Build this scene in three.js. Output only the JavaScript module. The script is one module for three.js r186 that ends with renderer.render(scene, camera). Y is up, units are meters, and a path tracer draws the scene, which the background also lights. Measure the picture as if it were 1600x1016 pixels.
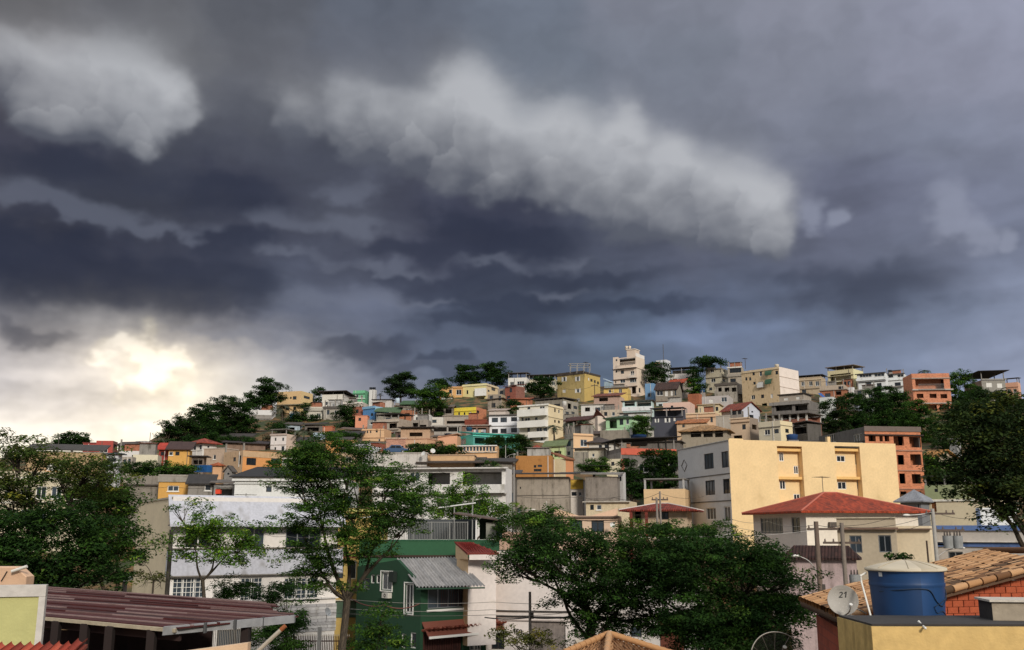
import * as THREE from 'three';
import { mergeGeometries } from 'three/addons/utils/BufferGeometryUtils.js';
import { RoundedBoxGeometry } from 'three/addons/geometries/RoundedBoxGeometry.js';

// ---------------------------------------------------------------- camera, sky, sun, exposure
const F = 1500, CX = 800, CY = 508, HOR = 830, EYE = 10;      // lens in units of the frame's width / 1600; horizon row; eye height over the street
const PITCH = Math.atan((HOR - CY) / F), CP = Math.cos(PITCH), SP = Math.sin(PITCH);
const scene = new THREE.Scene();
const camera = new THREE.PerspectiveCamera(2 * Math.atan(508 / F) * 180 / Math.PI, 1600 / 1016, 0.5, 3000);
camera.position.set(0, EYE, 0); camera.rotation.x = PITCH; camera.updateMatrixWorld();
const renderer = new THREE.WebGLRenderer({ antialias: true });
renderer.toneMapping = THREE.LinearToneMapping;
const EXPOSURE = 3.4;
renderer.toneMappingExposure = EXPOSURE;
renderer.shadowMap.enabled = true;
const sun = new THREE.DirectionalLight(new THREE.Color(1, 0.93, 0.83), 0.84);
sun.name = 'sun';
sun.position.set(60, 80, 150); sun.target.position.set(0, 20, -150); 
sun.position.add(sun.target.position);
sun.castShadow = true; sun.shadow.radius = 20; sun.shadow.mapSize.set(2048, 2048);
Object.assign(sun.shadow.camera, { left: -260, right: 260, top: 160, bottom: -160, near: 1, far: 700 });
scene.add(sun, sun.target);

// ---------------------------------------------------------------- random numbers and noise
function rng(seed) { let s = seed >>> 0; return () => { s = (s + 0x6D2B79F5) >>> 0; let t = s; t = Math.imul(t ^ t >>> 15, t | 1); t ^= t + Math.imul(t ^ t >>> 7, t | 61); return ((t ^ t >>> 14) >>> 0) / 4294967296; }; }
const PERM = new Uint8Array(512), G2 = []; { const r = rng(77); const p = [...Array(256).keys()]; for (let i = 255; i > 0; i--) { const j = Math.floor(r() * (i + 1)); [p[i], p[j]] = [p[j], p[i]]; } for (let i = 0; i < 512; i++) PERM[i] = p[i & 255]; for (let i = 0; i < 256; i++) { const a = r() * 6.2832; G2.push(Math.cos(a), Math.sin(a)); } }
const fade = t => t * t * t * (t * (t * 6 - 15) + 10);
function noise2(x, y, wx = 256, wy = 256) {                        // gradient noise, about -0.7..0.7, period wx by wy
  const x0 = Math.floor(x), y0 = Math.floor(y), fx = x - x0, fy = y - y0, u = fade(fx), v = fade(fy);
  const X0 = ((x0 % wx) + wx) % wx, X1 = (X0 + 1) % wx, Y0 = ((y0 % wy) + wy) % wy, Y1 = (Y0 + 1) % wy;
  const g = (ix, iy, dx, dy) => { const h = PERM[PERM[ix & 255] + (iy & 255)] * 2; return G2[h] * dx + G2[h + 1] * dy; };
  const a = g(X0, Y0, fx, fy), b = g(X1, Y0, fx - 1, fy), c = g(X0, Y1, fx, fy - 1), d = g(X1, Y1, fx - 1, fy - 1);
  return a + u * (b - a) + v * (c - a + u * (a - b - c + d));
}
function fbm(x, y, oct = 4, wx = 256, wy = 256) { let s = 0, a = 1, n = 0; for (let i = 0; i < oct; i++) { s += a * noise2(x, y, wx, wy); n += a; x = x * 2 + 17.3 * (wx === 256 ? 1 : 0); y = y * 2 + 9.1 * (wx === 256 ? 1 : 0); wx = Math.min(256, wx * 2); wy = Math.min(256, wy * 2); a *= 0.5; } return s / n * 1.9; }
const clamp = (v, a = 0, b = 1) => Math.min(b, Math.max(a, v));
const sstep = (a, b, v) => { const t = clamp((v - a) / (b - a)); return t * t * (3 - 2 * t); };
const lerp = (a, b, t) => a + (b - a) * t;
const lin = c => { c /= 255; return c <= 0.04045 ? c / 12.92 : ((c + 0.055) / 1.055) ** 2.4; };

// ---------------------------------------------------------------- places
function ray(px, py) { const ry = -(py - CY); return [px - CX, ry * CP + F * SP, ry * SP - F * CP]; }
function at(px, py, D) { const r = ray(px, py), k = D / -r[2]; return new THREE.Vector3(r[0] * k, EYE + r[1] * k, -D); }
function seen(p) { const dy = p.y - EYE, d = -p.z * CP + dy * SP; return [CX + F * p.x / d, CY - F * (dy * CP + p.z * SP) / d]; }
const mpp = (px, py, D) => at(px + 1, py, D).x - at(px, py, D).x;   // metres across one unit of the frame at depth D
// ---------------------------------------------------------------- the sky: storm clouds with a bright gap low on the left
{
  const deg = 180 / Math.PI;
  const ang = (px, py) => { const r = ray(px, py), l = Math.hypot(...r); return [Math.atan2(r[0], -r[2]) * deg, Math.asin(r[1] / l) * deg]; };
  // air and cloud tones in the direction of a few dozen places
  const tones = [
    [0, 0, 104, 102, 103], [200, 0, 98, 97, 101], [400, 0, 94, 95, 101], [620, 0, 98, 102, 112], [820, 0, 112, 117, 128], [1050, 0, 128, 129, 139], [1250, 0, 140, 140, 151], [1600, 0, 152, 152, 166],
    [60, 100, 128, 122, 122], [250, 60, 112, 111, 113], [420, 110, 104, 104, 109], [620, 90, 103, 105, 114], [820, 110, 112, 117, 127], [1020, 110, 122, 125, 135], [1250, 100, 133, 134, 145], [1450, 100, 142, 142, 155], [1600, 110, 147, 147, 161],
    [380, 190, 92, 93, 100], [460, 230, 78, 80, 90], [640, 140, 118, 119, 124], [1080, 190, 120, 122, 132], [1300, 200, 123, 125, 137], [1480, 210, 128, 131, 145], [1600, 200, 134, 136, 151],
    [0, 215, 66, 66, 78], [120, 240, 62, 63, 76], [260, 250, 66, 68, 79], [380, 280, 58, 59, 73], [520, 265, 72, 74, 86], [640, 310, 72, 73, 86], [1320, 300, 106, 108, 124], [1500, 320, 118, 120, 136], [1600, 300, 122, 125, 141],
    [0, 320, 74, 74, 84], [60, 365, 60, 61, 73], [140, 300, 68, 70, 80], [260, 330, 66, 68, 78], [420, 330, 70, 71, 82], [560, 350, 84, 86, 96], [700, 340, 62, 64, 79], [800, 375, 60, 62, 77], [940, 375, 74, 77, 91], [1100, 410, 92, 94, 108], [1300, 400, 100, 102, 117], [1450, 400, 106, 109, 124], [1600, 400, 124, 128, 145],
    [0, 420, 50, 52, 67], [130, 410, 49, 51, 66], [260, 420, 53, 55, 69], [380, 440, 56, 59, 73], [330, 380, 72, 73, 85], [450, 400, 70, 72, 85], [540, 420, 66, 68, 82], [660, 400, 74, 75, 90], [800, 440, 70, 74, 88], [930, 430, 84, 88, 102], [1150, 460, 92, 98, 114], [1350, 460, 106, 112, 128], [1600, 470, 134, 140, 158],
    [0, 490, 56, 60, 74], [150, 485, 58, 62, 76], [290, 490, 66, 70, 84], [420, 480, 96, 101, 116], [500, 465, 106, 110, 126], [600, 470, 114, 118, 134], [700, 500, 90, 96, 112], [820, 490, 78, 85, 101], [960, 500, 88, 98, 117], [1120, 520, 112, 122, 146], [1300, 520, 112, 121, 140], [1450, 520, 124, 132, 151], [1600, 530, 146, 152, 171],
    [0, 535, 112, 111, 120], [60, 548, 150, 147, 152], [130, 538, 176, 169, 166], [320, 545, 122, 119, 129], [420, 540, 100, 103, 117], [540, 530, 92, 97, 112], [660, 540, 84, 91, 108], [800, 550, 92, 100, 116], [960, 560, 104, 116, 134], [1150, 570, 116, 126, 144], [1350, 570, 128, 136, 155], [1600, 590, 152, 157, 176],
    [0, 590, 206, 200, 198], [90, 580, 214, 206, 198], [120, 610, 204, 195, 190], [180, 600, 228, 216, 196], [300, 590, 240, 226, 200], [360, 590, 214, 204, 194], [430, 605, 216, 208, 200], [480, 590, 176, 174, 180], [560, 590, 132, 134, 146], [700, 600, 108, 115, 131], [0, 650, 200, 192, 190], [110, 655, 200, 190, 186], [230, 660, 222, 208, 192], [330, 640, 226, 212, 192], [450, 640, 216, 206, 196], [600, 650, 170, 168, 174],
    [0, 695, 272, 260, 234], [120, 690, 272, 260, 232], [260, 695, 264, 252, 228], [450, 720, 218, 210, 202], [800, 700, 140, 146, 160], [1200, 700, 140, 148, 165], [1600, 700, 154, 160, 178],
  ].map(([x, y, r, g, b]) => [...ang(x, y), lin(r), lin(g), lin(b)]);
  // beyond the storm front, out of view, a plain bright overcast: it is what lights the walls that face the viewer
  for (let az = -180; az < 180; az += 24) for (const [el, r, g, b] of [[4, 150, 149, 151], [12, 118, 119, 125], [20, 130, 130, 136], [34, 240, 240, 241], [50, 248, 248, 249], [68, 248, 248, 249], [86, 248, 248, 249]]) if (Math.abs(az) > 58 || el > 55) tones.push([az, el, lin(r), lin(g), lin(b)]);
  // lumps of the pale cumulus: direction, radius in degrees
  const lumps = [[-10, 110, 40, .4], [35, 130, 46, .5], [110, 130, 60, .66], [185, 145, 62, .8], [245, 160, 50, .85], [272, 172, 34, .8], [95, 185, 34, .5], [150, 195, 34, .5], [215, 208, 32, .6], [228, 230, 16, .5], [40, 185, 30, .35],
    [455, 190, 44, .3], [545, 185, 58, .45], [600, 205, 50, .42], [560, 235, 36, .2], [690, 195, 58, .6], [735, 185, 58, .95], [740, 225, 60, .7], [640, 250, 40, .35], [700, 275, 38, .35], [800, 240, 58, .75], [775, 290, 32, .4], [868, 212, 50, .95], [905, 250, 58, .75], [850, 290, 44, .5], [972, 208, 36, 1], [985, 262, 58, .75], [930, 310, 44, .4], [1062, 248, 30, 1], [1045, 300, 60, .6], [985, 335, 44, .3], [1125, 310, 56, .75], [1185, 318, 50, .95], [1208, 345, 42, .85], [1060, 350, 44, .35], [1140, 362, 44, .45], [1205, 385, 30, .5]]
    .map(([x, y, r, s]) => [...ang(x, y), r / F * deg, s]);
  const faint = [[1490, 330, 36], [1530, 365, 26], [1570, 378, 14], [1310, 337, 14], [1265, 335, 22]].map(([x, y, r]) => [...ang(x, y), r / F * deg]);
  const gaps = [[195, 548, 26, .8], [235, 556, 30, 1.0], [262, 572, 24, .8], [250, 592, 18, .6], [182, 606, 18, .7], [300, 600, 26, .4], [160, 548, 18, .5], [280, 640, 22, .4], [205, 660, 20, .3]].map(([x, y, r, s]) => [...ang(x, y), r / F * deg, s]);
  const dark = [[370, 300, 95, 40], [60, 400, 150, 42], [200, 425, 190, 34], [330, 440, 90, 22], [380, 382, 60, 14], [110, 260, 120, 34], [620, 392, 70, 14], [720, 355, 70, 40], [830, 370, 90, 30], [660, 440, 110, 16], [930, 430, 120, 14], [820, 470, 120, 16], [760, 505, 130, 14], [40, 518, 60, 10], [560, 545, 110, 14], [1010, 480, 90, 12], [700, 575, 110, 10], [1330, 440, 150, 40]]
    .map(([x, y, A, E]) => [...ang(x, y), A / F * deg, E / F * deg]);
  const veils = [[60, 325, 90, 22], [170, 345, 90, 16], [280, 368, 60, 12], [430, 350, 70, 22], [560, 360, 70, 18], [470, 408, 60, 10], [600, 425, 80, 10], [760, 415, 70, 10], [900, 400, 70, 12], [560, 300, 50, 24], [600, 468, 60, 16], [480, 475, 60, 18], [700, 470, 50, 8], [880, 455, 70, 8], [330, 520, 60, 10]]
    .map(([x, y, A, E]) => [...ang(x, y), A / F * deg, E / F * deg]);
  const streak = ang(1090, 517);
  const N = [0, 0, 0];
  function sky(az, el) {
    // slow and quick swirls displace everything
    const wx = fbm(az * 0.11 + 3, el * 0.2 + 40, 5), wy = fbm(az * 0.11 + 60, el * 0.2 + 8, 5);
    const fx = fbm(az * 0.5 + 30, el * 0.7 + 4, 4), fy = fbm(az * 0.5 + 9, el * 0.7 + 70, 4);
    const pa = az + wx * 1.7 + fx * 0.75, pe = el + wy * 1.15 + fy * 0.5;
    let r = 0, g = 0, b = 0, n = 1e-12;
    for (const t of tones) {
      let ta = Math.abs(pa - t[0]); if (ta > 180) ta = 360 - ta;
      const te = pe - t[1], q = ta * ta / 10 + te * te / 4.2;
      const w = Math.exp(-q) + 1e-4 / (1 + q * q * q); r += w * t[2]; g += w * t[3]; b += w * t[4]; n += w;
    }
    r /= n; g /= n; b /= n;
    // layered bellies: streaky shelves
    const shelf = fbm(az * 0.09 + wx * 0.5, el * 0.5 + wx * 0.6 + 21, 5), puff = fbm(az * 0.32 + fx * 0.3 + 5, el * 0.5 + fy * 0.3 + 31, 5);
    let m = 1 + 0.26 * shelf * sstep(30, 12, el) + 0.13 * puff;
    r *= m; g *= m; b *= m;
    // dark bellies with a sharper upper rim
    const da = az + wx * 2.6 + fx * 0.9, de = el + wy * 1.5 + fy * 0.6;
    let k = 0; for (const [a, e, A, E] of dark) { const x = (da - a) / A, y = (de - e) / E, q = x * x + y * y * (y > 0 ? 1.2 : 0.35); if (q < 6) k += Math.exp(-q); }
    k = sstep(0.25, 0.85, k + 0.2 * fx + 0.1 * puff) * 0.3 + sstep(0.05, 1.2, k + 0.15 * puff) * 0.3;
    r = lerp(r, lin(44), k); g = lerp(g, lin(49), k); b = lerp(b, lin(65), k);
    // paler veils between the shelves
    let v = 0; for (const [a, e, A, E] of veils) { const x = (da - a) / A, y = (de - e) / E, q = x * x + y * y * (y > 0 ? 0.7 : 1.5); if (q < 6) v += Math.exp(-q); }
    v = sstep(0.15, 1.1, v + 0.22 * fy + 0.12 * puff) * 0.42; r = lerp(r, lin(118), v); g = lerp(g, lin(121), v); b = lerp(b, lin(134), v);
    // pale cumulus
    const ca = az + wx * 1.2 + fx * 0.45, ce = el + wy * 0.8 + fy * 0.36;
    let d = 0, up = 0, br = 0, wb = 0, yb = 0, sb = 0;
    for (const [a, e, R, s] of lumps) { const x = (ca - a) / R, y = (ce - e) / R, q = (x * x + y * y * (y > 0 ? 0.5 : 1.2)) * 1.05; if (q < 7) { const w = Math.exp(-q); d += w; up += w * y; br += w * s; if (w > wb) { wb = w; yb = y; sb = s; } } }
    if (d > 0.01) {
      up /= d; br /= d;
      const soft = sstep(0.02, 1.5, d + 0.14 * fy), rim = sstep(0.3, 0.85, d + 0.18 * fx + 0.12 * puff);
      const low = sstep(0.25, -0.35, up), al = clamp(lerp(soft * 0.72 + rim * 0.22, soft * 0.26 + rim * 0.68, low)) * (0.62 + 0.38 * br);
      const lit = clamp((br + sb) * 0.45 + 0.34 * up + 0.2 * yb + 0.24 * fbm(az * 0.2 + wx * 0.4 + 50, el * 0.3 + wy * 0.4 + 12, 3) + 0.1 * fy + 0.08 * puff - 0.05);
      r = lerp(r, lerp(lin(98), lin(190), lit), al); g = lerp(g, lerp(lin(100), lin(188), lit), al); b = lerp(b, lerp(lin(108), lin(188), lit), al);
    }
    let f = -9; for (const [a, e, R] of faint) { const k = 1 - Math.hypot(ca - a, ce - e) / R; if (k > f) f = k; }
    if (f > -1) { const al = sstep(-0.5, 0.6, f + 0.5 * fy) * 0.55; r = lerp(r, lin(156), al); g = lerp(g, lin(158), al); b = lerp(b, lin(172), al); }
    { const x = (ca - streak[0]) / 5.2, y = (ce - streak[1] - (az - streak[0]) * 0.06) / 0.42, k = Math.exp(-x * x - y * y) * 0.35; r += k * 0.1; g += k * 0.13; b += k * 0.19; }
    // the gap where the cloud is thin
    let o = 0; for (const [a, e, R, s] of gaps) { const x = (az + fx * 1.5 + wx * 0.9 - a) / R, y = (el + fy * 1.2 + wy * 0.6 - e) / R; o += s * Math.exp(-x * x - y * y); }
    const torn = fbm(az * 0.55 + 11, el * 0.95 + 3, 5), rag = sstep(0.25, 1.15, o * (1 + 1.1 * torn + 0.35 * fx) + 0.16 * torn), veil = sstep(0.0, 0.8, o + 0.1 * torn);
    let h = 0; { const x = (az - gaps[1][0]) / 6.5, y = (el - gaps[1][1] + 0.6) / 3.2; h = 0.1 * Math.exp(-x * x - y * y) * (1 + 0.5 * torn); }
    const lowleft = sstep(-13, -20, az) * sstep(12.5, 9.5, el); m = 1 + lowleft * (0.2 * torn + 0.3); r *= m; g *= m; b *= m;
    r += h + veil * 0.09 + rag * 0.26; g += h * 0.84 + veil * 0.072 + rag * 0.235; b += h * 0.56 + veil * 0.03 + rag * 0.2;
    { const cool = 1 - lowleft * 0.9; r *= 1 - 0.05 * cool; b *= 1 + 0.06 * cool; }
    N[0] = Math.max(r, 0.01); N[1] = Math.max(g, 0.01); N[2] = Math.max(b, 0.01);
  }
  const W = 4096, H = 2048, px = new Float32Array(W * H * 4), S = 8, cw = W / S, ch = H / S, coarse = new Float32Array((cw + 1) * (ch + 1) * 3);
  const azOf = i => { let a = (i / W - 0.5) * 360 + 90; return a > 180 ? a - 360 : a; };   // 0 straight ahead (-z)
  for (let j = 0; j <= ch; j++) for (let i = 0; i <= cw; i++) { sky(azOf(i * S % W), Math.max(0, (j * S / H - 0.5) * 180)); coarse.set(N, (j * (cw + 1) + i) * 3); }
  for (let j = 0; j < H; j++) {
    const el = ((j + 0.5) / H - 0.5) * 180;
    for (let i = 0; i < W; i++) {
      const az = azOf(i + 0.5), k = (j * W + i) * 4;
      if (el > -0.5 && el < 38 && Math.abs(az) < 40) { sky(az, Math.max(0, el)); px[k] = N[0]; px[k + 1] = N[1]; px[k + 2] = N[2]; }
      else {
        const u = (i + 0.5) / S, v = (j + 0.5) / S, iu = Math.min(cw - 1, Math.floor(u)), iv = Math.min(ch - 1, Math.floor(v)), a = u - iu, b = v - iv;
        for (let c = 0; c < 3; c++) { const q = (jj, ii) => coarse[(jj * (cw + 1) + ii) * 3 + c]; px[k + c] = lerp(lerp(q(iv, iu), q(iv, iu + 1), a), lerp(q(iv + 1, iu), q(iv + 1, iu + 1), a), b); }
      }
      for (let c = 0; c < 3; c++) px[k + c] /= EXPOSURE;
      px[k + 3] = 1;
    }
  }
  const t = new THREE.DataTexture(px, W, H, THREE.RGBAFormat, THREE.FloatType);
  t.mapping = THREE.EquirectangularReflectionMapping; t.magFilter = THREE.LinearFilter; t.colorSpace = THREE.LinearSRGBColorSpace; t.needsUpdate = true;
  scene.background = t; scene.environment = t;
}
// ---------------------------------------------------------------- textures (grain and wear only) and materials
function tex(size, f, srgb = true, rep = 1) {
  const d = new Uint8Array(size * size * 4);
  for (let j = 0; j < size; j++) for (let i = 0; i < size; i++) { const c = f(i / size, j / size), k = (j * size + i) * 4; for (let n = 0; n < 3; n++) d[k + n] = clamp(Array.isArray(c) ? c[n] : c) * 255; d[k + 3] = 255; }
  const t = new THREE.DataTexture(d, size, size, THREE.RGBAFormat); t.wrapS = t.wrapT = THREE.RepeatWrapping; t.magFilter = THREE.LinearFilter; t.minFilter = THREE.LinearMipmapLinearFilter; t.generateMipmaps = true;
  if (srgb) t.colorSpace = THREE.SRGBColorSpace; t.repeat.set(rep, rep); t.needsUpdate = true; return t;
}
const tn = (u, v, f, o = 4) => fbm(u * f, v * f, o, f, f);
const TX = {
  plaster: tex(512, (u, v) => { const a = tn(u, v, 4, 5), b = tn(u, v, 32, 3), s = sstep(0.25, 0.8, tn(u + 0.3, v, 3, 4) + 0.25 * tn(u, v, 16, 3)); const k = 0.95 + 0.035 * a + 0.03 * b - 0.055 * s; return [k, k * (1 - 0.01 * s), k * (1 - 0.03 * s)]; }, true, 1 / 7),
  worn: tex(512, (u, v) => { const st = fbm(u * 10, v * 3, 5, 10, 3), p = tn(u, v, 5, 5), q = tn(u, v, 40, 2); const s = sstep(0.05, 0.9, st * 0.5 + p * 0.85); const k = 0.94 + 0.05 * p + 0.05 * q - 0.24 * s; return [k, k * (1 - 0.015 * s), k * (1 - 0.05 * s)]; }, true, 1 / 6),
  mould: tex(512, (u, v) => { const st = fbm(u * 24, v * 2, 5, 24, 2), w = fbm(u * 6, v * 3, 5, 6, 3), p = tn(u, v, 8, 5), q = tn(u, v, 50, 2); const s = sstep(-0.1, 0.9, st * 0.3 + w * 0.6 + p * 0.4); const k = 0.92 + 0.1 * p + 0.05 * q - 0.42 * s; return [k, k * (1 - 0.01 * s), k * (1 - 0.04 * s)]; }, true, 1 / 5),
  brick: tex(512, (u, v) => { const row = Math.floor(v * 20), y = v * 20 - row, x = u * 12 + (row & 1) * 0.5, c = Math.floor(x), fx = x - c; const j = Math.max(sstep(0.12, 0.04, y), sstep(0.93, 0.99, y), sstep(0.06, 0.02, fx), sstep(0.95, 0.99, fx)); const h = PERM[(row * 31 + (c % 12) * 7) & 255] / 255; const k = 0.86 + 0.2 * h + 0.1 * tn(u, v, 30, 3) - 0.12 * sstep(0.2, 0.8, tn(u, v, 4, 4)); return [lerp(k, 0.8, j), lerp(k, 0.88, j), lerp(k, 1, j)]; }, true, 1 / 4),
  sheet: tex(512, (u, v) => { const p = tn(u, v, 6, 5), q = tn(u, v, 24, 4), st = fbm(u * 32, v * 2, 4, 32, 2); const k = 0.86 + 0.1 * p + 0.08 * q + 0.1 * st; return [k, k * 0.985, k * 0.97]; }, true, 1 / 5),
  tiles: tex(512, (u, v) => { const c = Math.floor(u * 20), row = Math.floor(v * 12), fx = u * 20 - c, fy = v * 12 - row; const h = PERM[(row * 57 + c * 13) & 255] / 255; const k = 0.68 + 0.3 * h - 0.2 * sstep(0.2, 0.7, tn(u, v, 5, 5)) - 0.14 * sstep(0.3, 0.6, tn(u, v, 16, 3)); return [k, k * 0.97, k * 0.93]; }, true, 1 / 4),
  tilesH: tex(256, (u, v) => { const fx = (u * 20) % 1, fy = (v * 12) % 1; return 0.5 + 0.45 * Math.sin(fx * 6.283) - 0.2 * fy; }, false, 1 / 4),
  grain: tex(256, (u, v) => 0.5 + 0.3 * tn(u, v, 40, 3) + 0.2 * tn(u, v, 8, 3), false, 1 / 1.5),
  bark: tex(256, (u, v) => { const k = 0.75 + 0.3 * fbm(u * 16, v * 4, 4, 16, 4) + 0.15 * tn(u, v, 24, 3); return [k, k * 0.97, k * 0.92]; }, true, 1),
  earth: tex(512, (u, v) => { const a = tn(u, v, 6, 6), b = tn(u, v, 40, 3), g = sstep(-0.2, 0.3, tn(u + 0.5, v + 0.2, 5, 5)); const k = 0.7 + 0.25 * a + 0.12 * b; return [k * lerp(1, 0.5, g), k * lerp(0.85, 0.66, g), k * lerp(0.68, 0.36, g)]; }, true, 1 / 14),
  asphalt: tex(256, (u, v) => { const k = 0.75 + 0.15 * tn(u, v, 48, 2) + 0.2 * tn(u, v, 5, 5); return k; }, true, 1 / 5),
};
const C = hex => new THREE.Color(hex);
const mats = new Map();
function M(hex, kind = 'plaster', rough = 0.9) {
  const key = hex + kind + rough; if (mats.has(key)) return mats.get(key);
  const m = new THREE.MeshStandardMaterial({ color: kind === 'plaster' || kind === 'worn' || kind === 'mould' || kind === 'brick' ? C(hex).lerp(C('#dddad5'), (kind === 'brick' ? 0.04 : 0.09) * clamp((C(hex).g - 0.05) / 0.2)) : C(hex), roughness: rough, side: THREE.DoubleSide });
  if (TX[kind]) m.map = TX[kind];
  if (kind === 'plaster' || kind === 'worn' || kind === 'mould') { m.bumpMap = TX.grain; m.bumpScale = 0.005; }
  if (kind === 'tiles') { m.bumpMap = TX.tilesH; m.bumpScale = 0.06; }
  if (kind === 'metal') { m.metalness = 0.7; m.roughness = rough === 0.9 ? 0.45 : rough; }
  m.name = kind; mats.set(key, m); return m;
}
const GLASS = new THREE.MeshStandardMaterial({ color: C('#20262b'), roughness: 0.08, metalness: 0, name: 'glass' });
const GLASS2 = new THREE.MeshStandardMaterial({ color: C('#39424a'), roughness: 0.12, metalness: 0, name: 'glass' });
const CLOTH = new THREE.MeshStandardMaterial({ color: C('#8f8a80'), roughness: 0.95, name: 'curtain', map: TX.sheet });

// ---------------------------------------------------------------- naming and adding
const used = new Map();
function numbered(name) { const n = used.get(name) || 0; used.set(name, n + 1); return n ? `${name}_${String(n).padStart(3, '0')}` : name; }
function tag(o, label, category, group, kind) { if (label) o.userData.label = label; if (category) o.userData.category = category; if (group) o.userData.group = group; if (kind) o.userData.kind = kind; return o; }
function thing(name, label, category, pos = [0, 0, 0], turn = 0, group) { const g = new THREE.Group(); g.name = numbered(name); g.position.set(...pos); g.rotation.y = turn; scene.add(g); return tag(g, label, category, group); }
function mesh(name, geo, mat, parent = scene) { const m = new THREE.Mesh(Array.isArray(geo) ? join(geo) : geo, mat); m.name = parent === scene ? numbered(name) : name; m.castShadow = m.receiveShadow = true; parent.add(m); return m; }
function join(list) { const l = list.map(g => { const q = g.index ? g.toNonIndexed() : g; for (const k of Object.keys(q.attributes)) if (!['position', 'normal', 'uv'].includes(k)) q.deleteAttribute(k); if (!q.attributes.uv) q.setAttribute('uv', new THREE.BufferAttribute(new Float32Array(q.attributes.position.count * 2), 2)); return q; }); return l.length === 1 ? l[0] : mergeGeometries(l); }
// a box between two corners with uv in metres
function box(x0, y0, z0, x1, y1, z1) {
  const w = Math.abs(x1 - x0), h = Math.abs(y1 - y0), d = Math.abs(z1 - z0), g = new THREE.BoxGeometry(w, h, d), uv = g.attributes.uv, X = Math.min(x0, x1), Y = Math.min(y0, y1), Z = Math.min(z0, z1);
  for (let i = 0; i < 24; i++) { const f = i >> 2; const a = f < 2 ? d : w, b = f === 2 || f === 3 ? d : h; uv.setXY(i, uv.getX(i) * a + X + Z, uv.getY(i) * b + Y); }
  g.translate((x0 + x1) / 2, (y0 + y1) / 2, (z0 + z1) / 2); return g;
}
function bar(a, b, r, n = 6, r2 = r) {                                // a round bar between two points
  const A = new THREE.Vector3(...(a.isVector3 ? a.toArray() : a)), B = new THREE.Vector3(...(b.isVector3 ? b.toArray() : b)), L = A.distanceTo(B);
  const g = new THREE.CylinderGeometry(r2, r, L, n, 1); g.translate(0, L / 2, 0);
  const uv = g.attributes.uv; for (let i = 0; i < uv.count; i++) uv.setY(i, uv.getY(i) * L);
  g.applyQuaternion(new THREE.Quaternion().setFromUnitVectors(new THREE.Vector3(0, 1, 0), B.clone().sub(A).normalize())); g.translate(A.x, A.y, A.z); return g;
}
function tube(pts, r, seg = 20, n = 6) { const g = new THREE.TubeGeometry(new THREE.CatmullRomCurve3(pts.map(p => p.isVector3 ? p : new THREE.Vector3(...p))), seg, r, n); return g; }
function taper(pts, r0, r1, seg = 10, n = 7) {                        // a tapering limb along a curve
  const c = new THREE.CatmullRomCurve3(pts), g = new THREE.TubeGeometry(c, seg, 1, n), p = g.attributes.position, v = new THREE.Vector3(), o = new THREE.Vector3(), L = c.getLength();
  for (let i = 0; i <= seg; i++) { c.getPointAt(i / seg, o); const r = lerp(r0, r1, i / seg); for (let j = 0; j <= n; j++) { const k = i * (n + 1) + j; v.fromBufferAttribute(p, k).sub(o).multiplyScalar(r * (1 + 0.12 * Math.sin(j * 2.1 + i))).add(o); p.setXYZ(k, v.x, v.y, v.z); g.attributes.uv.setXY(k, j / n, i / seg * L); } }
  g.computeVertexNormals(); return g;
}
// a flat polygon (or prism) through given points: faces as lists of corner numbers
function poly(pts, faces, su = 1) {
  const pos = [], uv = [];
  for (const f of faces) {
    const P = f.map(i => new THREE.Vector3(...pts[i])), n = P[1].clone().sub(P[0]).cross(P[2].clone().sub(P[0])).normalize();
    let U = new THREE.Vector3(0, 1, 0).cross(n); if (U.lengthSq() < 1e-4) U.set(1, 0, 0); U.normalize(); const V = n.clone().cross(U);
    for (let k = 1; k < P.length - 1; k++) for (const q of [P[0], P[k], P[k + 1]]) { pos.push(q.x, q.y, q.z); uv.push(q.dot(U) * su, q.dot(V) * su); }
  }
  const g = new THREE.BufferGeometry(); g.setAttribute('position', new THREE.Float32BufferAttribute(pos, 3)); g.setAttribute('uv', new THREE.Float32BufferAttribute(uv, 2)); g.computeVertexNormals(); return g;
}
// a slab of thickness th whose upper face has corners a b c d (counter-clockwise from above)
function slab(a, b, c, d, th) { const P = [a, b, c, d, ...[a, b, c, d].map(p => [p[0], p[1] - th, p[2]])]; return poly(P, [[0, 1, 2, 3], [7, 6, 5, 4], [0, 4, 5, 1], [1, 5, 6, 2], [2, 6, 7, 3], [3, 7, 4, 0]]); }
// a wall of width w, height h with rectangular openings; outer face at z = 0, body behind it
function wallGeo(u0, u1, h, holes, t, uoff = 0, top = null) {
  const s = new THREE.Shape([new THREE.Vector2(u0, 0), new THREE.Vector2(u1, 0), new THREE.Vector2(u1, h), ...(top ? top.map(p => new THREE.Vector2(Math.max(u0, p[0]), p[1])) : [new THREE.Vector2(u0, h)])]);
  for (const [a, b, c, d] of holes) s.holes.push(new THREE.Path([new THREE.Vector2(a, c), new THREE.Vector2(a, d), new THREE.Vector2(b, d), new THREE.Vector2(b, c)]));
  const g = new THREE.ExtrudeGeometry(s, { depth: t, bevelEnabled: false, steps: 1 }); g.translate(0, 0, -t);
  const uv = g.attributes.uv; for (let i = 0; i < uv.count; i++) uv.setXY(i, uv.getX(i) + uoff, uv.getY(i) - h);
  return g;
}

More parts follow.
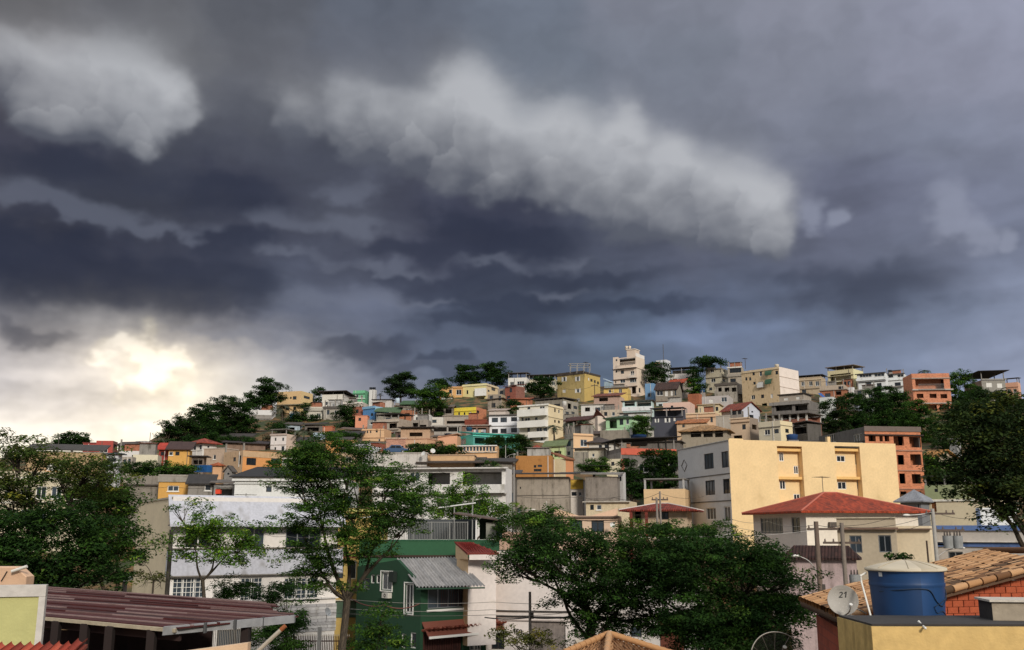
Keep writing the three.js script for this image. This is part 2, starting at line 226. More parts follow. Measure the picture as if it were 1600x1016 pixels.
// ---------------------------------------------------------------- the ground: street, then a hill
const ROWS = [[80, 1017], [90, 935], [100, 875], [120, 806], [135, 768], [150, 738], [175, 708], [200, 678], [230, 648], [260, 618], [285, 594], [310, 578], [330, 570]];
const rowD = y => { for (let i = 1; i < ROWS.length; i++) if (y >= ROWS[i][1]) { const [d0, y0] = ROWS[i - 1], [d1, y1] = ROWS[i]; return lerp(d0, d1, clamp((y - y0) / (y1 - y0))); } return 330; };
const rowOf = d => { for (let i = 1; i < ROWS.length; i++) if (d <= ROWS[i][0]) { const [d0, y0] = ROWS[i - 1], [d1, y1] = ROWS[i]; return lerp(y0, y1, (d - d0) / (d1 - d0)); } return 570; };
const CREST = [[-400, 715], [0, 715], [120, 708], [230, 702], [270, 678], [340, 658], [420, 646], [520, 640], [620, 632], [720, 620], [850, 606], [960, 604], [1100, 606], [1250, 610], [1420, 620], [1600, 622], [2000, 622]];
const crestRow = x => { for (let i = 1; i < CREST.length; i++) if (x <= CREST[i][0]) { const [a, b] = CREST[i - 1], [c, d] = CREST[i]; return lerp(b, d, clamp((x - a) / (c - a))); } return 622; };
function groundY(X, D) {
  if (D < 78) return 0;
  const px = clamp(CX + F * X / (D * 1.03), -400, 2000), dc = rowD(crestRow(px)), d = Math.min(D, dc);
  let y = d <= 80 ? 0 : at(CX, rowOf(d), d).y; y *= sstep(76, 84, D);
  if (D > dc) y -= (D - dc) * 0.12;
  return Math.max(0, y);
}
// ---------------------------------------------------------------- the builder of houses
// x: [left end, near corner, right end], y: [top, foot] as seen from the viewpoint give a house of real size at depth D, turned by `a` degrees
let seedH = 1;
function building(name, label, category, s) {
  const R = rng(seedH++ * 7919), [xl, xc, xr] = s.x, [yt, yb] = s.y, D = s.D ?? rowD(yb), ym = (yt + yb) / 2;
  const Cm = at(xc, ym, D), top = at(xc, yt, D).y, beta = Math.atan2(Cm.x, D);
  const sees = [xc - xl > 0.5, xr - xc > 0.5];
  let a = s.a; if (a === undefined) a = sees[0] && sees[1] ? clamp(Math.atan2(xr - xc, xc - xl) * 180 / Math.PI, 8, 82) : sees[0] ? 4 : 86;
  const th = -beta - a * Math.PI / 180, ct = Math.cos(th), st = Math.sin(th);
  const d0 = D * CP + (Cm.y - EYE) * SP, reach = (px, ux, uz) => { const k = (px - CX) / F, ud = -uz * CP; return (k * d0 - Cm.x) / (ux - k * ud); };
  // local +x -> (ct,-st), local +z -> (st,ct) in (x,z)
  const deep = s.deep ?? 7;
  let wl = sees[0] ? reach(xl, -ct, st) : deep, wr = sees[1] ? reach(xr, -st, -ct) : deep;
  if (s.deep && sees[0] && !sees[1]) wr = s.deep; wl = Math.max(wl, 0.5); wr = Math.max(wr, 0.5);
  const gnd = Math.min(groundY(Cm.x, D), groundY(Cm.x - ct * wl, D - st * wl), groundY(Cm.x - st * wr, D + ct * wr));
  const base = s.base !== undefined ? s.base : Math.min(gnd - 0.6, at(xc, yb, D).y - 0.3), H = top - base;
  const g = thing(name, label, category, [Cm.x, base, -D], th, s.group);
  const t = s.t ?? 0.2, uo = R() * 20;
  const local = (px, py, face, off = 0) => {                       // a sight line meets a face: (along, up)
    const r = ray(px, py), ox = -Cm.x, oy = EYE - base, oz = D;
    const lx = v => v[0] * ct - v[2] * st, lz = v => v[0] * st + v[2] * ct;
    const o = [lx([ox, 0, oz]), oy, lz([ox, 0, oz])], d = [lx(r), r[1], lz(r)];
    if (face === 'L') { const k = (off - o[2]) / d[2]; return [o[0] + d[0] * k, o[1] + d[1] * k]; }
    const k = (off - o[0]) / d[0]; return [-(o[2] + d[2] * k), o[1] + d[1] * k];
  };
  const onFace = (geo, face) => { if (face === 'R') geo.rotateY(Math.PI / 2); return geo; };   // geometry drawn in (along, up, out)
  const rect = (w, face) => { const p = local(w[0], w[1], face), q = local(w[2], w[3], face); return [Math.min(p[0], q[0]), Math.max(p[0], q[0]), Math.min(p[1], q[1]), Math.max(p[1], q[1])]; };
  const holes = { L: [], R: [] }, wins = [];
  const span = { L: [-wl + 0.06, -0.06], R: [0.06, wr - 0.06] };
  const auto = [];
  if (s.group && D > 120 && s.auto !== false) for (const [face, xa, xb] of [['L', xl, xc], ['R', xc, xr]]) {   // plain faces get the odd window
    const pm = F / D, n = Math.floor((xb - xa) / (2.7 * pm)), have = (s.wins || []).filter(w => w[0] === face).length;
    if (xb - xa < 9 || have > Math.max(2, n)) continue;
    for (let y = yt + 1.1 * pm; y + 1.3 * pm < yb + 8 && y < yt + 9 * pm; y += 2.9 * pm) for (let i = 0; i < n; i++) { if (R() < 0.38) continue; const x = xa + (i + 0.5) * (xb - xa) / n + (R() - 0.5) * pm * 0.7, w = (0.45 + 0.3 * R()) * pm; auto.push([face, x - w, y, x + w, y + (0.95 + 0.35 * R()) * pm, R() < 0.45 ? 'g' : R() < 0.75 ? 'k' : 's']); }
  }
  for (const [face, x0, y0, x1, y1, type = 'g', col] of [...(s.wins || []), ...auto]) {
    let r = rect([x0, y0, x1, y1], face); r = [Math.max(r[0], span[face][0]), Math.min(r[1], span[face][1]), Math.max(r[2], 0.05), s.topL && face === 'L' ? r[3] : Math.min(r[3], H - 0.08)];
    if (r[1] - r[0] < 0.1 || r[3] - r[2] < 0.1) continue;
    if (holes[face].some(q => q[0] < r[1] + 0.02 && r[0] < q[1] + 0.02 && q[2] < r[3] + 0.02 && r[2] < q[3] + 0.02)) continue;
    holes[face].push(r); wins.push([face, r, type, col]);
  }
  const mL = s.matL || M(s.col, s.kind || 'plaster'), mR = s.matR || (s.colR ? M(s.colR, s.kindR || s.kind || 'plaster') : mL);
  mesh('wall', wallGeo(-wl, -0.003, H, holes.L, t, uo, s.topL ? s.topL.map(p => local(p[0], p[1], 'L')) : null), mL, g);
  mesh('wall', onFace(wallGeo(0.003, wr, H - 0.004, holes.R, t, uo + 3), 'R'), mR, g);
  mesh('wall', box(-wl, 0, -wr + 0.003, -wl + t, H - 0.006, -t - 0.003), mR, g);
  mesh('wall', box(-wl + 0.003, 0, -wr, -t - 0.003, H - 0.008, -wr + t), mL, g);
  mesh('roof_slab', box(-wl + t * 0.6, H - (s.parapet ?? 0.35) - 0.15, -wr + t * 0.6, -t * 0.6, H - (s.parapet ?? 0.35), -t * 0.6), M('#77736c', 'mould'), g);
  // window fittings
  const white = M('#d9d6cf', 'none', 0.6), darkf = M('#2b2622', 'none', 0.7), alum = M('#8d9092', 'metal');
  for (const [face, [u0, u1, v0, v1], type, col] of wins) {
    const w = u1 - u0, h = v1 - v0, b = Math.min(0.07, w * 0.12), fc = type === 'k' ? darkf : type === 'a' ? alum : col ? M(col, 'none', 0.7) : white;
    const P = (geo, mat, name, par) => mesh(name, onFace(geo, face), mat, par);
    if (type === 'o' || type === 'v') {
      const dep = type === 'v' ? Math.min(2.4, (face === 'L' ? wr : wl) - 0.5) : 1.6;
      if (s.inner !== false && dep > 0.5) {
        P(box(u0 - 0.1, v0 - 0.14, -dep, u1 + 0.1, v0 - 0.02, -t - 0.01), M('#6d665e', 'worn'), 'floor_slab', g);
        P(box(u0 - 0.1, v0 - 0.02, -dep - 0.1, u1 + 0.1, v1 + 0.3, -dep - 0.002), face === 'L' ? mL : mR, 'inner_wall', g);
      }
      continue;
    }
    if (type === 'd') { const d = P(box(u0 + 0.02, v0 + 0.01, -0.16, u1 - 0.02, v1 - 0.02, -0.11), M(col || '#4b3324', 'sheet'), 'door', g); P(box(u1 - 0.16, v0 + h * 0.45, -0.109, u1 - 0.1, v0 + h * 0.5, -0.07), M('#9a9a98', 'metal'), 'handle', d); continue; }
    const bars = [box(u0, v0, -0.13, u0 + b, v1, -0.06), box(u1 - b, v0, -0.13, u1, v1, -0.06), box(u0 + b, v1 - b, -0.13, u1 - b, v1, -0.06), box(u0 + b, v0, -0.13, u1 - b, v0 + b, -0.06)];
    const nm = type === 'c' ? 0 : clamp(Math.round(w / 0.75) - 1, w > 0.8 ? 1 : 0, 5);
    for (let i = 1; i <= nm; i++) { const u = lerp(u0, u1, i / (nm + 1)); bars.push(box(u - b / 2, v0 + b, -0.125, u + b / 2, v1 - b, -0.07)); }
    if (type === 'b') {                                            // lattice grille
      const n1 = Math.max(2, Math.round(w / 0.28)), n2 = Math.max(2, Math.round(h / 0.28));
      for (let i = 1; i < n1; i++) bars.push(box(lerp(u0, u1, i / n1) - 0.015, v0 + b, -0.05, lerp(u0, u1, i / n1) + 0.015, v1 - b, -0.025));
      for (let i = 1; i < n2; i++) bars.push(box(u0 + b, lerp(v0, v1, i / n2) - 0.015, -0.048, u1 - b, lerp(v0, v1, i / n2) + 0.015, -0.022));
    }
    const win = P(join(bars), fc, 'window', g);
    P(box(u0 + b * 0.5, v0 + b * 0.5, -0.115, u1 - b * 0.5, v1 - b * 0.5, -0.1), type === 'c' ? white : R() < 0.5 ? GLASS : GLASS2, type === 'c' ? 'shutter' : 'pane', win);
    if (type === 'c') for (let i = 1; i < 6; i++) P(box(u0 + b, lerp(v0, v1, i / 6) - 0.03, -0.1, u1 - b, lerp(v0, v1, i / 6) + 0.02, -0.075), white, 'slat', win);
    if (type === 'g' && !s.nosill) P(box(u0 - 0.08, v0 - 0.08, -0.05, u1 + 0.08, v0 - 0.004, 0.07), s.sill ? M(s.sill, 'none') : white, 'sill', win);
    if (type === 's') for (const sd of [-1, 1]) { const e = sd < 0 ? u0 - w * 0.62 : u1 + 0.02; P(box(e, v0 - 0.03, 0.015, e + w * 0.6, v1 + 0.03, 0.06), white, 'shutter', win); }
  }
  // string courses, sills, painted bands that stand proud
  for (const [face, y, hpx, col, proud = 0.06, x0, x1] of s.bands || []) {
    const xm = face === 'L' ? (xl + xc) / 2 : (xc + xr) / 2, v = local(xc, y, face)[1], hh = hpx * D / F;
    let u0 = face === 'L' ? -wl - proud : -proud * 0.5, u1 = face === 'L' ? proud * 0.5 : wr + proud;
    if (x0 !== undefined) { u0 = local(x0, y, face)[0]; u1 = local(x1, y, face)[0]; if (u0 > u1) [u0, u1] = [u1, u0]; }
    if (v < 0.1 || v > H + 0.6) continue;
    mesh('band', onFace(box(u0, v - hh / 2, 0.004, u1, v + hh / 2, proud), face), M(col, 'worn'), g);
  }
  // balcony slabs with a solid or railed front
  for (const [face, x0, y0, x1, y1, out = 1, col = '#d8d2c4', open] of s.balconies || []) {
    const [u0, u1, v0, v1] = rect([x0, y0, x1, y1], face), bl = new THREE.Group(); bl.name = 'balcony'; g.add(bl); const m = M(col, 'plaster');
    const P = (geo, mat, nm) => mesh(nm, onFace(geo, face), mat, bl);
    P(box(u0, v0 - 0.14, 0.004, u1, v0, out), m, 'balcony_floor');
    if (open) { P(box(u0, v1 - 0.05, out - 0.06, u1, v1, out), M(col, 'none'), 'rail'); const n = Math.max(4, Math.round((u1 - u0) / 0.22)); P(join(Array.from({ length: n + 1 }, (_, i) => box(lerp(u0, u1 - 0.03, i / n), v0, out - 0.045, lerp(u0, u1 - 0.03, i / n) + 0.03, v1 - 0.05, out - 0.015))), M(col, 'none'), 'baluster'); }
    else { P(box(u0, v0, out - 0.1, u1, v1, out), m, 'parapet'); for (const e of [u0, u1 - 0.1]) P(box(e, v0, 0.004, e + 0.1, v1 - 0.003, out - 0.102), m, 'parapet'); }
  }
  // awnings over windows
  for (const [face, x0, y0, x1, y1, col] of s.awnings || []) {
    const [u0, u1, v0, v1] = rect([x0, y0, x1, y1], face), n = 6, L = [];
    for (let i = 0; i < n; i++) { const q = i / n * Math.PI / 2, q2 = (i + 1) / n * Math.PI / 2, o = 0.8; L.push(slab([u0, v0 + (v1 - v0) * Math.cos(q), 0.01 + o * Math.sin(q)], [u0, v0 + (v1 - v0) * Math.cos(q2), 0.01 + o * Math.sin(q2)], [u1, v0 + (v1 - v0) * Math.cos(q2), 0.01 + o * Math.sin(q2)], [u1, v0 + (v1 - v0) * Math.cos(q), 0.01 + o * Math.sin(q)], 0.03)); }
    mesh('awning', onFace(join(L), face), M(col, 'none'), g);
  }
  // roofs
  const rs = s.roof ? Array.isArray(s.roof) ? s.roof : [s.roof] : [];
  for (const r of rs) {
    const o = r.over ?? 0.35, th2 = r.th ?? 0.14, m = M(r.col, r.kind || 'sheet'), y0 = r.from !== undefined ? at(xc, r.from, D).y - base : H + 0.02, rise = r.rise ?? (at(xc, r.y, D).y - base - y0), X0 = -wl - o, X1 = o, Z0 = -wr - o, Z1 = o;
    if (r.t === 'hip') {
      const w = X1 - X0, d = Z1 - Z0, q = r.q ?? Math.min(w, d) / 2, rx = w >= d, A = rx ? [X0 + q, y0 + rise, (Z0 + Z1) / 2] : [(X0 + X1) / 2, y0 + rise, Z1 - q], B = rx ? [X1 - q, y0 + rise, (Z0 + Z1) / 2] : [(X0 + X1) / 2, y0 + rise, Z0 + q];
      const P = [[X0, y0, Z1], [X1, y0, Z1], [X1, y0, Z0], [X0, y0, Z0], A, B, [X0, y0 - th2, Z1], [X1, y0 - th2, Z1], [X1, y0 - th2, Z0], [X0, y0 - th2, Z0]];
      const F1 = rx ? [[0, 1, 5, 4], [1, 2, 5], [2, 3, 4, 5], [3, 0, 4]] : [[0, 1, 4], [1, 2, 5, 4], [2, 3, 5], [3, 0, 4, 5]];
      const rf = mesh('roof', poly(P, [...F1, [9, 8, 7, 6], [0, 6, 7, 1], [1, 7, 8, 2], [2, 8, 9, 3], [3, 9, 6, 0]]), m, g);
      if (r.caps) { const cap = (p, q2) => mesh('ridge_cap', bar(p, q2, r.caps, 6), M(r.capCol || '#a5583f', 'plaster'), rf); cap(A, B); for (const [k, e] of rx ? [[0, A], [1, B], [2, B], [3, A]] : [[0, A], [1, A], [2, B], [3, B]]) cap(P[k], e); }
    } else if (r.t === 'gable') {
      const rx = r.ridge !== 'z', P = [];
      if (rx) { const zm = (Z0 + Z1) / 2, gm = s.gableMat || mR; mesh('roof', join([slab([X0, y0, Z1], [X1, y0, Z1], [X1, y0 + rise, zm], [X0, y0 + rise, zm], th2), slab([X0, y0 + rise, zm], [X1, y0 + rise, zm], [X1, y0, Z0], [X0, y0, Z0], th2)]), m, g); for (const e of [0, -wl + t]) mesh('gable', poly([[e, H - 0.02, 0], [e, H - 0.02, -wr], [e, y0 + rise - th2 - 0.02, zm], [e - t, H - 0.02, 0], [e - t, H - 0.02, -wr], [e - t, y0 + rise - th2 - 0.02, zm]], [[0, 1, 2], [5, 4, 3], [0, 2, 5, 3], [2, 1, 4, 5]]), gm, g); }
      else { const xm = (X0 + X1) / 2, gm = s.gableMat || mL; mesh('roof', join([slab([X0, y0, Z1], [xm, y0 + rise, Z1], [xm, y0 + rise, Z0], [X0, y0, Z0], th2), slab([xm, y0 + rise, Z1], [X1, y0, Z1], [X1, y0, Z0], [xm, y0 + rise, Z0], th2)]), m, g); for (const e of [0, -wr + t]) mesh('gable', poly([[-wl, H - 0.02, e], [0, H - 0.02, e], [-wl / 2, y0 + rise - th2 - 0.02, e], [-wl, H - 0.02, e - t], [0, H - 0.02, e - t], [-wl / 2, y0 + rise - th2 - 0.02, e - t]], [[0, 1, 2], [5, 4, 3], [0, 2, 5, 3], [2, 1, 4, 5]]), gm, g); }
    } else if (r.t === 'flat') mesh('roof', box(X0, y0, Z0, X1, y0 + th2, Z1), m, g);
    else if (r.t === 'shed') {                                      // slopes: heights at front-left, front-right, back-right, back-left
      const [a1, b1, c1, d1] = r.h; mesh('roof', slab([X0, y0 + a1, Z1], [X1, y0 + b1, Z1], [X1, y0 + c1, Z0], [X0, y0 + d1, Z0], th2), m, g);
    } else if (r.t === 'canopy') {                                  // a sheet on posts over the terrace
      const y1 = at(xc, r.y, D).y - base, tl = r.tilt ?? 0.3, n = r.posts ?? 3, pm = M(r.post || '#8a8580', 'worn');
      mesh('canopy', slab([X0, y1, Z1], [X1, y1 + (r.skew ?? 0), Z1], [X1, y1 + tl + (r.skew ?? 0), Z0], [X0, y1 + tl, Z0], th2), m, g);
      const yb2 = H - (s.parapet ?? 0.35) - 0.02;
      for (let i = 0; i < n; i++) { const u = lerp(-wl + 0.15, -0.15, n === 1 ? 0.5 : i / (n - 1)), pr = r.pr ?? 0.1; mesh('post', box(u - pr, yb2, -0.15 - pr, u + pr, y1 - th2 + 0.02 + (r.skew ?? 0) * i / n, -0.15 + pr), pm, g); mesh('post', box(u - pr, yb2, -wr + 0.2 - pr, u + pr, y1 + tl - th2 - 0.02, -wr + 0.2 + pr), pm, g); }
      if (r.backWall) mesh('terrace_wall', box(-wl + 0.1, yb2, -wr + 0.35, -0.1, y1 - 0.1, -wr + 0.5), M(r.backWall, 'worn'), g);
    }
  }
  // the odds and ends that grow on hillside houses: roof rooms, stub pillars, lean-tos
  if (s.group && D > 120 && s.extras !== false) {
    const RX = rng(seedH * 331), plain = !rs.length && wl > 3 && wr > 3, tins = ['#5d5450', '#7a736d', '#8c5a48', '#47413e', '#9a958f'];
    if (plain && RX() < 0.5) { const w = 1.4 + RX() * 1.6, d = 1.6 + RX(), x = -0.4 - w - RX() * Math.max(0, wl - w - 0.8), y = H - 0.36, hh = 1.5 + RX() * 0.8, cz = -wr * 0.45 - d; const rm = mesh('roof_room', box(x, y, cz, x + w, y + hh, cz + d), M(RX() < 0.4 ? '#a8684a' : RX() < 0.5 ? '#b5b0a8' : '#8c857c', RX() < 0.4 ? 'brick' : 'mould'), g); mesh('tin_lid', slab([x - 0.2, y + hh + 0.05, cz + d + 0.3], [x + w + 0.2, y + hh + 0.05, cz + d + 0.3], [x + w + 0.2, y + hh + 0.3, cz - 0.2], [x - 0.2, y + hh + 0.3, cz - 0.2], 0.06), M(tins[Math.floor(RX() * 5)], 'sheet'), rm); }
    if (plain && RX() < 0.6) { const n = 2 + Math.floor(RX() * 3), ph = 0.6 + RX() * 1.3; for (let i = 0; i < n; i++) { const x = lerp(-wl + 0.2, -0.2, i / Math.max(1, n - 1)); mesh('stub_pillar', box(x - 0.11, H - 0.02, -0.3, x + 0.11, H + ph * (0.7 + 0.5 * RX()), -0.08), M('#8f877c', 'mould'), g); } if (RX() < 0.5) mesh('roof_rail', box(-wl + 0.2, H + ph * 0.6, -0.23, -0.2, H + ph * 0.6 + 0.07, -0.16), M('#6d665f', 'none'), g); }
    for (const face of ['L', 'R']) { const W = face === 'L' ? wl : wr; if (!(face === 'L' ? sees[0] : sees[1]) || W < 4 || RX() > 0.42) continue; const w = 2 + RX() * Math.min(4, W - 2.4), u0 = (face === 'L' ? -W : 0) + 0.2 + RX() * (W - w - 0.4), v = H - 2.6 - RX() * 0.7 - (H > 7 && RX() < 0.4 ? 2.8 : 0), o = 0.7 + RX() * 0.6; if (v < 1) continue; mesh('lean_to', onFace(slab([u0, v - 0.25, o], [u0 + w, v - 0.25, o], [u0 + w, v, 0.004], [u0, v, 0.004], 0.06), face), M(tins[Math.floor(RX() * 5)], 'sheet'), g); }
    const PAL = [['#e4e2de', 'plaster'], ['#e0ddd6', 'worn'], ['#b07050', 'brick'], ['#9c958b', 'mould'], ['#cfd8d6', 'plaster'], ['#d9b8a6', 'plaster'], ['#c4cdd8', 'plaster'], ['#e2d3a4', 'plaster'], ['#a5684a', 'brick'], ['#8d867d', 'mould']];
    if (D > 145) for (const face of ['L', 'R']) { const W = face === 'L' ? wl : wr; if (!(face === 'L' ? sees[0] : sees[1]) || W < 4.5 || RX() > 0.6) continue;   // an added room built on in front
      const w = 2 + RX() * Math.min(3, W - 3), u0 = (face === 'L' ? -W : 0) + 0.15 + RX() * (W - w - 0.3), v = Math.min(H - 1.2, H - 2.3 - RX() * 1.5), o = 0.9 + RX() * 1.3; if (v < 1.5) continue; const [pc, pk] = PAL[Math.floor(RX() * PAL.length)];
      const an = mesh('annex', onFace(box(u0, 0, 0.004, u0 + w, v, o), face), M(pc, pk), g); mesh('tin_lid', onFace(slab([u0 - 0.15, v + 0.06, o + 0.25], [u0 + w + 0.15, v + 0.06, o + 0.25], [u0 + w + 0.15, v + 0.25, 0.006], [u0 - 0.15, v + 0.25, 0.006], 0.05), face), M(tins[Math.floor(RX() * 5)], 'sheet'), an);
      for (let k = 0; k < 2; k++) { const uu = u0 + w * (0.15 + 0.45 * k), ww = Math.min(0.9, w * 0.3); mesh('window', onFace(box(uu, v - 1.6, o + 0.004, uu + ww, v - 0.6, o + 0.05), face), k ? GLASS2 : GLASS, an); } }
    if (RX() < 0.5) { const x = -0.3 - RX() * (wl - 0.6), v = H * (0.2 + 0.3 * RX()); mesh('drain_pipe', box(x, v, 0.004, x + 0.09, H - 0.1, 0.09), M(RX() < 0.5 ? '#cfcac2' : '#6a635b', 'none'), g); }
  }
  if (s.cap) mesh('coping', join([box(-wl - 0.08, H + 0.003, -0.22, 0.08, H + 0.12, 0.08), box(-0.22, H + 0.003, -wr - 0.08, 0.08, H + 0.12, -0.222)]), M(s.cap, 'worn'), g);
  return { g, local, rect, onFace, wl, wr, H, base, D, mL, mR, t, P: (name, geo, mat, face = 'L', par = g) => mesh(name, onFace(geo, face), mat, par) };
}
// a window rectangle list made from a regular grid
function grid(face, x0, y0, x1, y1, nx, ny, fw, fh, type, col) { const o = []; for (let j = 0; j < ny; j++) for (let i = 0; i < nx; i++) { const cw = (x1 - x0) / nx, chh = (y1 - y0) / ny, cx = x0 + cw * (i + 0.5), cy = y0 + chh * (j + 0.5); o.push([face, cx - cw * fw / 2, cy - chh * fh / 2, cx + cw * fw / 2, cy + chh * fh / 2, type, col]); } return o; }
// ---------------------------------------------------------------- ground, street, hillside
{
  const xs = [], ds = []; for (let x = -420; x <= 420; x += 6) xs.push(x); for (let d = -40; d < 76; d += 8) ds.push(d); for (let d = 76; d < 130; d += 2.5) ds.push(d); for (let d = 130; d <= 420; d += 4) ds.push(d);
  const pos = [], uv = [], idx = [];
  ds.forEach((d, j) => xs.forEach((x, i) => { const y = d < 78 ? 0 : groundY(x, d) + 0.5 * fbm(x * 0.06, d * 0.06, 3) * sstep(90, 130, d); pos.push(x, y, -d); uv.push(x, d); if (i && j) { const a = j * xs.length + i, b = a - 1, c = a - xs.length, e = c - 1; idx.push(a, b, e, a, e, c); } }));
  const g = new THREE.BufferGeometry(); g.setAttribute('position', new THREE.Float32BufferAttribute(pos, 3)); g.setAttribute('uv', new THREE.Float32BufferAttribute(uv, 2)); g.setIndex(idx); g.computeVertexNormals();
  tag(mesh('hillside', g, M('#8d7d5c', 'earth')), null, null, null, 'structure');
  tag(mesh('ground', box(-1500, -0.6, -1500, 1500, -0.3, 300), M('#6d6a58', 'earth')), null, null, null, 'structure');
  // the street that runs past the green house
  tag(mesh('road', box(-120, 0.004, -57, 120, 0.03, -49), M('#46464a', 'asphalt')), null, null, null, 'structure');
  tag(mesh('pavement', box(-120, 0.004, -61.5, 120, 0.15, -57.02), M('#8f8b84', 'worn')), null, null, null, 'structure');
}
// ---------------------------------------------------------------- houses up the hill, from the left to the right
const HG = 'houses stacked up the hillside';
function h(label, x, y, col, o = {}) { return building(o.name || 'hillside_house', label, o.cat || 'house', { x, y, col, group: HG, ...o }); }
// --- far left, low ridge
h('red painted house beside the round tree on the left ridge', [129, 150, 156], [693, 712], '#a5473f', { D: 172, wins: [['L', 133, 697, 140, 703, 'g']], roof: { t: 'flat', col: '#7d3a35', over: 0.1 } });
h('taller red box house joined to the low red house', [149.5, 176, 183], [689, 712], '#ab4a40', { D: 170, colR: '#8e5a4e', wins: [['R', 177.5, 694, 181.5, 702, 'k']] });
h('dark brown gabled house right of the red houses', [184, 206, 222], [696, 712], '#5b4a42', { D: 172, kind: 'worn', roof: { t: 'gable', y: 689, col: '#4a423e', over: 0.5 }, wins: [['L', 188, 700, 194, 708, 'k']] });
h('grey low house with a dark tiled roof on the left ridge', [212, 232, 246], [697, 712], '#6b625c', { D: 178, kind: 'worn', roof: { t: 'gable', y: 692, col: '#574e49', over: 0.5 } });
h('distant pale house seen over the left ridge', [211, 226, 238], [689, 704], '#b9b6b4', { D: 186, wins: [['R', 228, 692, 235, 697, 'k']] });
h('long tan flat roofed building behind the feathery tree', [40, 158, 165], [708, 748], '#b39468', { D: 128, kind: 'worn', a: 8, cap: '#d9d1c4', deep: 12, wins: [['L', 72, 723, 96, 737, 'c', '#c98a3c'], ['L', 106, 735, 118, 746, 'g'], ['L', 126, 735, 138, 746, 'g']], roof: { t: 'shed', h: [0.3, 0.3, 1.4, 1.4], col: '#4a4643' } });
h('white house with a blue grey awning right of the tan building', [165, 184, 190], [710, 734], '#cfcfd2', { D: 136, wins: [['L', 167, 716, 181, 722, 'k']], awnings: [['L', 158, 724, 180, 730, '#7d828c']], roof: { t: 'flat', col: '#5d6670', over: 0.5 } });
h('long white walled house under the dark gabled house', [185, 222, 232], [705, 722], '#d8d4d0', { D: 152, wins: [['L', 206, 711, 212, 716, 'k']] });
h('cream garden wall house below the red roofed house', [207, 246, 252], [711, 728], '#d9cfb2', { D: 146, wins: [['L', 191, 716, 196, 722, 'k']] });
h('small beige house with dark square openings left of the hedge', [190, 206, 212], [714, 730], '#a59a8c', { D: 142, kind: 'worn', wins: [['L', 193, 718, 197, 724, 'k'], ['L', 200, 717, 206, 722, 'k']] });
h('cream apartment block behind the big dark tree on the left', [-60, 128, 150], [738, 830], '#cfc2a4', { D: 104, a: 8, kind: 'worn', wins: [...grid('L', -20, 752, 124, 824, 6, 2, 0.6, 0.55, 'g')], bands: [['L', 786, 3, '#e2dccd'], ['L', 748, 3, '#e2dccd']], deep: 10 });
h('small red walled house under a bright red metal roof', [248, 262, 266], [703, 714], '#9c4038', { D: 158, roof: { t: 'shed', h: [0.1, 0.1, 1.3, 1.3], col: '#b8402f', over: 0.5 }, wins: [['L', 251, 706, 256, 712, 'k']] });
h('yellow ochre house with dark roof beside the red house', [263, 296, 300], [703, 715], '#d9a13d', { D: 157, roof: { t: 'shed', h: [0.05, 0.05, 1.6, 1.6], col: '#4a3430', over: 0.5 }, wins: [['L', 264, 706, 270, 712, 'g'], ['L', 274, 706, 280, 712, 'k']] });
h('white house with a red hipped roof on the left slope', [298, 316, 338], [692, 712], '#e6e0d8', { D: 163, roof: { t: 'hip', y: 683, col: '#a34a38', kind: 'tiles', over: 0.7 }, wins: [['L', 302, 697, 306, 703, 'k'], ['L', 311, 695, 315, 703, 'g'], ['R', 324, 697, 327, 700, 'k']], bands: [['L', 704, 1, '#bdb6ae']] });
h('beige block house in front of the red hipped roof', [318, 350, 372], [701, 722], '#b99f86', { D: 152, kind: 'worn', cap: '#c8b7a4', wins: [['L', 333, 711, 337, 718, 'g'], ['R', 356, 709, 361, 715, 'g']] });
h('dark covered carport house left of the orange wall', [299, 318, 322], [714, 734], '#7b6a5c', { D: 146, kind: 'mould', wins: [['L', 301, 718, 316, 726, 'v']], roof: { t: 'flat', col: '#4d4644', over: 0.6 } });
h('building with a big orange end wall and stained top', [349, 379, 446], [704, 734], '#c9a57c', { D: 145, a: 60, kindR: 'plaster', colR: '#d98f3f', kind: 'worn', bands: [['R', 709, 9, '#c7a276', 0.05]], wins: [['L', 364, 715, 368, 721, 'k'], ['L', 372, 712, 376, 726, 'k']] });
h('tiny orange roofed hut beside the blue tarpaulin', [331, 346, 349], [727, 744], '#d3a070', { D: 141, roof: { t: 'hip', y: 722, col: '#b5623a', kind: 'tiles', over: 0.3 } });
h('grey shack with pointed gable beside the dark roofed white house', [350, 362, 368], [737, 750], '#827e7a', { D: 138, kind: 'mould', roof: { t: 'gable', ridge: 'z', y: 727, col: '#5c5753', over: 0.2 }, wins: [['L', 355, 739, 358, 742, 'k']] });
h('long white house with a black corrugated roof above the white building', [366, 540, 560], [747, 790], '#e4e4e0', { D: 100, a: 7, deep: 9, roof: { t: 'shed', h: [0.1, 0.1, 1.9, 1.9], col: '#2c2a2b', over: 0.5, th: 0.1 }, bands: [['L', 749, 6, '#efefec', 0.25], ['L', 756, 2, '#c9cac6', 0.1]], wins: [['L', 416, 760, 424, 769, 'k'], ['L', 462, 762, 478, 771, 'k'], ['L', 500, 762, 512, 771, 'k']] });
h('grey carport with back wall between the shack and the white house', [333, 366, 369], [757, 792], '#8d8a86', { D: 104, kind: 'mould', a: 6, roof: { t: 'shed', h: [0.2, 0.2, 0.6, 0.6], col: '#6e6863', over: 0.4 }, wins: [['L', 338, 762, 362, 784, 'v']] });
h('grey concrete house with white window under a dark tin roof', [293, 331, 334], [756, 792], '#8b847b', { D: 104, kind: 'mould', a: 6, roof: { t: 'shed', h: [0, 0, 1.1, 1.1], col: '#3b3837', over: 0.3 }, wins: [['L', 320, 757, 330, 767, 'g']] });
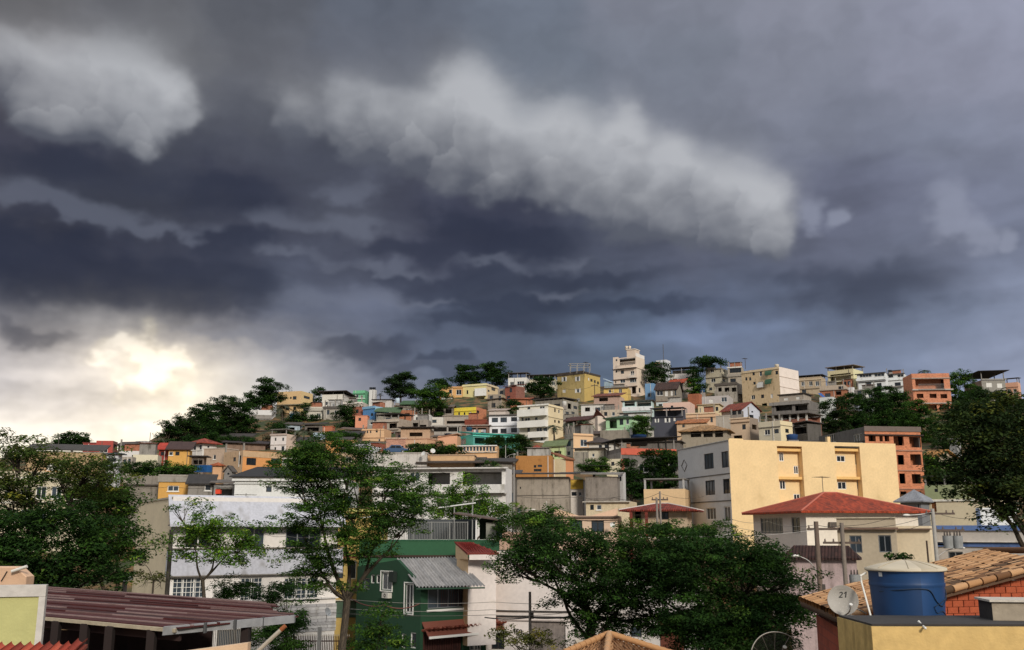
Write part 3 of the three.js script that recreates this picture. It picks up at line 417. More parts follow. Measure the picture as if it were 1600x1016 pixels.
h('ochre strip house with white slatted window under concrete', [247, 293, 295], [744, 792], '#d29a32', { D: 106, a: 5, cap: '#a39b8e', bands: [['L', 749, 9, '#8f887c', 0.12]], wins: [['L', 262, 759, 279, 768, 'g']] });
h('long stained grey retaining house left of the ochre strip', [196, 246, 250], [744, 792], '#857c70', { D: 108, a: 5, kind: 'mould', bands: [['L', 758, 2, '#5e564e', 0.3]] });
// --- left shoulder of the hill
h('square ochre house alone on the left shoulder of the hill', [432.5, 470, 488], [611, 645], '#d9b27a', { extras: false, D: 232, colR: '#e0bf83', a: 30, wins: [['L', 446, 620.5, 449, 623.5, 'k'], ['L', 453, 620.5, 455.5, 623.5, 'k'], ['L', 457.5, 619.5, 463, 624.5, 'k'], ['L', 447, 636, 452, 641, 'k'], ['L', 458, 636, 462, 641, 'k']], bands: [['L', 632, 1.5, '#8f8266', 0.5], ['R', 632, 1.5, '#8f8266', 0.5]] });  // right face tinted brighter to paint the sunlight on it
h('white parapet house with red brick band below the ochre house', [390, 424, 430], [641, 668], '#d8d5d2', { D: 222, bands: [['L', 652, 6, '#8a837c', 0.3], ['L', 666, 5, '#b0482c', 0.25]], wins: [['L', 398, 657, 402, 663, 'k'], ['L', 412, 657, 418, 662, 'g']] });
h('dark open carport shed on the left slope under the brick band', [396, 424, 428], [674, 692], '#6b615a', { D: 205, kind: 'mould', wins: [['L', 398, 678, 410, 688, 'v'], ['L', 412, 678, 423, 688, 'v']], roof: { t: 'flat', col: '#5a5450', over: 0.5 } });
h('low dark roofed shed beneath the hillside wood', [345, 392, 396], [684, 696], '#77695e', { D: 190, kind: 'mould', roof: { t: 'shed', h: [0, 0.2, 1.2, 1.2], col: '#3e3733', over: 0.5 }, wins: [['L', 356, 688, 380, 694, 'v']] });
h('long brown tin roofed shed left of the pinkish two storey house', [352, 414, 420], [694, 706], '#8b6e5a', { D: 178, kind: 'mould', roof: { t: 'shed', h: [0.3, 0, 1.0, 1.4], col: '#3a3030', over: 0.6 } });
h('pinkish white two storey house with slit windows on left slope', [422.5, 447, 462], [678, 708], '#e6dcd6', { D: 178, colR: '#d6bca8', wins: [['L', 429, 684, 431.5, 689, 'k'], ['L', 441, 684, 443.5, 689, 'k'], ['L', 428, 699, 431, 705, 'k'], ['L', 439, 697, 444, 704, 'g']], bands: [['L', 679, 3, '#b7a295', 0.15], ['L', 695, 1, '#a89a90']], roof: { t: 'canopy', y: 670, col: '#847f7a', posts: 2, tilt: 0, over: 0.1, pr: 0.07 } });
h('pale house with a blue doorway under the ochre house', [452, 466, 469], [643, 660], '#c9c3b6', { D: 222, wins: [['L', 453, 646, 459, 655, 'd', '#2f6ea6'], ['L', 462, 647, 465, 652, 'k']] });
h('white three level house under a black tilted canopy roof', [503, 537, 550], [616, 640], '#e5dfd2', { D: 232, colR: '#d9d3ca', roof: { t: 'canopy', y: 611, col: '#3d3532', over: 1.0, posts: 3, tilt: -0.6, backWall: '#d8d4cc' }, wins: [['L', 508, 628, 512, 633, 'k'], ['L', 519, 628, 521.5, 633.5, 'k'], ['L', 523, 627.5, 525.5, 633.5, 'k'], ['L', 530, 625, 533, 629, 'k']] });
h('off white house with arched porch left of the grey house', [478, 503, 506], [636, 664], '#cfc8b8', { D: 222, kind: 'worn', bands: [['L', 640, 5, '#b8b1a1', 0.3]], wins: [['L', 484, 648, 488, 654, 'k'], ['L', 495, 646, 501, 652, 'g']] });
h('tall plain grey house with four windows beside the round green tree', [505.5, 532, 540], [636, 668], '#a29a8c', { D: 220, kind: 'worn', bands: [['L', 637, 4, '#5a534d', 0.2]], wins: [['L', 510.5, 641, 514.5, 648, 'k'], ['L', 522.5, 641, 529, 647, 'g'], ['L', 509.5, 655.5, 514.5, 664, 'd', '#3c2f28'], ['L', 523, 656, 526, 661, 'k']] });
h('mint green house on the skyline beside the white tank tower', [551.5, 570, 577], [610, 630], '#5fb583', { D: 250, colR: '#4f9d72', bands: [['L', 615, 2, '#3f8f66', 0.2], ['L', 623, 1, '#d4e4d6', 0.3]], wins: [['L', 556, 617, 560, 622, 'g'], ['L', 563, 618, 567, 622, 'g']] });
h('narrow white tower carrying black water tanks on the skyline', [576.5, 585, 588.5], [609, 630], '#dcd9d4', { D: 250, name: 'water_tower_house' });
h('white banded house top above the red brick house', [534, 566, 575], [628, 640], '#cfc3b6', { D: 228, kind: 'worn', bands: [['L', 630, 2, '#e2dad0', 0.2]] });
h('dark red brick house under the white banded roof', [551, 566, 573], [635, 652], '#9a5a44', { D: 221, kind: 'brick', wins: [['L', 556, 640, 560, 646, 'k']] });
h('bright blue house with pale blue parapet on the left slope', [567, 586, 608], [635, 655], '#3f86c0', { D: 217, colR: '#6aa6cf', bands: [['L', 636, 4, '#7fb4d6', 0.15], ['R', 638, 5, '#8dbad4', 0.15]], wins: [['L', 579, 646, 583, 650, 'k']] });
h('long white terrace house behind the blue house', [582, 612, 616], [626, 638], '#c7c0b8', { D: 232, kind: 'worn', roof: { t: 'canopy', y: 624, col: '#4c4440', posts: 3, over: 0.3 } });
h('low house with a moss green tin roof right of the blue house', [588, 622, 626], [645, 656], '#8d8778', { D: 214, kind: 'mould', roof: { t: 'shed', h: [0.3, 0, 1.8, 1.8], col: '#4f6a48', over: 0.5 } });
h('small salmon house with one dark window on the left slope', [555, 574, 577], [650, 666], '#d88a63', { D: 208, wins: [['L', 560, 653, 564, 658, 'k']], cap: '#c77c58' });
h('tiny grey house squeezed right of the salmon house', [574, 587, 589], [656, 674], '#8f8a82', { D: 204, kind: 'mould', wins: [['L', 578, 659, 583, 664, 'g']] });
h('red brick hut below the grey house on left slope', [504, 519, 523], [667, 682], '#b56a46', { D: 200, kind: 'brick', cap: '#c1643e' });
h('small pale blue house below the red brick hut', [489, 504, 508], [676, 692], '#9fb2c4', { D: 192, wins: [['L', 495, 683, 499, 688, 'k']] });
h('low orange flat roofed house behind the tall street tree', [509, 555, 562], [689, 708], '#d69549', { D: 172, wins: [['L', 538, 694, 541, 700, 'g'], ['L', 516, 694, 520, 700, 'k']], cap: '#c98d4e', roof: { t: 'shed', from: 686, h: [0, 0, 0.8, 0.8], col: '#473f3c', over: -0.8 } });
h('two tone peach house with three flat bands on the left slope', [565, 600, 611], [670, 696], '#e0b384', { D: 190, colR: '#d9a877', bands: [['L', 672, 1, '#c99a6c'], ['L', 684, 1.2, '#b98a60', 0.1]], wins: [['L', 573, 673, 575, 677, 'k'], ['L', 578, 673, 580, 677, 'k'], ['L', 587, 671, 590, 676, 'k'], ['L', 576, 688, 578, 692, 'k'], ['L', 591, 686, 594, 690, 'g'], ['R', 602, 688, 606, 693, 'g']] });
h('white walled shed with a rust brick side by the parked car', [546, 579, 602], [691, 712], '#d3d4d8', { D: 168, colR: '#93503c', kindR: 'brick', wins: [['L', 552, 696, 555, 700, 'k'], ['L', 570, 697, 573, 701, 'k']], roof: { t: 'shed', h: [0, 0, 0.4, 0.4], col: '#8c8884', over: 0.2 } });
h('low white house with a sloping pale roof below the shed', [558, 584, 592], [708, 728], '#b8b6b6', { D: 150, roof: { t: 'shed', h: [1.2, 0, 1, 1.6], col: '#c6c5c8', over: 0.3 } });
h('cream grey two storey house with a deep upper terrace', [587.5, 622.5, 645], [654, 684], '#b5a592', { D: 200, kind: 'worn', colR: '#a89683', bands: [['L', 658, 2, '#c4b6a4', 0.3], ['L', 671, 1.5, '#8d8072', 0.2]], wins: [['L', 608, 662, 620, 669, 'v'], ['L', 612, 674, 619, 681, 'g'], ['L', 591, 664, 601, 668, 'c'], ['R', 628, 666, 640, 674, 'v']], roof: { t: 'canopy', y: 646, col: '#3c3735', posts: 4, tilt: 0.2, over: 0.3 } });
h('grey concrete house with open dark porch left of the frame house', [643, 669, 674], [656, 678], '#978b7e', { D: 200, kind: 'mould', wins: [['L', 645, 661, 653, 668, 'v'], ['L', 655, 664, 666, 670, 'v']] });
h('pinkish brick terrace house under the peach house', [603, 635, 640], [684, 704], '#bf8a70', { D: 178, kind: 'brick', bands: [['L', 685, 1.5, '#d8b79d', 0.2]], wins: [['L', 612, 697, 630, 706, 'v']] });
h('tan house with dark roofed veranda and long parapet', [626, 672, 678], [670, 690], '#c29b78', { D: 187, kind: 'worn', roof: { t: 'shed', h: [0.3, 0.3, 0.7, 0.7], col: '#4a403b', over: 0.7 }, wins: [['L', 640, 676, 660, 682, 'v']] });
h('peach house with white grid window left of the shrub', [634, 667, 684], [686, 716], '#dba880', { D: 166, colR: '#cf9a72', wins: [['L', 636, 699, 643, 706, 'g']], cap: '#c98f6c' });
h('plain salmon end wall house above the round shrub', [684.5, 714, 720], [681, 712], '#e0a27a', { D: 172, roof: { t: 'shed', h: [-0.2, 0.4, 0.4, 0], col: '#b98767', over: 0.15 } });
h('house with dark open garage beside the parked blue car', [604, 628, 632], [699, 716], '#7a6f66', { D: 166, kind: 'mould', wins: [['L', 606, 702, 626, 713, 'v']] });
h('green tin roofed house left of the large round tree', [628, 652, 656], [632, 644], '#8b8474', { D: 228, kind: 'worn', roof: { t: 'shed', h: [0, 0, 1.5, 1.5], col: '#3f5f3e', over: 0.6 } });
h('brown tin shack under the green tin roof', [624, 648, 652], [641, 656], '#a86a48', { D: 216, kind: 'brick', roof: { t: 'shed', h: [0.9, 0.1, 0.6, 1.4], col: '#5d4a40', over: 0.4 }, wins: [['L', 632, 646, 640, 651, 'v']] });
h('weathered white house under the brown shack', [646, 672, 676], [648, 662], '#d8d4cc', { D: 207, kind: 'worn', wins: [['L', 650, 652, 656, 657, 'k'], ['L', 660, 651, 668, 658, 'v']] });
// --- middle of the hill
h('orange yellow house with four windows left of the pale yellow one', [686, 722, 724], [604, 634], '#dba45c', { D: 256, deep: 9, bands: [['L', 605.5, 2, '#c8934f', 0.2], ['L', 622, 1, '#b9854a', 0.15]], wins: [['L', 701.5, 609, 706, 615, 'k'], ['L', 713, 609, 721, 617, 'g'], ['L', 703, 624.5, 708, 630, 'k'], ['L', 712, 624, 720, 629, 'k'], ['L', 694, 612, 696, 616, 'k']] });
h('pale yellow house with a white balcony over a dark open floor', [723, 760, 778], [599, 631], '#e0d28e', { extras: false, D: 254, colR: '#d9bf94', bands: [['L', 601, 2.5, '#e7dca8', 0.2], ['R', 601, 2.5, '#dcc8a4', 0.2]], wins: [['L', 729, 610, 731.5, 616, 'k'], ['L', 741, 609, 744, 617, 'd', '#4d6148'], ['L', 726, 622.5, 740, 628, 'v'], ['L', 742, 622, 757, 628, 'v'], ['R', 762, 609, 765, 613, 'k'], ['R', 768, 618, 772, 624, 'k']], balconies: [['L', 744, 608, 760, 618, 0.9, '#ece9e2']] });
h('bright lemon yellow house with an orange brick side', [709.5, 744, 760], [636, 656], '#ead21f', { extras: false, D: 222, colR: '#c67d54', kindR: 'brick', wins: [['L', 716, 644.5, 718.5, 649, 'k'], ['L', 724.5, 644.5, 727, 648.5, 'k'], ['L', 733.5, 644, 736.5, 648, 'c'], ['R', 745, 641, 749, 647, 'k']], bands: [['L', 641.5, 0.8, '#d4bb15', 0.15]] });
h('grey two bay house with stone pillars left of the lemon house', [679.5, 707, 710], [636, 656], '#8b8074', { D: 222, kind: 'mould', wins: [['L', 681, 638, 693, 645, 'v'], ['L', 696, 638, 707, 647, 'v']], bands: [['L', 647.5, 2, '#a89c8e', 0.15]], roof: { t: 'gable', y: 631, col: '#6e6259', over: 0.5 } });
h('long low concrete house below the lemon house', [693, 742, 746], [650, 664], '#a5988a', { D: 212, kind: 'worn', wins: [['L', 698, 658, 728, 662, 'v']], roof: { t: 'flat', col: '#b1a698', over: 0.2 } });
h('small whitish hut with a shutter left of the long concrete house', [669, 692, 695], [652, 664], '#d3ccc0', { D: 210, kind: 'worn', wins: [['L', 674, 656, 682, 661, 'k']] });
h('grey concrete frame house with a wide open front', [675, 719, 722], [664, 686], '#a39a8f', { D: 196, kind: 'worn', wins: [['L', 677.5, 666, 698, 674.5, 'v'], ['L', 700.5, 666, 717.5, 674.5, 'v']], bands: [['L', 664.8, 1.8, '#b5aea4', 0.25]] });
h('dark red brick wall house left of the white house', [726, 760, 764], [656, 672], '#84402c', { D: 204, kind: 'brick', cap: '#94553d' });
h('carport with washing on a line under the red brick wall', [722, 762, 765], [665, 684], '#8a6a58', { D: 198, kind: 'brick', wins: [['L', 728, 669, 744, 677, 'v'], ['L', 746, 669, 760, 677, 'v']], roof: { t: 'shed', h: [0.1, 0.1, 0.5, 0.5], col: '#cabfb4', over: 0.4 } });
h('white house with six dark windows left of the cream apartment block', [764, 810, 813], [649, 682], '#e9e9ec', { extras: false, auto: false, D: 200, deep: 9, bands: [['L', 648.5, 1.6, '#55504e', 0.35], ['L', 665.5, 0.9, '#6c6866', 0.12]], nosill: true, wins: [['L', 768.5, 653, 778, 660, 'k'], ['L', 782, 652.5, 792, 660, 'k'], ['L', 798.5, 652, 808, 658.5, 'k'], ['L', 768.5, 670.5, 778, 677, 'k'], ['L', 782, 670, 791.5, 677, 'k'], ['L', 798.5, 669, 808, 676, 'k']] });
h('pinkish white gable house peeping over the white house', [764, 790, 796], [641, 654], '#cdbfb4', { D: 222, roof: { t: 'shed', h: [0, 0, 0.9, 0.9], col: '#b9aaa0', over: 0.3 } });
h('stone grey house with small dark windows above the pinkish gable', [762, 784, 790], [616, 642], '#9b8c7a', { D: 236, kind: 'mould', colR: '#b39d78', wins: [['L', 765, 619, 770, 624, 'k'], ['L', 779, 619, 783, 626, 'k'], ['L', 768, 630, 774, 637, 'k']], roof: { t: 'shed', from: 624, h: [0, 0.4, 0.4, 0], col: '#5c514a', over: 0.5 } });
h('grey hut with square windows beside the brick house', [778, 790, 796], [607, 628], '#9f9282', { D: 250, kind: 'worn', wins: [['L', 781, 611, 786, 616, 'k'], ['L', 781, 620, 785, 626, 'k']] });
h('stepped red brick house beneath the skyline veranda', [789, 806, 820], [603, 630], '#9a5844', { D: 246, kind: 'brick', colR: '#8a5a4a', kindR: 'brick', roof: { t: 'shed', h: [0.2, 0.2, 0.9, 0.9], col: '#6d3a2e', over: 0.4 }, wins: [['L', 796, 607, 800, 613, 'k'], ['L', 792, 619, 797, 626, 'k']] });
h('orange brick wall house with a tiled lean-to in the middle', [797, 826, 832], [622, 636], '#b87450', { D: 240, kind: 'brick', roof: { t: 'shed', h: [0, -0.3, 0.8, 0.8], col: '#a3573d', kind: 'tiles', over: 0.4 } });
h('white skyline house with a tin roof left of the long veranda', [794, 823, 828], [590, 612], '#ddd9d0', { D: 264, roof: { t: 'canopy', y: 582, col: '#554e4b', posts: 3, over: 0.3, tilt: 0.5 }, wins: [['L', 797, 597, 803, 603, 'g'], ['L', 808, 596, 819, 603, 'g']] });
h('long open veranda house with dark roof on the skyline', [824, 868, 872], [592, 612], '#c9bfa6', { D: 268, kind: 'worn', roof: { t: 'canopy', y: 585, col: '#46413f', posts: 6, over: 0.5, tilt: 0.2 }, wins: [['L', 862, 596, 867, 602, 'g']] });
h('olive yellow block with white shutters and a rooftop frame', [871, 913, 938], [581, 633], '#b39a55', { extras: false, auto: false, D: 250, colR: '#c2a34e', a: 32, kind: 'worn', kindR: 'plaster', bands: [['L', 581.5, 5, '#4a4037', 0.12], ['R', 582, 3, '#4a4037', 0.12]], wins: [['L', 880, 589.5, 883.5, 596, 's'], ['L', 901, 589, 904.5, 595.5, 's'], ['L', 879, 609, 884, 613.5, 'c'], ['L', 901, 608, 905, 613.5, 's'], ['R', 919, 590, 921, 595, 'c'], ['R', 922.5, 592, 926, 597, 'k'], ['R', 928, 594, 931, 599, 'k'], ['R', 933, 596, 936, 601, 'k'], ['L', 888, 622, 891, 627, 'k'], ['L', 901, 623, 906, 627, 'c']] });  // brighter yellow right face has sunlight mixed into its colour
h('cream apartment block with four floors of white balconies', [811, 857, 880], [631, 700], '#e9e2cf', { extras: false, auto: false, D: 190, colR: '#e4cfa4', a: 28, nosill: true, bands: [['L', 632, 2.2, '#f2ede2', 0.25], ['R', 634, 1.5, '#efdfba', 0.15], ['R', 651, 0.8, '#a99a78', 0.08], ['R', 668, 0.8, '#a99a78', 0.08]], wins: [['L', 824, 636.5, 828.5, 642, 'k'], ['L', 843, 635.5, 851, 641, 'g'], ['L', 815, 653, 818, 658, 'k'], ['L', 820, 653, 828, 658, 'g'], ['L', 836, 652.5, 840, 657, 'k'], ['L', 824, 669, 828, 676, 'k'], ['L', 838, 668.5, 847, 675, 'g'], ['L', 849, 669, 855, 674.5, 'k'], ['L', 828, 685, 831, 690, 'k'], ['L', 845, 684, 848.5, 690, 'k'], ['R', 866, 638, 868.5, 644.5, 'k'], ['R', 872.5, 640, 875, 646.5, 'g'], ['R', 866, 656, 868.5, 661, 'k'], ['R', 872, 657, 875, 662, 'k']], balconies: [['L', 812, 642, 856, 648.5, 1.1, '#efeae0'], ['L', 812, 659.5, 856, 666, 1.1, '#efeae0'], ['L', 829, 676, 856, 682.5, 1.1, '#efeae0'], ['L', 821, 691, 856, 696, 1.1, '#efeae0']] });
h('grey house with a long dark roofed veranda above the cream block', [836, 880, 904], [624, 652], '#8f8676', { D: 214, kind: 'mould', colR: '#a59d8c', roof: { t: 'canopy', y: 621, col: '#57514d', posts: 7, over: 0.4, tilt: 0.3 }, wins: [['R', 887, 630, 893, 640, 'v'], ['R', 896, 634, 902, 640, 'k'], ['R', 884, 643, 889, 648, 'k'], ['R', 893, 643, 898, 648, 'k']] });
h('maroon tile roofed house with a long porch behind the palms', [884, 918, 940], [656, 684], '#b0a294', { D: 196, kind: 'worn', colR: '#c9b9a9', roof: { t: 'gable', y: 647, col: '#57312b', kind: 'tiles', over: 0.7 }, wins: [['L', 886, 658, 900, 664, 'v'], ['L', 902, 658, 916, 664, 'v']] });
h('white gable end house beside the mint green house', [930, 934, 948], [650, 682], '#cdbcaf', { D: 192, colR: '#d4c2b2', a: 68, roof: { t: 'shed', h: [0, 1.4, -1.0, 0], col: '#7a4a40', over: 0.3 } });
h('pale grey house with a sloping peach side wall', [882, 896, 927], [677, 716], '#b5ab9a', { D: 168, colR: '#e3b98a', a: 62, kind: 'worn', kindR: 'plaster', wins: [['L', 885, 690, 892, 697, 'k'], ['L', 886, 706, 891, 711, 'k']], bands: [['L', 686, 1, '#6b6257', 0.15], ['R', 680, 1.6, '#caa074', 0.15]] });
h('pale lime green house with arched openings under the palms', [851, 882, 885], [698, 722], '#b9c88a', { D: 162, deep: 8, roof: { t: 'shed', h: [0, 0.2, 1.4, 1.2], col: '#6d7b52', over: 0.4 }, wins: [['L', 856, 706, 864, 714, 'v'], ['L', 866, 705, 877, 714, 'v']] });
h('small brown house with a red tiled hip roof by the teal fence', [826, 847, 852], [703, 722], '#6e5c4e', { D: 160, kind: 'mould', roof: { t: 'hip', y: 694, col: '#a84a33', kind: 'tiles', over: 0.5 }, wins: [['L', 834, 707, 842, 713, 'k']] });
h('turquoise house with a framed open terrace', [717, 739, 812], [678, 716], '#4fcfb8', { extras: false, auto: false, D: 172, a: 66, deep: 6, colR: '#2c8f84', wins: [['R', 742, 684, 757, 694, 'v'], ['R', 759, 684, 773, 694, 'v'], ['R', 775, 684, 789, 694, 'v'], ['R', 791, 684, 804, 694, 'v'], ['L', 719, 687, 728, 694, 'b']], roof: { t: 'shed', h: [1.0, 0.15, 0.15, 0.4], col: '#3aa594', over: 0.2, th: 0.2 }, bands: [['R', 681, 1.6, '#4fcfb8', 0.2]] });
h('peach house topped by a row of white framed glass panes', [716, 776, 780], [696, 730], '#e0ae78', { extras: false, auto: false, D: 156, deep: 7, nosill: true, bands: [['L', 696.5, 1.5, '#e8e6e2', 0.2], ['L', 706.5, 1.5, '#d8c8b4', 0.25]], wins: grid('L', 718, 697.5, 774, 705.5, 11, 1, 0.82, 0.95, 'g') });
// --- around the white tower
const towerHouse = h('tall white tower house with roof terrace and twin roof tanks', [958.5, 995, 1008], [557, 620], '#e2cdb8', { extras: false, auto: false, name: 'tower_house', D: 258, colR: '#e8d3bb', a: 24, wins: [['L', 962, 579, 964.5, 582.5, 'k'], ['L', 970, 579, 975, 584, 'k'], ['L', 985, 580, 991, 586, 'g'], ['L', 969, 593, 977, 598, 'g'], ['L', 984, 592, 995, 597, 'g'], ['L', 961, 596, 963, 599, 'k'], ['L', 968, 561, 993, 569, 'v'], ['L', 962, 561.5, 964.5, 564.5, 'k'], ['L', 987, 604, 994, 615, 'v'], ['R', 998, 606, 1001, 614, 'k'], ['R', 1001, 596, 1003, 599, 'k']], bands: [['L', 574.5, 1.1, '#5c4a40', 0.25], ['R', 575, 0.6, '#a58f7a', 0.08], ['L', 591, 1.2, '#6d584b', 0.25], ['L', 603.5, 1.2, '#6d584b', 0.25]], balconies: [['L', 967, 567.5, 995, 573.5, 0.9, '#ead9c6', true], ['L', 984, 585, 994.5, 589.5, 0.8, '#dcd6cc', true]] });  // right face coloured a touch paler, painting the sun on it
{ const b = towerHouse, u = x => b.local(x, 560, 'L')[0], v = y => b.local(985, y, 'L')[1]; b.P('stair_head', box(u(976), b.H - 0.5, -4.5, u(989), v(545), -1.5), M('#dcc6b0')); b.P('cornice', box(u(976) - 0.15, v(545) + 0.003, -4.65, u(989) + 0.15, v(545) + 0.2, -1.35), M('#e8d8c6')); b.P('side_parapet', box(0.002, b.H - 0.003, 0.002 - 0.2, b.wr, b.H + 0.95, -0.002), M('#eee6dc'), 'R'); b.P('side_parapet', box(-b.wl, b.H - 0.003, -0.2, u(966), b.H + 0.35, -0.002), M('#e2cdb8')); }
h('yellow low house at the foot of the white tower', [943.5, 981, 986], [605, 622], '#d8b356', { D: 246, bands: [['L', 606, 2, '#5c4a34', 0.2]], wins: [['L', 951, 609, 955, 614, 'g'], ['L', 967, 608, 972, 614, 'g']] });
h('rust roofed house below the yellow low house', [928, 968, 976], [618, 640], '#b59482', { D: 230, kind: 'worn', colR: '#d0ae98', roof: { t: 'shed', h: [0, 0, 1.6, 1.6], col: '#8a5140', kind: 'tiles', over: 0.5 }, wins: [['L', 955, 632, 960, 638, 'k'], ['L', 936, 622, 950, 627, 'v']] });
h('pale blue tin shed left of the tower foot', [944, 954, 958], [596, 612], '#a9c3d6', { D: 256, kind: 'sheet', roof: { t: 'shed', h: [0.9, -0.2, 0, 1], col: '#b6cbdc', over: 0.2 } });
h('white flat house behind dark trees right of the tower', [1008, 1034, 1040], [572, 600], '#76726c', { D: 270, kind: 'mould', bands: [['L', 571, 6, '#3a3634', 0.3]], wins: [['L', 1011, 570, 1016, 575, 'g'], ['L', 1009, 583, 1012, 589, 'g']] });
h('white box house on the skyline beside the thin mast', [1025.5, 1041, 1048], [562, 586], '#e3e3e6', { D: 280, colR: '#d3d3d8', wins: [['R', 1043, 568, 1046, 572, 'k']] });
h('white walled house under a broad black terrace roof', [1047, 1084, 1088], [583, 604], '#d9d0c8', { D: 268, roof: { t: 'canopy', y: 573, col: '#2d2a2b', posts: 3, over: 0.3, backWall: '#c9c2ba' }, wins: [['L', 1052, 592, 1058, 598, 'k']] });
h('small house with an orange red tile roof below the terrace roof', [1046, 1068, 1077], [598, 614], '#8e8176', { D: 254, kind: 'worn', roof: { t: 'gable', y: 590, col: '#b8502f', kind: 'tiles', over: 0.5 }, wins: [['L', 1064, 600, 1072, 606, 'k']] });
h('brown roofed house with a row of white shuttered windows', [1024.5, 1058, 1066], [608, 632], '#8c8272', { D: 244, kind: 'worn', roof: { t: 'gable', y: 594, col: '#4a332c', kind: 'tiles', over: 0.4 }, wins: [['L', 1026, 611, 1036, 618, 'g'], ['L', 1039, 610, 1044, 619, 'c'], ['L', 1048, 610, 1052, 618, 'c'], ['L', 1054, 610, 1057, 618, 'k']] });
h('deep blue walled shed right of the white tower', [1008, 1022, 1025], [599, 622], '#5f8fb8', { D: 252, wins: [['L', 1012, 615, 1018, 620, 'k']] });
h('house with a turquoise veranda and white balustrade', [973, 1019, 1022], [626, 654], '#bfd6d2', { D: 222, deep: 7, wins: [['L', 976, 628, 992, 634.5, 'v'], ['L', 995, 628, 1018, 634.5, 'v']], bands: [['L', 638, 6.5, '#e6e6e6', 0.18], ['L', 645, 1, '#7c7d80', 0.2]], roof: { t: 'flat', col: '#5a5552', over: 0.4 } });
h('pink low house with a flat roof behind the slate house', [1036, 1078, 1086], [628, 644], '#dcb5a2', { D: 226, wins: [['L', 1048, 634, 1052, 639, 'k']] });
h('orange brick cube house left of the white grey house', [1075, 1092, 1099], [615, 634], '#a8623f', { D: 240, kind: 'brick' });
h('dark slate grey house with white window shutters', [1017, 1068, 1073], [650, 690], '#474852', { extras: false, D: 190, deep: 8, wins: [['L', 1025, 655, 1028, 660, 's'], ['L', 1041, 654, 1045, 660, 's'], ['L', 1052.5, 653, 1056, 658, 'c']], bands: [['L', 651, 1, '#33343c', 0.2]], roof: { t: 'canopy', y: 636, col: '#383a42', posts: 3, over: 0.1, backWall: '#4d4e59' } });
h('mint house with white columns and a green tiled porch', [947, 988, 1009], [652, 682], '#a6d3a0', { extras: false, D: 188, a: 18, colR: '#b5dda9', wins: [['L', 952, 656, 964, 669, 'v'], ['L', 968, 655, 974, 664, 'k'], ['L', 978, 655, 983, 663, 'g']], roof: { t: 'hip', y: 646, col: '#47604a', kind: 'tiles', over: 0.5 }, bands: [['L', 671, 2, '#c7e2bf', 0.2]] });
h('beige stone house with dark gap below the mint house', [938, 978, 984], [672, 694], '#8d8272', { D: 180, kind: 'mould' });
h('white house with a dark hipped roof beside the black canopy', [906, 958, 968], [691, 714], '#d9d2c6', { D: 168, roof: { t: 'hip', y: 680, col: '#4c4340', over: 0.6 }, wins: [['L', 935, 695, 941, 700, 'g'], ['L', 944, 694, 950, 700, 'g']] });
h('house with an orange red parapet under a huge black canopy', [949, 971, 1056], [700, 738], '#8e857a', { extras: false, D: 150, a: 70, deep: 9, kind: 'mould', colR: '#6b6560', kindR: 'mould', bands: [['R', 705.5, 10, '#cf5f45', 0.12], ['L', 712, 10, '#a79e92', 0.1]], roof: { t: 'canopy', y: 686, col: '#2b2829', posts: 3, over: 0.8, tilt: 0.6, th: 0.12 }, wins: [['R', 974, 716, 984, 730, 'o'], ['R', 1010, 716, 1030, 728, 'o']] });
h('long cream house with pale stepped walls below the hipped roof', [898, 944, 950], [700, 744], '#cfc5ac', { D: 156, kind: 'worn', wins: [['L', 903, 710, 907, 716, 'k'], ['L', 925, 709, 929, 714, 'g']], roof: { t: 'shed', from: 700, h: [0, 0, 0.5, 0.5], col: '#4f4a46', over: 0.5 } });
h('stained grey stub wall house with a rounded top', [897, 916, 920], [706, 744], '#948c7c', { D: 150, kind: 'mould' });
h('pale cream house with a salmon corner pillar', [948, 971, 976], [717, 748], '#d5c8a8', { D: 146, colR: '#d97a5c', wins: [['L', 955, 722, 960, 728, 'k']] });
// --- right half
h('off white two storey house under the blue tank on the skyline', [1103, 1128, 1138], [575, 610], '#c7bda2', { D: 262, kind: 'worn', bands: [['L', 576, 1.5, '#8d8470', 0.2], ['L', 589, 1, '#857c6a', 0.2], ['R', 588, 1, '#857c6a', 0.2]], wins: [['L', 1110, 577.5, 1115.5, 582, 'g'], ['L', 1125, 577, 1128, 582, 'k'], ['L', 1111, 592, 1118, 597, 'g'], ['R', 1130, 578, 1133, 582, 'k'], ['R', 1129, 592, 1133, 597, 'k'], ['L', 1108, 606, 1113, 610, 'k']] });
h('glazed grey house between the off white and beige blocks', [1138, 1160, 1163], [573, 612], '#a79a86', { D: 258, kind: 'worn', bands: [['L', 573.5, 2, '#dfdbd2', 0.2], ['L', 586, 4, '#978c7c', 0.3]], wins: [['L', 1140, 576, 1159, 582, 'k'], ['L', 1141, 592, 1150, 597, 'k']] });
h('concrete terrace house with a row of arches under the glazed house', [1118, 1152, 1163], [598, 622], '#a99f90', { D: 250, kind: 'mould', bands: [['L', 599, 4, '#5c534b', 0.2]], wins: [['L', 1122, 606, 1128, 612, 'v'], ['L', 1132, 606, 1140, 612, 'v'], ['L', 1143, 606, 1151, 612, 'v']] });
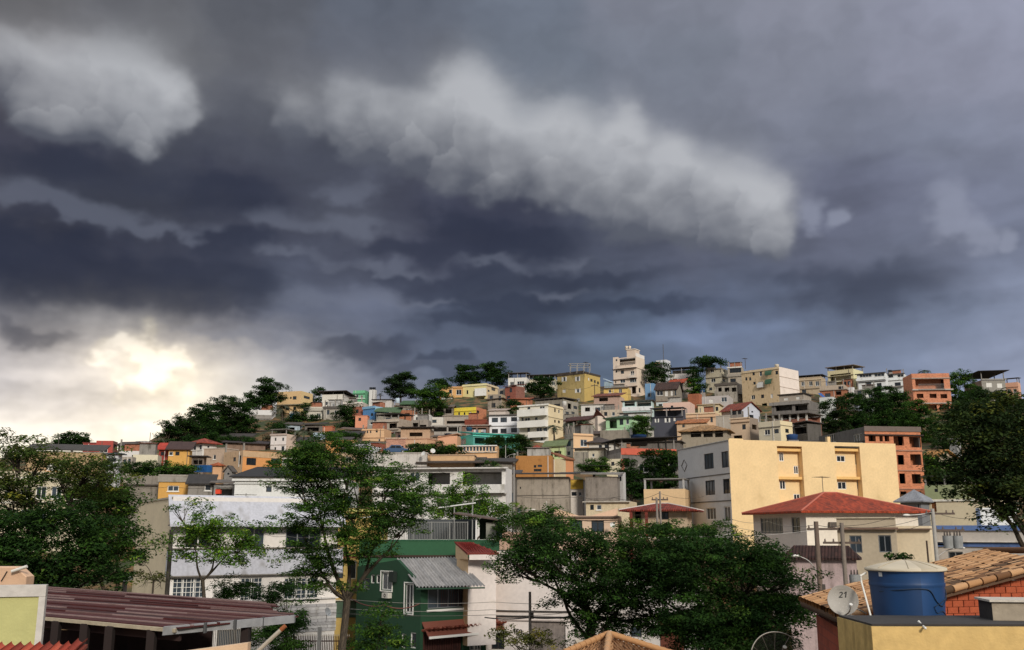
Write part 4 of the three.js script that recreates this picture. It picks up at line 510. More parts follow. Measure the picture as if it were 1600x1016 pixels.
h('large beige apartment block with green awnings and white end wall', [1160, 1219, 1249.5], [573, 640], '#d5b88c', { extras: false, auto: false, D: 240, colR: '#eedfd2', a: 30, kind: 'worn', kindR: 'plaster', nosill: true, bands: [['L', 575, 2.5, '#dcc49c', 0.15], ['R', 588, 0.7, '#c9b6a6', 0.08], ['R', 604, 0.7, '#c9b6a6', 0.08]], wins: [['L', 1175.5, 581, 1179.5, 586.5, 'k'], ['L', 1186.5, 580.5, 1191, 587.5, 'g'], ['L', 1211.5, 580, 1216, 585, 'k'], ['L', 1164.5, 590, 1168, 594.5, 'k'], ['L', 1170.5, 590, 1174, 594.5, 'k'], ['L', 1177, 597, 1181, 601, 'k'], ['L', 1184, 597, 1193, 603, 'c'], ['L', 1174, 618, 1180, 624, 'g'], ['L', 1189, 617, 1194, 622, 'k'], ['L', 1204, 616, 1208, 622, 'c'], ['L', 1190, 631, 1199, 638, 'v']], awnings: [['L', 1197, 580, 1208, 586, '#34543f'], ['L', 1197, 593, 1208, 600, '#34543f']], balconies: [['L', 1184, 600, 1194, 604.5, 0.5, '#d8d5cf']] });
h('pale grey flat house with two white windows below the terrace', [1097, 1139, 1146], [618, 640], '#b5ada8', { D: 232, bands: [['L', 613, 7, '#4a433e', 0.15]], wins: [['L', 1108, 624, 1115, 629, 'c'], ['L', 1127, 621, 1136, 628, 'g']] });
h('pale cream little house behind the red gabled one', [1091, 1124, 1130], [632, 656], '#dcc69a', { D: 216, wins: [['L', 1099, 636, 1107, 643, 'g'], ['L', 1118, 636, 1126, 642, 'k']], roof: { t: 'flat', col: '#cdb892', over: 0.3 } });
h('red tile roofed house with a bluish white gable end', [1128, 1160, 1188], [640, 668], '#a79c90', { extras: false, D: 204, a: 40, colR: '#c4c7d2', gableMat: M('#c4c7d2'), roof: { t: 'gable', ridge: 'x', y: 626, col: '#8f4433', kind: 'tiles', over: 0.4 }, wins: [['L', 1141, 640, 1159, 647, 'k'], ['R', 1174, 641, 1177, 645, 'k']] });
h('peach stepped terrace house right of the slate house', [1072, 1118, 1126], [644, 668], '#dcb58e', { D: 204, bands: [['L', 645, 2, '#e6c7a2', 0.2], ['L', 651, 1.2, '#c59c78', 0.2]], wins: [['L', 1078, 655, 1082, 660, 'k'], ['L', 1110, 652, 1114, 660, 'k']] });
h('orange roofed peach house with a small window left of the pavilion', [1058, 1104, 1108], [660, 690], '#d0ae88', { D: 186, kind: 'worn', roof: { t: 'shed', h: [0, 0, 1.1, 1.1], col: '#c07c4e', kind: 'tiles', over: 0.3 }, wins: [['L', 1066, 664, 1070, 668, 'k'], ['L', 1064, 674, 1067, 681, 'k'], ['L', 1072, 682, 1080, 690, 'v']] });
h('open pavilion house with a low tan pyramid roof', [1066, 1136, 1143], [672, 700], '#9c8e78', { D: 172, deep: 9, kind: 'worn', roof: { t: 'hip', y: 661, col: '#b08a60', kind: 'tiles', over: 0.7 }, wins: [['L', 1079, 674, 1096, 683, 'v'], ['L', 1099, 674, 1114, 683, 'v'], ['L', 1117, 674, 1130, 683, 'v']] });
h('beige two storey house with a brown window behind the yellow block', [1142, 1172, 1186], [652, 692], '#d3b492', { D: 178, colR: '#8d7a68', bands: [['L', 658.5, 1.2, '#b09172', 0.2], ['L', 652.5, 2, '#dfc3a2', 0.15]], wins: [['L', 1159.5, 663.5, 1165.5, 671, 'k'], ['R', 1175, 663, 1183, 672, 'v'], ['L', 1146, 681, 1160, 688, 'v']] });
h('grey concrete house with striped shade left of the beige house', [1119, 1141, 1144], [650, 674], '#aca192', { D: 190, kind: 'worn', cap: '#bdb2a4' });
h('cream corner house with three windows above the yellow block', [1186, 1220, 1239], [657, 694], '#d6c9ab', { D: 172, a: 30, colR: '#e6d3a6', wins: [['L', 1194.5, 672, 1203.5, 679.5, 'g'], ['L', 1209.5, 671, 1217, 677, 'k'], ['R', 1227, 670, 1233, 677, 'k']], bands: [['L', 666, 1.2, '#8d8270', 0.15], ['R', 664, 1, '#b5a687', 0.1]] });
h('dark garage house with an open front right of the cream corner house', [1239, 1262, 1284], [662, 694], '#5b5650', { D: 174, kind: 'mould', wins: [['L', 1241, 666, 1261, 677, 'v']], roof: { t: 'shed', h: [0.3, 0.5, 0.2, 0.2], col: '#3f3a38', over: 0.4 } });
h('long shed roof on white posts in front of brick walls', [1196, 1262, 1284], [654, 672], '#8e5a46', { D: 184, kind: 'brick', roof: { t: 'canopy', y: 645, col: '#6d6864', posts: 6, over: 0.6, post: '#cfc8be', pr: 0.16, backWall: '#a8664a' } });
h('concrete slab house with a dark recessed floor', [1206, 1264, 1282], [625, 650], '#77706a', { D: 200, kind: 'mould', wins: [['L', 1212, 634, 1238, 641, 'v'], ['L', 1242, 634, 1262, 641, 'v']], bands: [['L', 628, 5, '#8a837c', 0.4]] });
h('small white windowed house above the concrete slab house', [1218, 1256, 1268], [615, 632], '#a79a8a', { D: 214, kind: 'worn', wins: [['L', 1225, 622, 1232, 625.5, 'c'], ['L', 1244, 620, 1250, 624, 'c'], ['L', 1254, 619, 1262, 624, 'g']], roof: { t: 'flat', col: '#4a4340', over: 0.4 } });
h('tan balconied house under a dark flat roof on the right skyline', [1249, 1284, 1291], [588, 618], '#b9a384', { D: 262, kind: 'worn', roof: { t: 'canopy', y: 585, col: '#3c3737', posts: 4, over: 0.5 }, bands: [['L', 592, 2, '#cbb594', 0.2], ['L', 606, 1.5, '#9a876c', 0.2]], wins: [['L', 1252, 597, 1258, 603, 'g'], ['L', 1264, 596, 1270, 603, 'g'], ['L', 1274, 596, 1280, 603, 'g'], ['L', 1253, 609, 1260, 614, 'k']] });
h('cream house with a striped canopy on the right skyline', [1294, 1334, 1350], [576, 606], '#dccd9e', { D: 268, a: 22, colR: '#e0d8a8', roof: { t: 'canopy', y: 570, col: '#8b7a66', posts: 4, over: 0.5, tilt: 0.3 }, bands: [['L', 585, 1, '#b3a67e', 0.3]], wins: [['L', 1297, 586, 1330, 593, 'v']] });
h('white modern house with black bands on the right skyline', [1340, 1384, 1388], [582, 612], '#e1e3e2', { extras: false, D: 262, deep: 8, bands: [['L', 582, 1.2, '#3d3b3c', 0.5], ['L', 595, 1, '#4b4b4d', 0.25], ['L', 591, 3.5, '#eceeed', 0.3]], wins: [['L', 1343, 584, 1362, 589, 'g'], ['L', 1366, 584, 1382, 588, 'g'], ['L', 1352, 598, 1362, 605, 'k'], ['L', 1370, 599, 1378, 606, 'k']] });
h('white banded annex right of the modern white house', [1386, 1414, 1418], [584, 610], '#dfe1df', { D: 266, bands: [['L', 583.5, 1.1, '#454345', 0.4], ['L', 592, 2.5, '#ecedec', 0.3]], wins: [['L', 1388, 585, 1396, 590, 'k'], ['L', 1402, 585, 1413, 589, 'g'], ['L', 1398, 598, 1408, 604, 'k']] });
h('orange brick house on concrete stilts at the right skyline', [1413, 1427, 1486], [584, 645], '#d0845c', { extras: false, auto: false, D: 236, a: 72, kind: 'brick', colR: '#d0845c', kindR: 'brick', wins: [['R', 1430, 593, 1476, 608, 'v'], ['R', 1432.5, 615.5, 1443.5, 622, 'o'], ['R', 1452.5, 615.5, 1464, 622, 'o'], ['R', 1469.5, 616, 1480.5, 622.5, 'o'], ['R', 1445, 632, 1465, 644, 'o'], ['R', 1468, 632, 1484, 644, 'o']], bands: [['R', 591.5, 1.5, '#a39588', 0.2], ['R', 609.5, 2, '#b7aca2', 0.5], ['R', 630.5, 1.5, '#b0a499', 0.15]], balconies: [['R', 1434, 601, 1476, 608.5, 0.6, '#8f8a86', true]] });
h('orange brick low house with a blue tarpaulin on the right slope', [1282, 1322, 1328], [608, 624], '#a66847', { D: 236, kind: 'brick', wins: [['L', 1306, 611, 1315, 617, 'v']], roof: { t: 'shed', h: [0, 0, 0.3, 0.3], col: '#a89a8c', over: 0.3 } });
h('white stub house right of the blue tarpaulin', [1281, 1302, 1307], [620, 640], '#d2d4cf', { D: 220, wins: [['L', 1288, 626, 1294, 632, 'c']] });
h('long tan wall house below the striped canopy house', [1281, 1320, 1326], [601, 614], '#b5a28b', { D: 246, kind: 'worn', wins: [['L', 1310, 604, 1318, 609, 'k']] });
h('grey concrete wall house with a white corner above the wood', [1328, 1368, 1374], [607, 626], '#7f7a76', { D: 236, kind: 'mould', bands: [['L', 608, 1.5, '#9a938c', 0.15]], wins: [['L', 1340, 610, 1346, 616, 'k']] });
h('white stump wall house left of the grey concrete wall', [1326, 1333, 1336], [605, 622], '#d9d8d6', { D: 238 });
h('grey house with white square windows under a tilted dark canopy', [1508, 1535, 1572], [594, 622], '#8f6f5c', { extras: false, D: 250, a: 66, kind: 'brick', colR: '#8f8a80', kindR: 'worn', roof: { t: 'canopy', y: 582, col: '#332d2b', posts: 3, over: 1.0, tilt: 0.2, skew: 0.3 }, wins: [['R', 1541, 598, 1551, 605, 'c'], ['R', 1558, 599, 1567, 606, 'c']], bands: [['R', 593, 1.6, '#9c968b', 0.3]] });
h('peach house at the far right end of the skyline', [1571, 1592, 1596], [597, 626], '#d8a07e', { D: 256, bands: [['L', 604, 1, '#c18a6a', 0.15]], wins: [['L', 1574, 608, 1580, 614, 'g'], ['L', 1583, 608, 1589, 614, 'g']], roof: { t: 'canopy', y: 590, col: '#4a4643', posts: 2, over: 0.3 } });
// --- right, behind and beside the yellow block
h('unfinished brick block with gaping window openings', [1283, 1355, 1443], [667, 790], '#6d6862', { extras: false, name: 'brick_building', cat: 'building', D: 132, a: 62, kind: 'mould', colR: '#cc7d52', kindR: 'brick', bands: [['R', 670, 8, '#6d5f57', 0.1], ['R', 679.5, 1.6, '#3c332f', 0.3], ['R', 703.5, 2, '#a5765c', 0.12], ['R', 735, 1.5, '#a5765c', 0.12], ['R', 764, 1.5, '#a5765c', 0.12], ['L', 688, 1.2, '#4f4a45', 0.1]], wins: [['R', 1357, 680, 1369, 690, 'o'], ['R', 1374, 681, 1380, 690, 'o'], ['R', 1382, 681, 1390, 690, 'o'], ['R', 1396, 682, 1413, 696.5, 'o'], ['R', 1420.5, 683, 1440, 699.5, 'o'], ['R', 1402, 711, 1413.5, 726.5, 'o'], ['R', 1422, 710, 1440.5, 727, 'o'], ['R', 1405, 740, 1415.5, 756, 'o'], ['R', 1424.5, 741, 1440, 756, 'o'], ['R', 1407, 768, 1418, 784, 'o'], ['R', 1426, 768, 1441, 784, 'o']] });
h('small house with an ochre tile roof right of the brick block', [1446, 1468, 1490], [714, 740], '#b7a68c', { D: 148, roof: { t: 'gable', y: 702, col: '#d29a58', kind: 'tiles', over: 0.6 }, wins: [['L', 1450, 724, 1455, 731, 'k']], kind: 'worn' });
h('white grey shack among trees on the right slope', [1484, 1496, 1502], [686, 712], '#9b9a98', { D: 168, kind: 'mould', roof: { t: 'flat', col: '#b9bcc0', over: 0.4 } });
h('olive green walled house right of the brick block', [1446, 1512, 1530], [757, 800], '#8f9868', { D: 118, a: 12, kind: 'plaster', wins: [['L', 1460, 764, 1466, 769, 'k']], roof: { t: 'canopy', y: 742, col: '#3b3a37', posts: 3, over: 0.3, backWall: '#b5ab98' } });
h('cream flat house behind the transformer pole', [1452, 1540, 1580], [779, 840], '#d9c9a6', { D: 96, a: 14, bands: [['L', 781, 3, '#e7e2d4', 0.12]], wins: [['L', 1455, 784, 1464, 800, 'd', '#8f5a2f']], deep: 8 });
h('grey pyramid roofed kiosk beside the yellow block', [1408, 1440, 1454], [783, 812], '#6f7277', { D: 98, roof: { t: 'hip', y: 764, col: '#8f949d', over: 0.5 }, wins: [['L', 1434, 788, 1446, 796, 'k']] });

// --- small sheds and roofs that fill the gaps between the houses
h('small pale blue tin roofed shed below the blue doorway house', [446, 468, 472], [664, 678], '#b5c4cf', { D: 206, kind: 'mould', roof: { t: 'shed', h: [0.2, 0, 0.9, 0.9], col: '#4b4440', over: 0.4 }, wins: [['L', 452, 668, 460, 674, 'v']] });
h('dark roofed hut between the pinkish house and the palm', [462, 486, 490], [690, 706], '#84786c', { D: 182, kind: 'mould', roof: { t: 'shed', h: [0, 0, 1.2, 1.2], col: '#36302e', over: 0.5 } });
h('long dark tin roof house under the off white porch house', [476, 506, 510], [664, 678], '#6d655c', { D: 204, kind: 'mould', roof: { t: 'shed', h: [0, 0.2, 1, 0.8], col: '#3b3634', over: 0.5 }, wins: [['L', 480, 668, 498, 674, 'v']] });
h('long black roofed house behind the low orange house', [512, 562, 566], [680, 694], '#857a6f', { D: 186, kind: 'mould', roof: { t: 'shed', h: [0, 0, 1.2, 1.2], col: '#332e2d', over: 0.6 } });
h('brown shack with rusty roof under the ivy dark tree', [534, 562, 566], [672, 688], '#7b6656', { D: 194, kind: 'mould', roof: { t: 'shed', h: [0.3, 0, 0.8, 1], col: '#6d5a50', over: 0.4 }, wins: [['L', 540, 677, 548, 683, 'k']] });
h('pale pink block house right of the pinkish brick terrace', [618, 645, 650], [676, 692], '#dbb6a2', { D: 190, kind: 'worn', wins: [['L', 622, 680, 630, 686, 'k']], roof: { t: 'flat', col: '#8b8176', over: 0.3 } });
h('tan shed below the grey concrete frame house', [676, 716, 720], [682, 696], '#b08e70', { D: 184, kind: 'worn', roof: { t: 'shed', h: [0, 0.2, 0.7, 0.7], col: '#6d625a', over: 0.4 } });
h('narrow grey house right of the cream balcony block', [880, 900, 906], [648, 672], '#8f8779', { D: 202, kind: 'mould', wins: [['L', 884, 653, 889, 659, 'k'], ['L', 893, 653, 898, 659, 'k']] });
h('low white walled house under the turquoise veranda', [968, 1010, 1018], [644, 660], '#dedbd6', { D: 208, kind: 'worn', wins: [['L', 974, 648, 982, 654, 'k']], roof: { t: 'shed', h: [0, 0, 0.8, 0.8], col: '#4c4644', over: 0.4 } });
h('brown roofed cottage between the palms and the gable end', [905, 938, 944], [678, 694], '#93877a', { D: 184, kind: 'mould', roof: { t: 'shed', h: [0, 0, 1, 1], col: '#51433d', over: 0.4 } });
h('grey stone house left of the cream corner house', [1140, 1184, 1190], [688, 706], '#8c8275', { D: 164, kind: 'mould', wins: [['L', 1146, 692, 1158, 700, 'v']] });
h('low tin roofed row above the yellow block', [1190, 1262, 1280], [690, 704], '#7a736b', { D: 160, kind: 'mould', roof: { t: 'shed', h: [0, 0, 0.9, 0.9], col: '#4a4643', over: 0.5 } });
h('dark walled house under the house with the orange red parapet', [1000, 1062, 1068], [690, 704], '#6f675f', { D: 162, kind: 'mould', roof: { t: 'flat', col: '#57504b', over: 0.4 } });
h('white veranda house left of the slate grey house', [984, 1016, 1022], [668, 688], '#cfcac0', { D: 186, kind: 'mould', wins: [['L', 988, 672, 1000, 680, 'v']] });
h('white terrace house under the olive block', [908, 946, 952], [632, 650], '#dcd9d2', { D: 218, kind: 'worn', wins: [['L', 914, 637, 922, 643, 'v'], ['L', 930, 637, 938, 643, 'k']], roof: { t: 'flat', col: '#b9b0a4', over: 0.3 } });
h('small cream house under the rust roofed house', [938, 968, 974], [640, 656], '#c4b39c', { D: 214, kind: 'worn', wins: [['L', 944, 644, 949, 650, 'k'], ['L', 956, 644, 961, 650, 'g']] });
h('grey roofed house between the loggia house and the mustard house', [742, 800, 806], [722, 744], '#8d8478', { D: 128, a: 5, kind: 'mould', roof: { t: 'shed', h: [0.2, 0, 1, 1], col: '#3e3937', over: 0.5 } });
h('white house fragment below the building with the orange wall', [440, 500, 508], [716, 742], '#cfc9c0', { D: 132, a: 6, kind: 'worn', wins: [['L', 450, 722, 458, 730, 'k'], ['L', 480, 722, 488, 730, 'k']] });
h('tan house behind the crown of the tall street tree', [505, 560, 566], [708, 740], '#b89a78', { D: 138, a: 6, kind: 'worn', wins: [['L', 515, 714, 524, 722, 'k'], ['L', 540, 714, 549, 722, 'g']] });
// ---------------------------------------------------------------- the larger buildings at the foot of the hill
const pane = (b, face, r, d = -0.1, glass = GLASS, par) => b.P('pane', box(r[0], r[2], d - 0.012, r[1], r[3], d), glass, face, par);
// frame bars of a window on a face: rect, bar width, number of mullions and rails
function sash(b, face, r, mat, { bw = 0.07, nx = 1, ny = 0, z0 = -0.12, z1 = -0.04, glass = GLASS, name = 'window' } = {}) {
  const [u0, u1, v0, v1] = r, L = [box(u0, v0, z0, u0 + bw, v1, z1), box(u1 - bw, v0, z0, u1, v1, z1), box(u0 + bw, v1 - bw, z0, u1 - bw, v1, z1), box(u0 + bw, v0, z0, u1 - bw, v0 + bw, z1)];
  for (let i = 1; i <= nx; i++) { const u = lerp(u0, u1, i / (nx + 1)); L.push(box(u - bw * 0.4, v0 + bw, z0 + 0.01, u + bw * 0.4, v1 - bw, z1 - 0.01)); }
  for (let i = 1; i <= ny; i++) { const v = lerp(v0, v1, i / (ny + 1)); L.push(box(u0 + bw, v - bw * 0.4, z0 + 0.015, u1 - bw, v + bw * 0.4, z1 - 0.015)); }
  const w = b.P(name, join(L), mat, face); pane(b, face, [u0 + bw / 2, u1 - bw / 2, v0 + bw / 2, v1 - bw / 2], (z0 + z1) / 2, glass, w); return w;
}
// --- yellow and grey apartment block
{
  const YE = M('#f1cf95'), b = building('apartment_block', 'four storey block with a grey side and a tall yellow front', 'building', {
    x: [1062, 1143, 1407], y: [687, 885], D: 100, a: 63, col: '#cbc7c2', kind: 'plaster', colR: '#f1cf95', nosill: true, t: 0.22, inner: false, base: groundY(25, 100) - 3,
    wins: [['L', 1100, 710, 1115.5, 732, 'k'], ['L', 1127, 706.5, 1139.5, 730, 'k'], ['L', 1102, 751.7, 1117.7, 773, 'k'], ['L', 1129.5, 749, 1141.5, 771, 'k'], ['L', 1103.7, 794, 1119, 812, 'g'], ['L', 1131, 792, 1142, 815, 'g'],
      ['R', 1214, 697, 1262, 842, 'o'], ['R', 1304, 697, 1354, 842, 'o']],
    bands: [['L', 739.5, 1.4, '#5d564f', 0.05], ['L', 782, 1.4, '#5d564f', 0.05], ['L', 687.5, 1.5, '#8d887f', 0.06]],
  });
  for (const [cy, i] of [[727.7, 0], [766, 1]]) {                                    // lozenge reliefs
    const c = b.local(1069.5, cy, 'L'), w = 0.75, hh = 0.66, q = [[c[0] - w, c[1]], [c[0], c[1] - hh], [c[0] + w, c[1]], [c[0], c[1] + hh]];
    b.P('lozenge', join(q.map((p, k) => { const n = q[(k + 1) % 4]; return bar([p[0], p[1], 0.02], [n[0], n[1], 0.02], 0.05, 4); })), M('#6d665f', 'none'), 'L');
  }
  const recess = (x0, x1, wins, slabs) => {                                          // set back bays with their own windows
    const dep = -0.8, [u0, u1, v0, v1] = b.rect([x0, 697, x1, 842], 'R'), hs = wins.map(w => { const p = b.local(w[0], w[1], 'R', dep), q = b.local(w[2], w[3], 'R', dep); return [Math.max(u0 + 0.1, Math.min(p[0], q[0])), Math.min(u1 - 0.1, Math.max(p[0], q[0])), Math.min(p[1], q[1]), Math.max(p[1], q[1])]; });
    const g = wallGeo(u0 - 0.3, u1 + 0.3, v1 + 0.2, hs, 0.2); g.translate(0, 0, dep); b.P('wall', g, YE, 'R');
    for (const [e0, e1] of [[u0 - 0.2, u0], [u1, u1 + 0.2]]) b.P('wall', box(e0, v0, dep + 0.003, e1, v1 + 0.15, -0.225), YE, 'R');
    b.P('wall', box(u0 - 0.2, v1, dep + 0.003, u1 + 0.2, v1 + 0.15, -0.225), YE, 'R');
    hs.forEach(r => { const L = [box(r[0], r[2], dep - 0.12, r[0] + 0.07, r[3], dep - 0.03), box(r[1] - 0.07, r[2], dep - 0.12, r[1], r[3], dep - 0.03), box(r[0] + 0.07, r[3] - 0.07, dep - 0.12, r[1] - 0.07, r[3], dep - 0.03), box(r[0] + 0.07, r[2], dep - 0.12, r[1] - 0.07, r[2] + 0.07, dep - 0.03), box((r[0] + r[1]) / 2 - 0.03, r[2] + 0.07, dep - 0.11, (r[0] + r[1]) / 2 + 0.03, r[3] - 0.07, dep - 0.04)]; const w = b.P('window', join(L), M('#e6e2da', 'none', 0.6), 'R'); b.P('pane', box(r[0] + 0.03, r[2] + 0.03, dep - 0.09, r[1] - 0.03, r[3] - 0.03, dep - 0.075), GLASS, 'R', w); });
    for (const y of slabs) { const v = b.local((x0 + x1) / 2, y, 'R')[1]; b.P('ledge', box(u0, v - 0.14, dep + 0.004, u1, v + 0.14, -0.25), M('#f0bd6a'), 'R'); }
  };
  recess(1214, 1262, [[1217, 707, 1225, 721], [1240, 728, 1257, 741], [1218, 751, 1228, 765], [1240, 772, 1256, 785]], [703, 747, 790]);
  recess(1304, 1354, [[1307, 712, 1321, 722], [1308.5, 753, 1323, 765], [1342, 706, 1350, 727], [1342, 750, 1350, 765]], [703, 747, 790]);
  for (const [x, w] of [[1148, 1.6], [1303, 0.35]]) { const p = b.local(x, 687, 'R'); b.P('roof_block', box(p[0], b.H - 0.1, -1.6, p[0] + w, b.H + (w > 1 ? 0.25 : 0.7), -1.2), YE, 'R'); }
}
// --- cream house with the red hipped roof
{
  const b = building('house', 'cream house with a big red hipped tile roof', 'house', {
    x: [1179, 1262, 1438], y: [799, 905], D: 80, a: 62, col: '#e0d3c6', colR: '#efe3d0', t: 0.25, nosill: true, base: -0.3,  // darker left and lighter right wall: shade and sunlight put into the colours
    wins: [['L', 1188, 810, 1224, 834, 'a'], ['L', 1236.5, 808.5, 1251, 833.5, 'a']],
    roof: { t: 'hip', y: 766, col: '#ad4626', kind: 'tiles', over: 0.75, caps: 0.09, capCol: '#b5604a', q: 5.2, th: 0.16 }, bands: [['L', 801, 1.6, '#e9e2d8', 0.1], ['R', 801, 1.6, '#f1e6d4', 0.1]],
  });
  const [u0, u1, v0, v1] = b.rect([1294, 816, 1305, 824], 'R'); const ac = b.P('air_conditioner', box(u0, v0, 0.004, u1, v1, 0.35), M('#7a6f63', 'worn'), 'R'); b.P('grille', join(Array.from({ length: 5 }, (_, i) => box(u0 + 0.05, lerp(v0 + 0.05, v1 - 0.08, i / 4), 0.351, u1 - 0.05, lerp(v0 + 0.05, v1 - 0.08, i / 4) + 0.03, 0.37))), M('#3a332d', 'none'), 'R', ac);
}
building('house', 'flat roofed house in a beige that paints shade, with two grey windows below the red roof', 'house', { x: [1310, 1402, 1403], y: [808, 905], D: 70, a: 5, col: '#b7a68a', deep: 5, base: -0.3, bands: [['L', 826, 3, '#7d604e', 0.35], ['L', 809, 2, '#c4b498', 0.12]], wins: [['L', 1327, 837, 1348, 864, 'a'], ['L', 1372, 836.5, 1394, 863.5, 'a']], nosill: true });  // beige wall colour carries a cast shadow, next to the lit half
building('house', 'plain house in a cream that paints sunlight, joined to the right of the beige house', 'house', { x: [1403.5, 1456, 1462], y: [822, 905], D: 70.4, a: 6, col: '#e6d2ae', deep: 5, base: -0.3, bands: [['L', 827, 2, '#6d5444', 0.3]] });  // lighter cream paints the sunlit half of the same wall
building('house', 'house striped with blue bands behind the transformer pole', 'house', { x: [1463, 1640, 1660], y: [822, 905], D: 69, a: 6, col: '#b9b0a6', deep: 7, base: -0.3, bands: [['L', 825, 8, '#4f6ea6', 0.15], ['L', 847, 2, '#d8d0c6', 0.3], ['L', 852.5, 6, '#4a69a0', 0.12]], wins: [['L', 1481, 862, 1506, 878, 'a'], ['L', 1519, 861, 1545, 876, 'a']], nosill: true });
building('house', 'small white upper room with a pale blue corner', 'house', { x: [1526, 1533, 1590], y: [794, 828], D: 76, a: 78, col: '#93abd0', colR: '#e4e6e6', bands: [['R', 795, 2.5, '#f0f0ee', 0.12]] });
building('house', 'low pink stained house with a dark tile roof behind the poles', 'house', { x: [1232, 1338, 1340], y: [873, 925], D: 62, a: 6, col: '#c4aaa6', kind: 'mould', deep: 5, base: -0.3, roof: { t: 'hip', y: 853, col: '#402723', kind: 'tiles', over: 0.3, from: 872 } });
// --- white house with grey pebbledash bands, left of the green house
{
  const PD = '#b9bac3', b = building('apartment_building', 'pale three storey building with rough grey pebbledash bands', 'building', {
    x: [209, 262, 526], y: [776, 1012], D: 60, a: 79, col: '#e6d2ac', colR: '#e6dfd8', t: 0.25, nosill: true, base: -0.3, parapet: 0.2,
    wins: [['R', 381, 822, 413, 857, 'g'], ['R', 447, 826, 501, 857, 'a'], ['R', 290, 822, 330, 857, 'g'], ['R', 270, 903, 318, 941, 'b'], ['R', 376, 903, 409, 941, 'b'], ['R', 444, 903, 497, 941, 'b'], ['R', 340, 985, 380, 1012, 'k']],
    bands: [['R', 881, 39, PD, 0.3], ['R', 858, 2, '#6f665e', 0.34], ['R', 821, 1.6, '#5a534d', 0.38], ['R', 901, 1.6, '#7a726a', 0.34], ['R', 943, 2.5, '#d8d2cc', 0.14], ['L', 779, 3, '#b9ac94', 0.05]],
  });
  { const v0 = b.local(400, 820, 'R')[1], v1 = b.H + 0.12; b.P('sloping_roof', slab([-0.25, v0, 0.95], [b.wr + 0.2, v0, 0.95], [b.wr + 0.2, v1, -0.25], [-0.25, v1, -0.25], 0.14), M(PD, 'worn'), 'R'); }
  for (const [x0, x1] of [[445, 463], [484, 499]]) { const r = b.rect([x0, 828, x1, 855], 'R'); const n = 7; b.P('curtain', join(Array.from({ length: n }, (_, i) => box(lerp(r[0], r[1], i / n), r[2], -0.2 + (i % 2) * 0.03, lerp(r[0], r[1], (i + 1) / n), r[3], -0.17 + (i % 2) * 0.03))), M('#d9d3c8', 'sheet'), 'R'); }
  const rr = b.rect([430, 946, 524, 985], 'R'); const bm = [M('#b3b0b0', 'worn'), M('#a3a0a0', 'worn'), M('#bfbcba', 'worn')];      // rough stone courses over the gate
  const nR = 9; for (let j = 0; j < nR; j++) for (let i = 0; i < 6; i++) { const v0 = lerp(rr[2], rr[3], j / nR), v1 = lerp(rr[2], rr[3], (j + 1) / nR) - 0.015, w = (rr[1] - rr[0]) / 6, u0 = rr[0] + w * i + (j % 2 ? 0.12 : 0), jit = ((i * 7 + j * 13) % 5) * 0.008; b.P('stone', box(u0, v0, 0.004, Math.min(rr[1], u0 + w - 0.015), v1, 0.05 + jit), bm[(i * 3 + j * 5) % 3], 'R'); }
}
// --- the narrow ochre house behind the street tree
{
  const b = building('house', 'narrow ochre house with brown window surround behind the street tree', 'house', { x: [519, 600, 604], y: [796, 1012], D: 70, a: 6, col: '#b99a45', deep: 7, base: -0.3, nosill: true, wins: [['L', 527, 879, 536, 904, 'k', '#6b3f2a'], ['L', 539, 800, 556, 812, 'v'], ['L', 546, 876, 556, 905, 'g']], bands: [['L', 798, 3, '#d6d27a', 0.35], ['L', 938, 1.6, '#cfc7b0', 0.2], ['L', 868, 7, '#7c4a30', 0.08], ['L', 952, 24, '#44604c', 0.06]] });
}
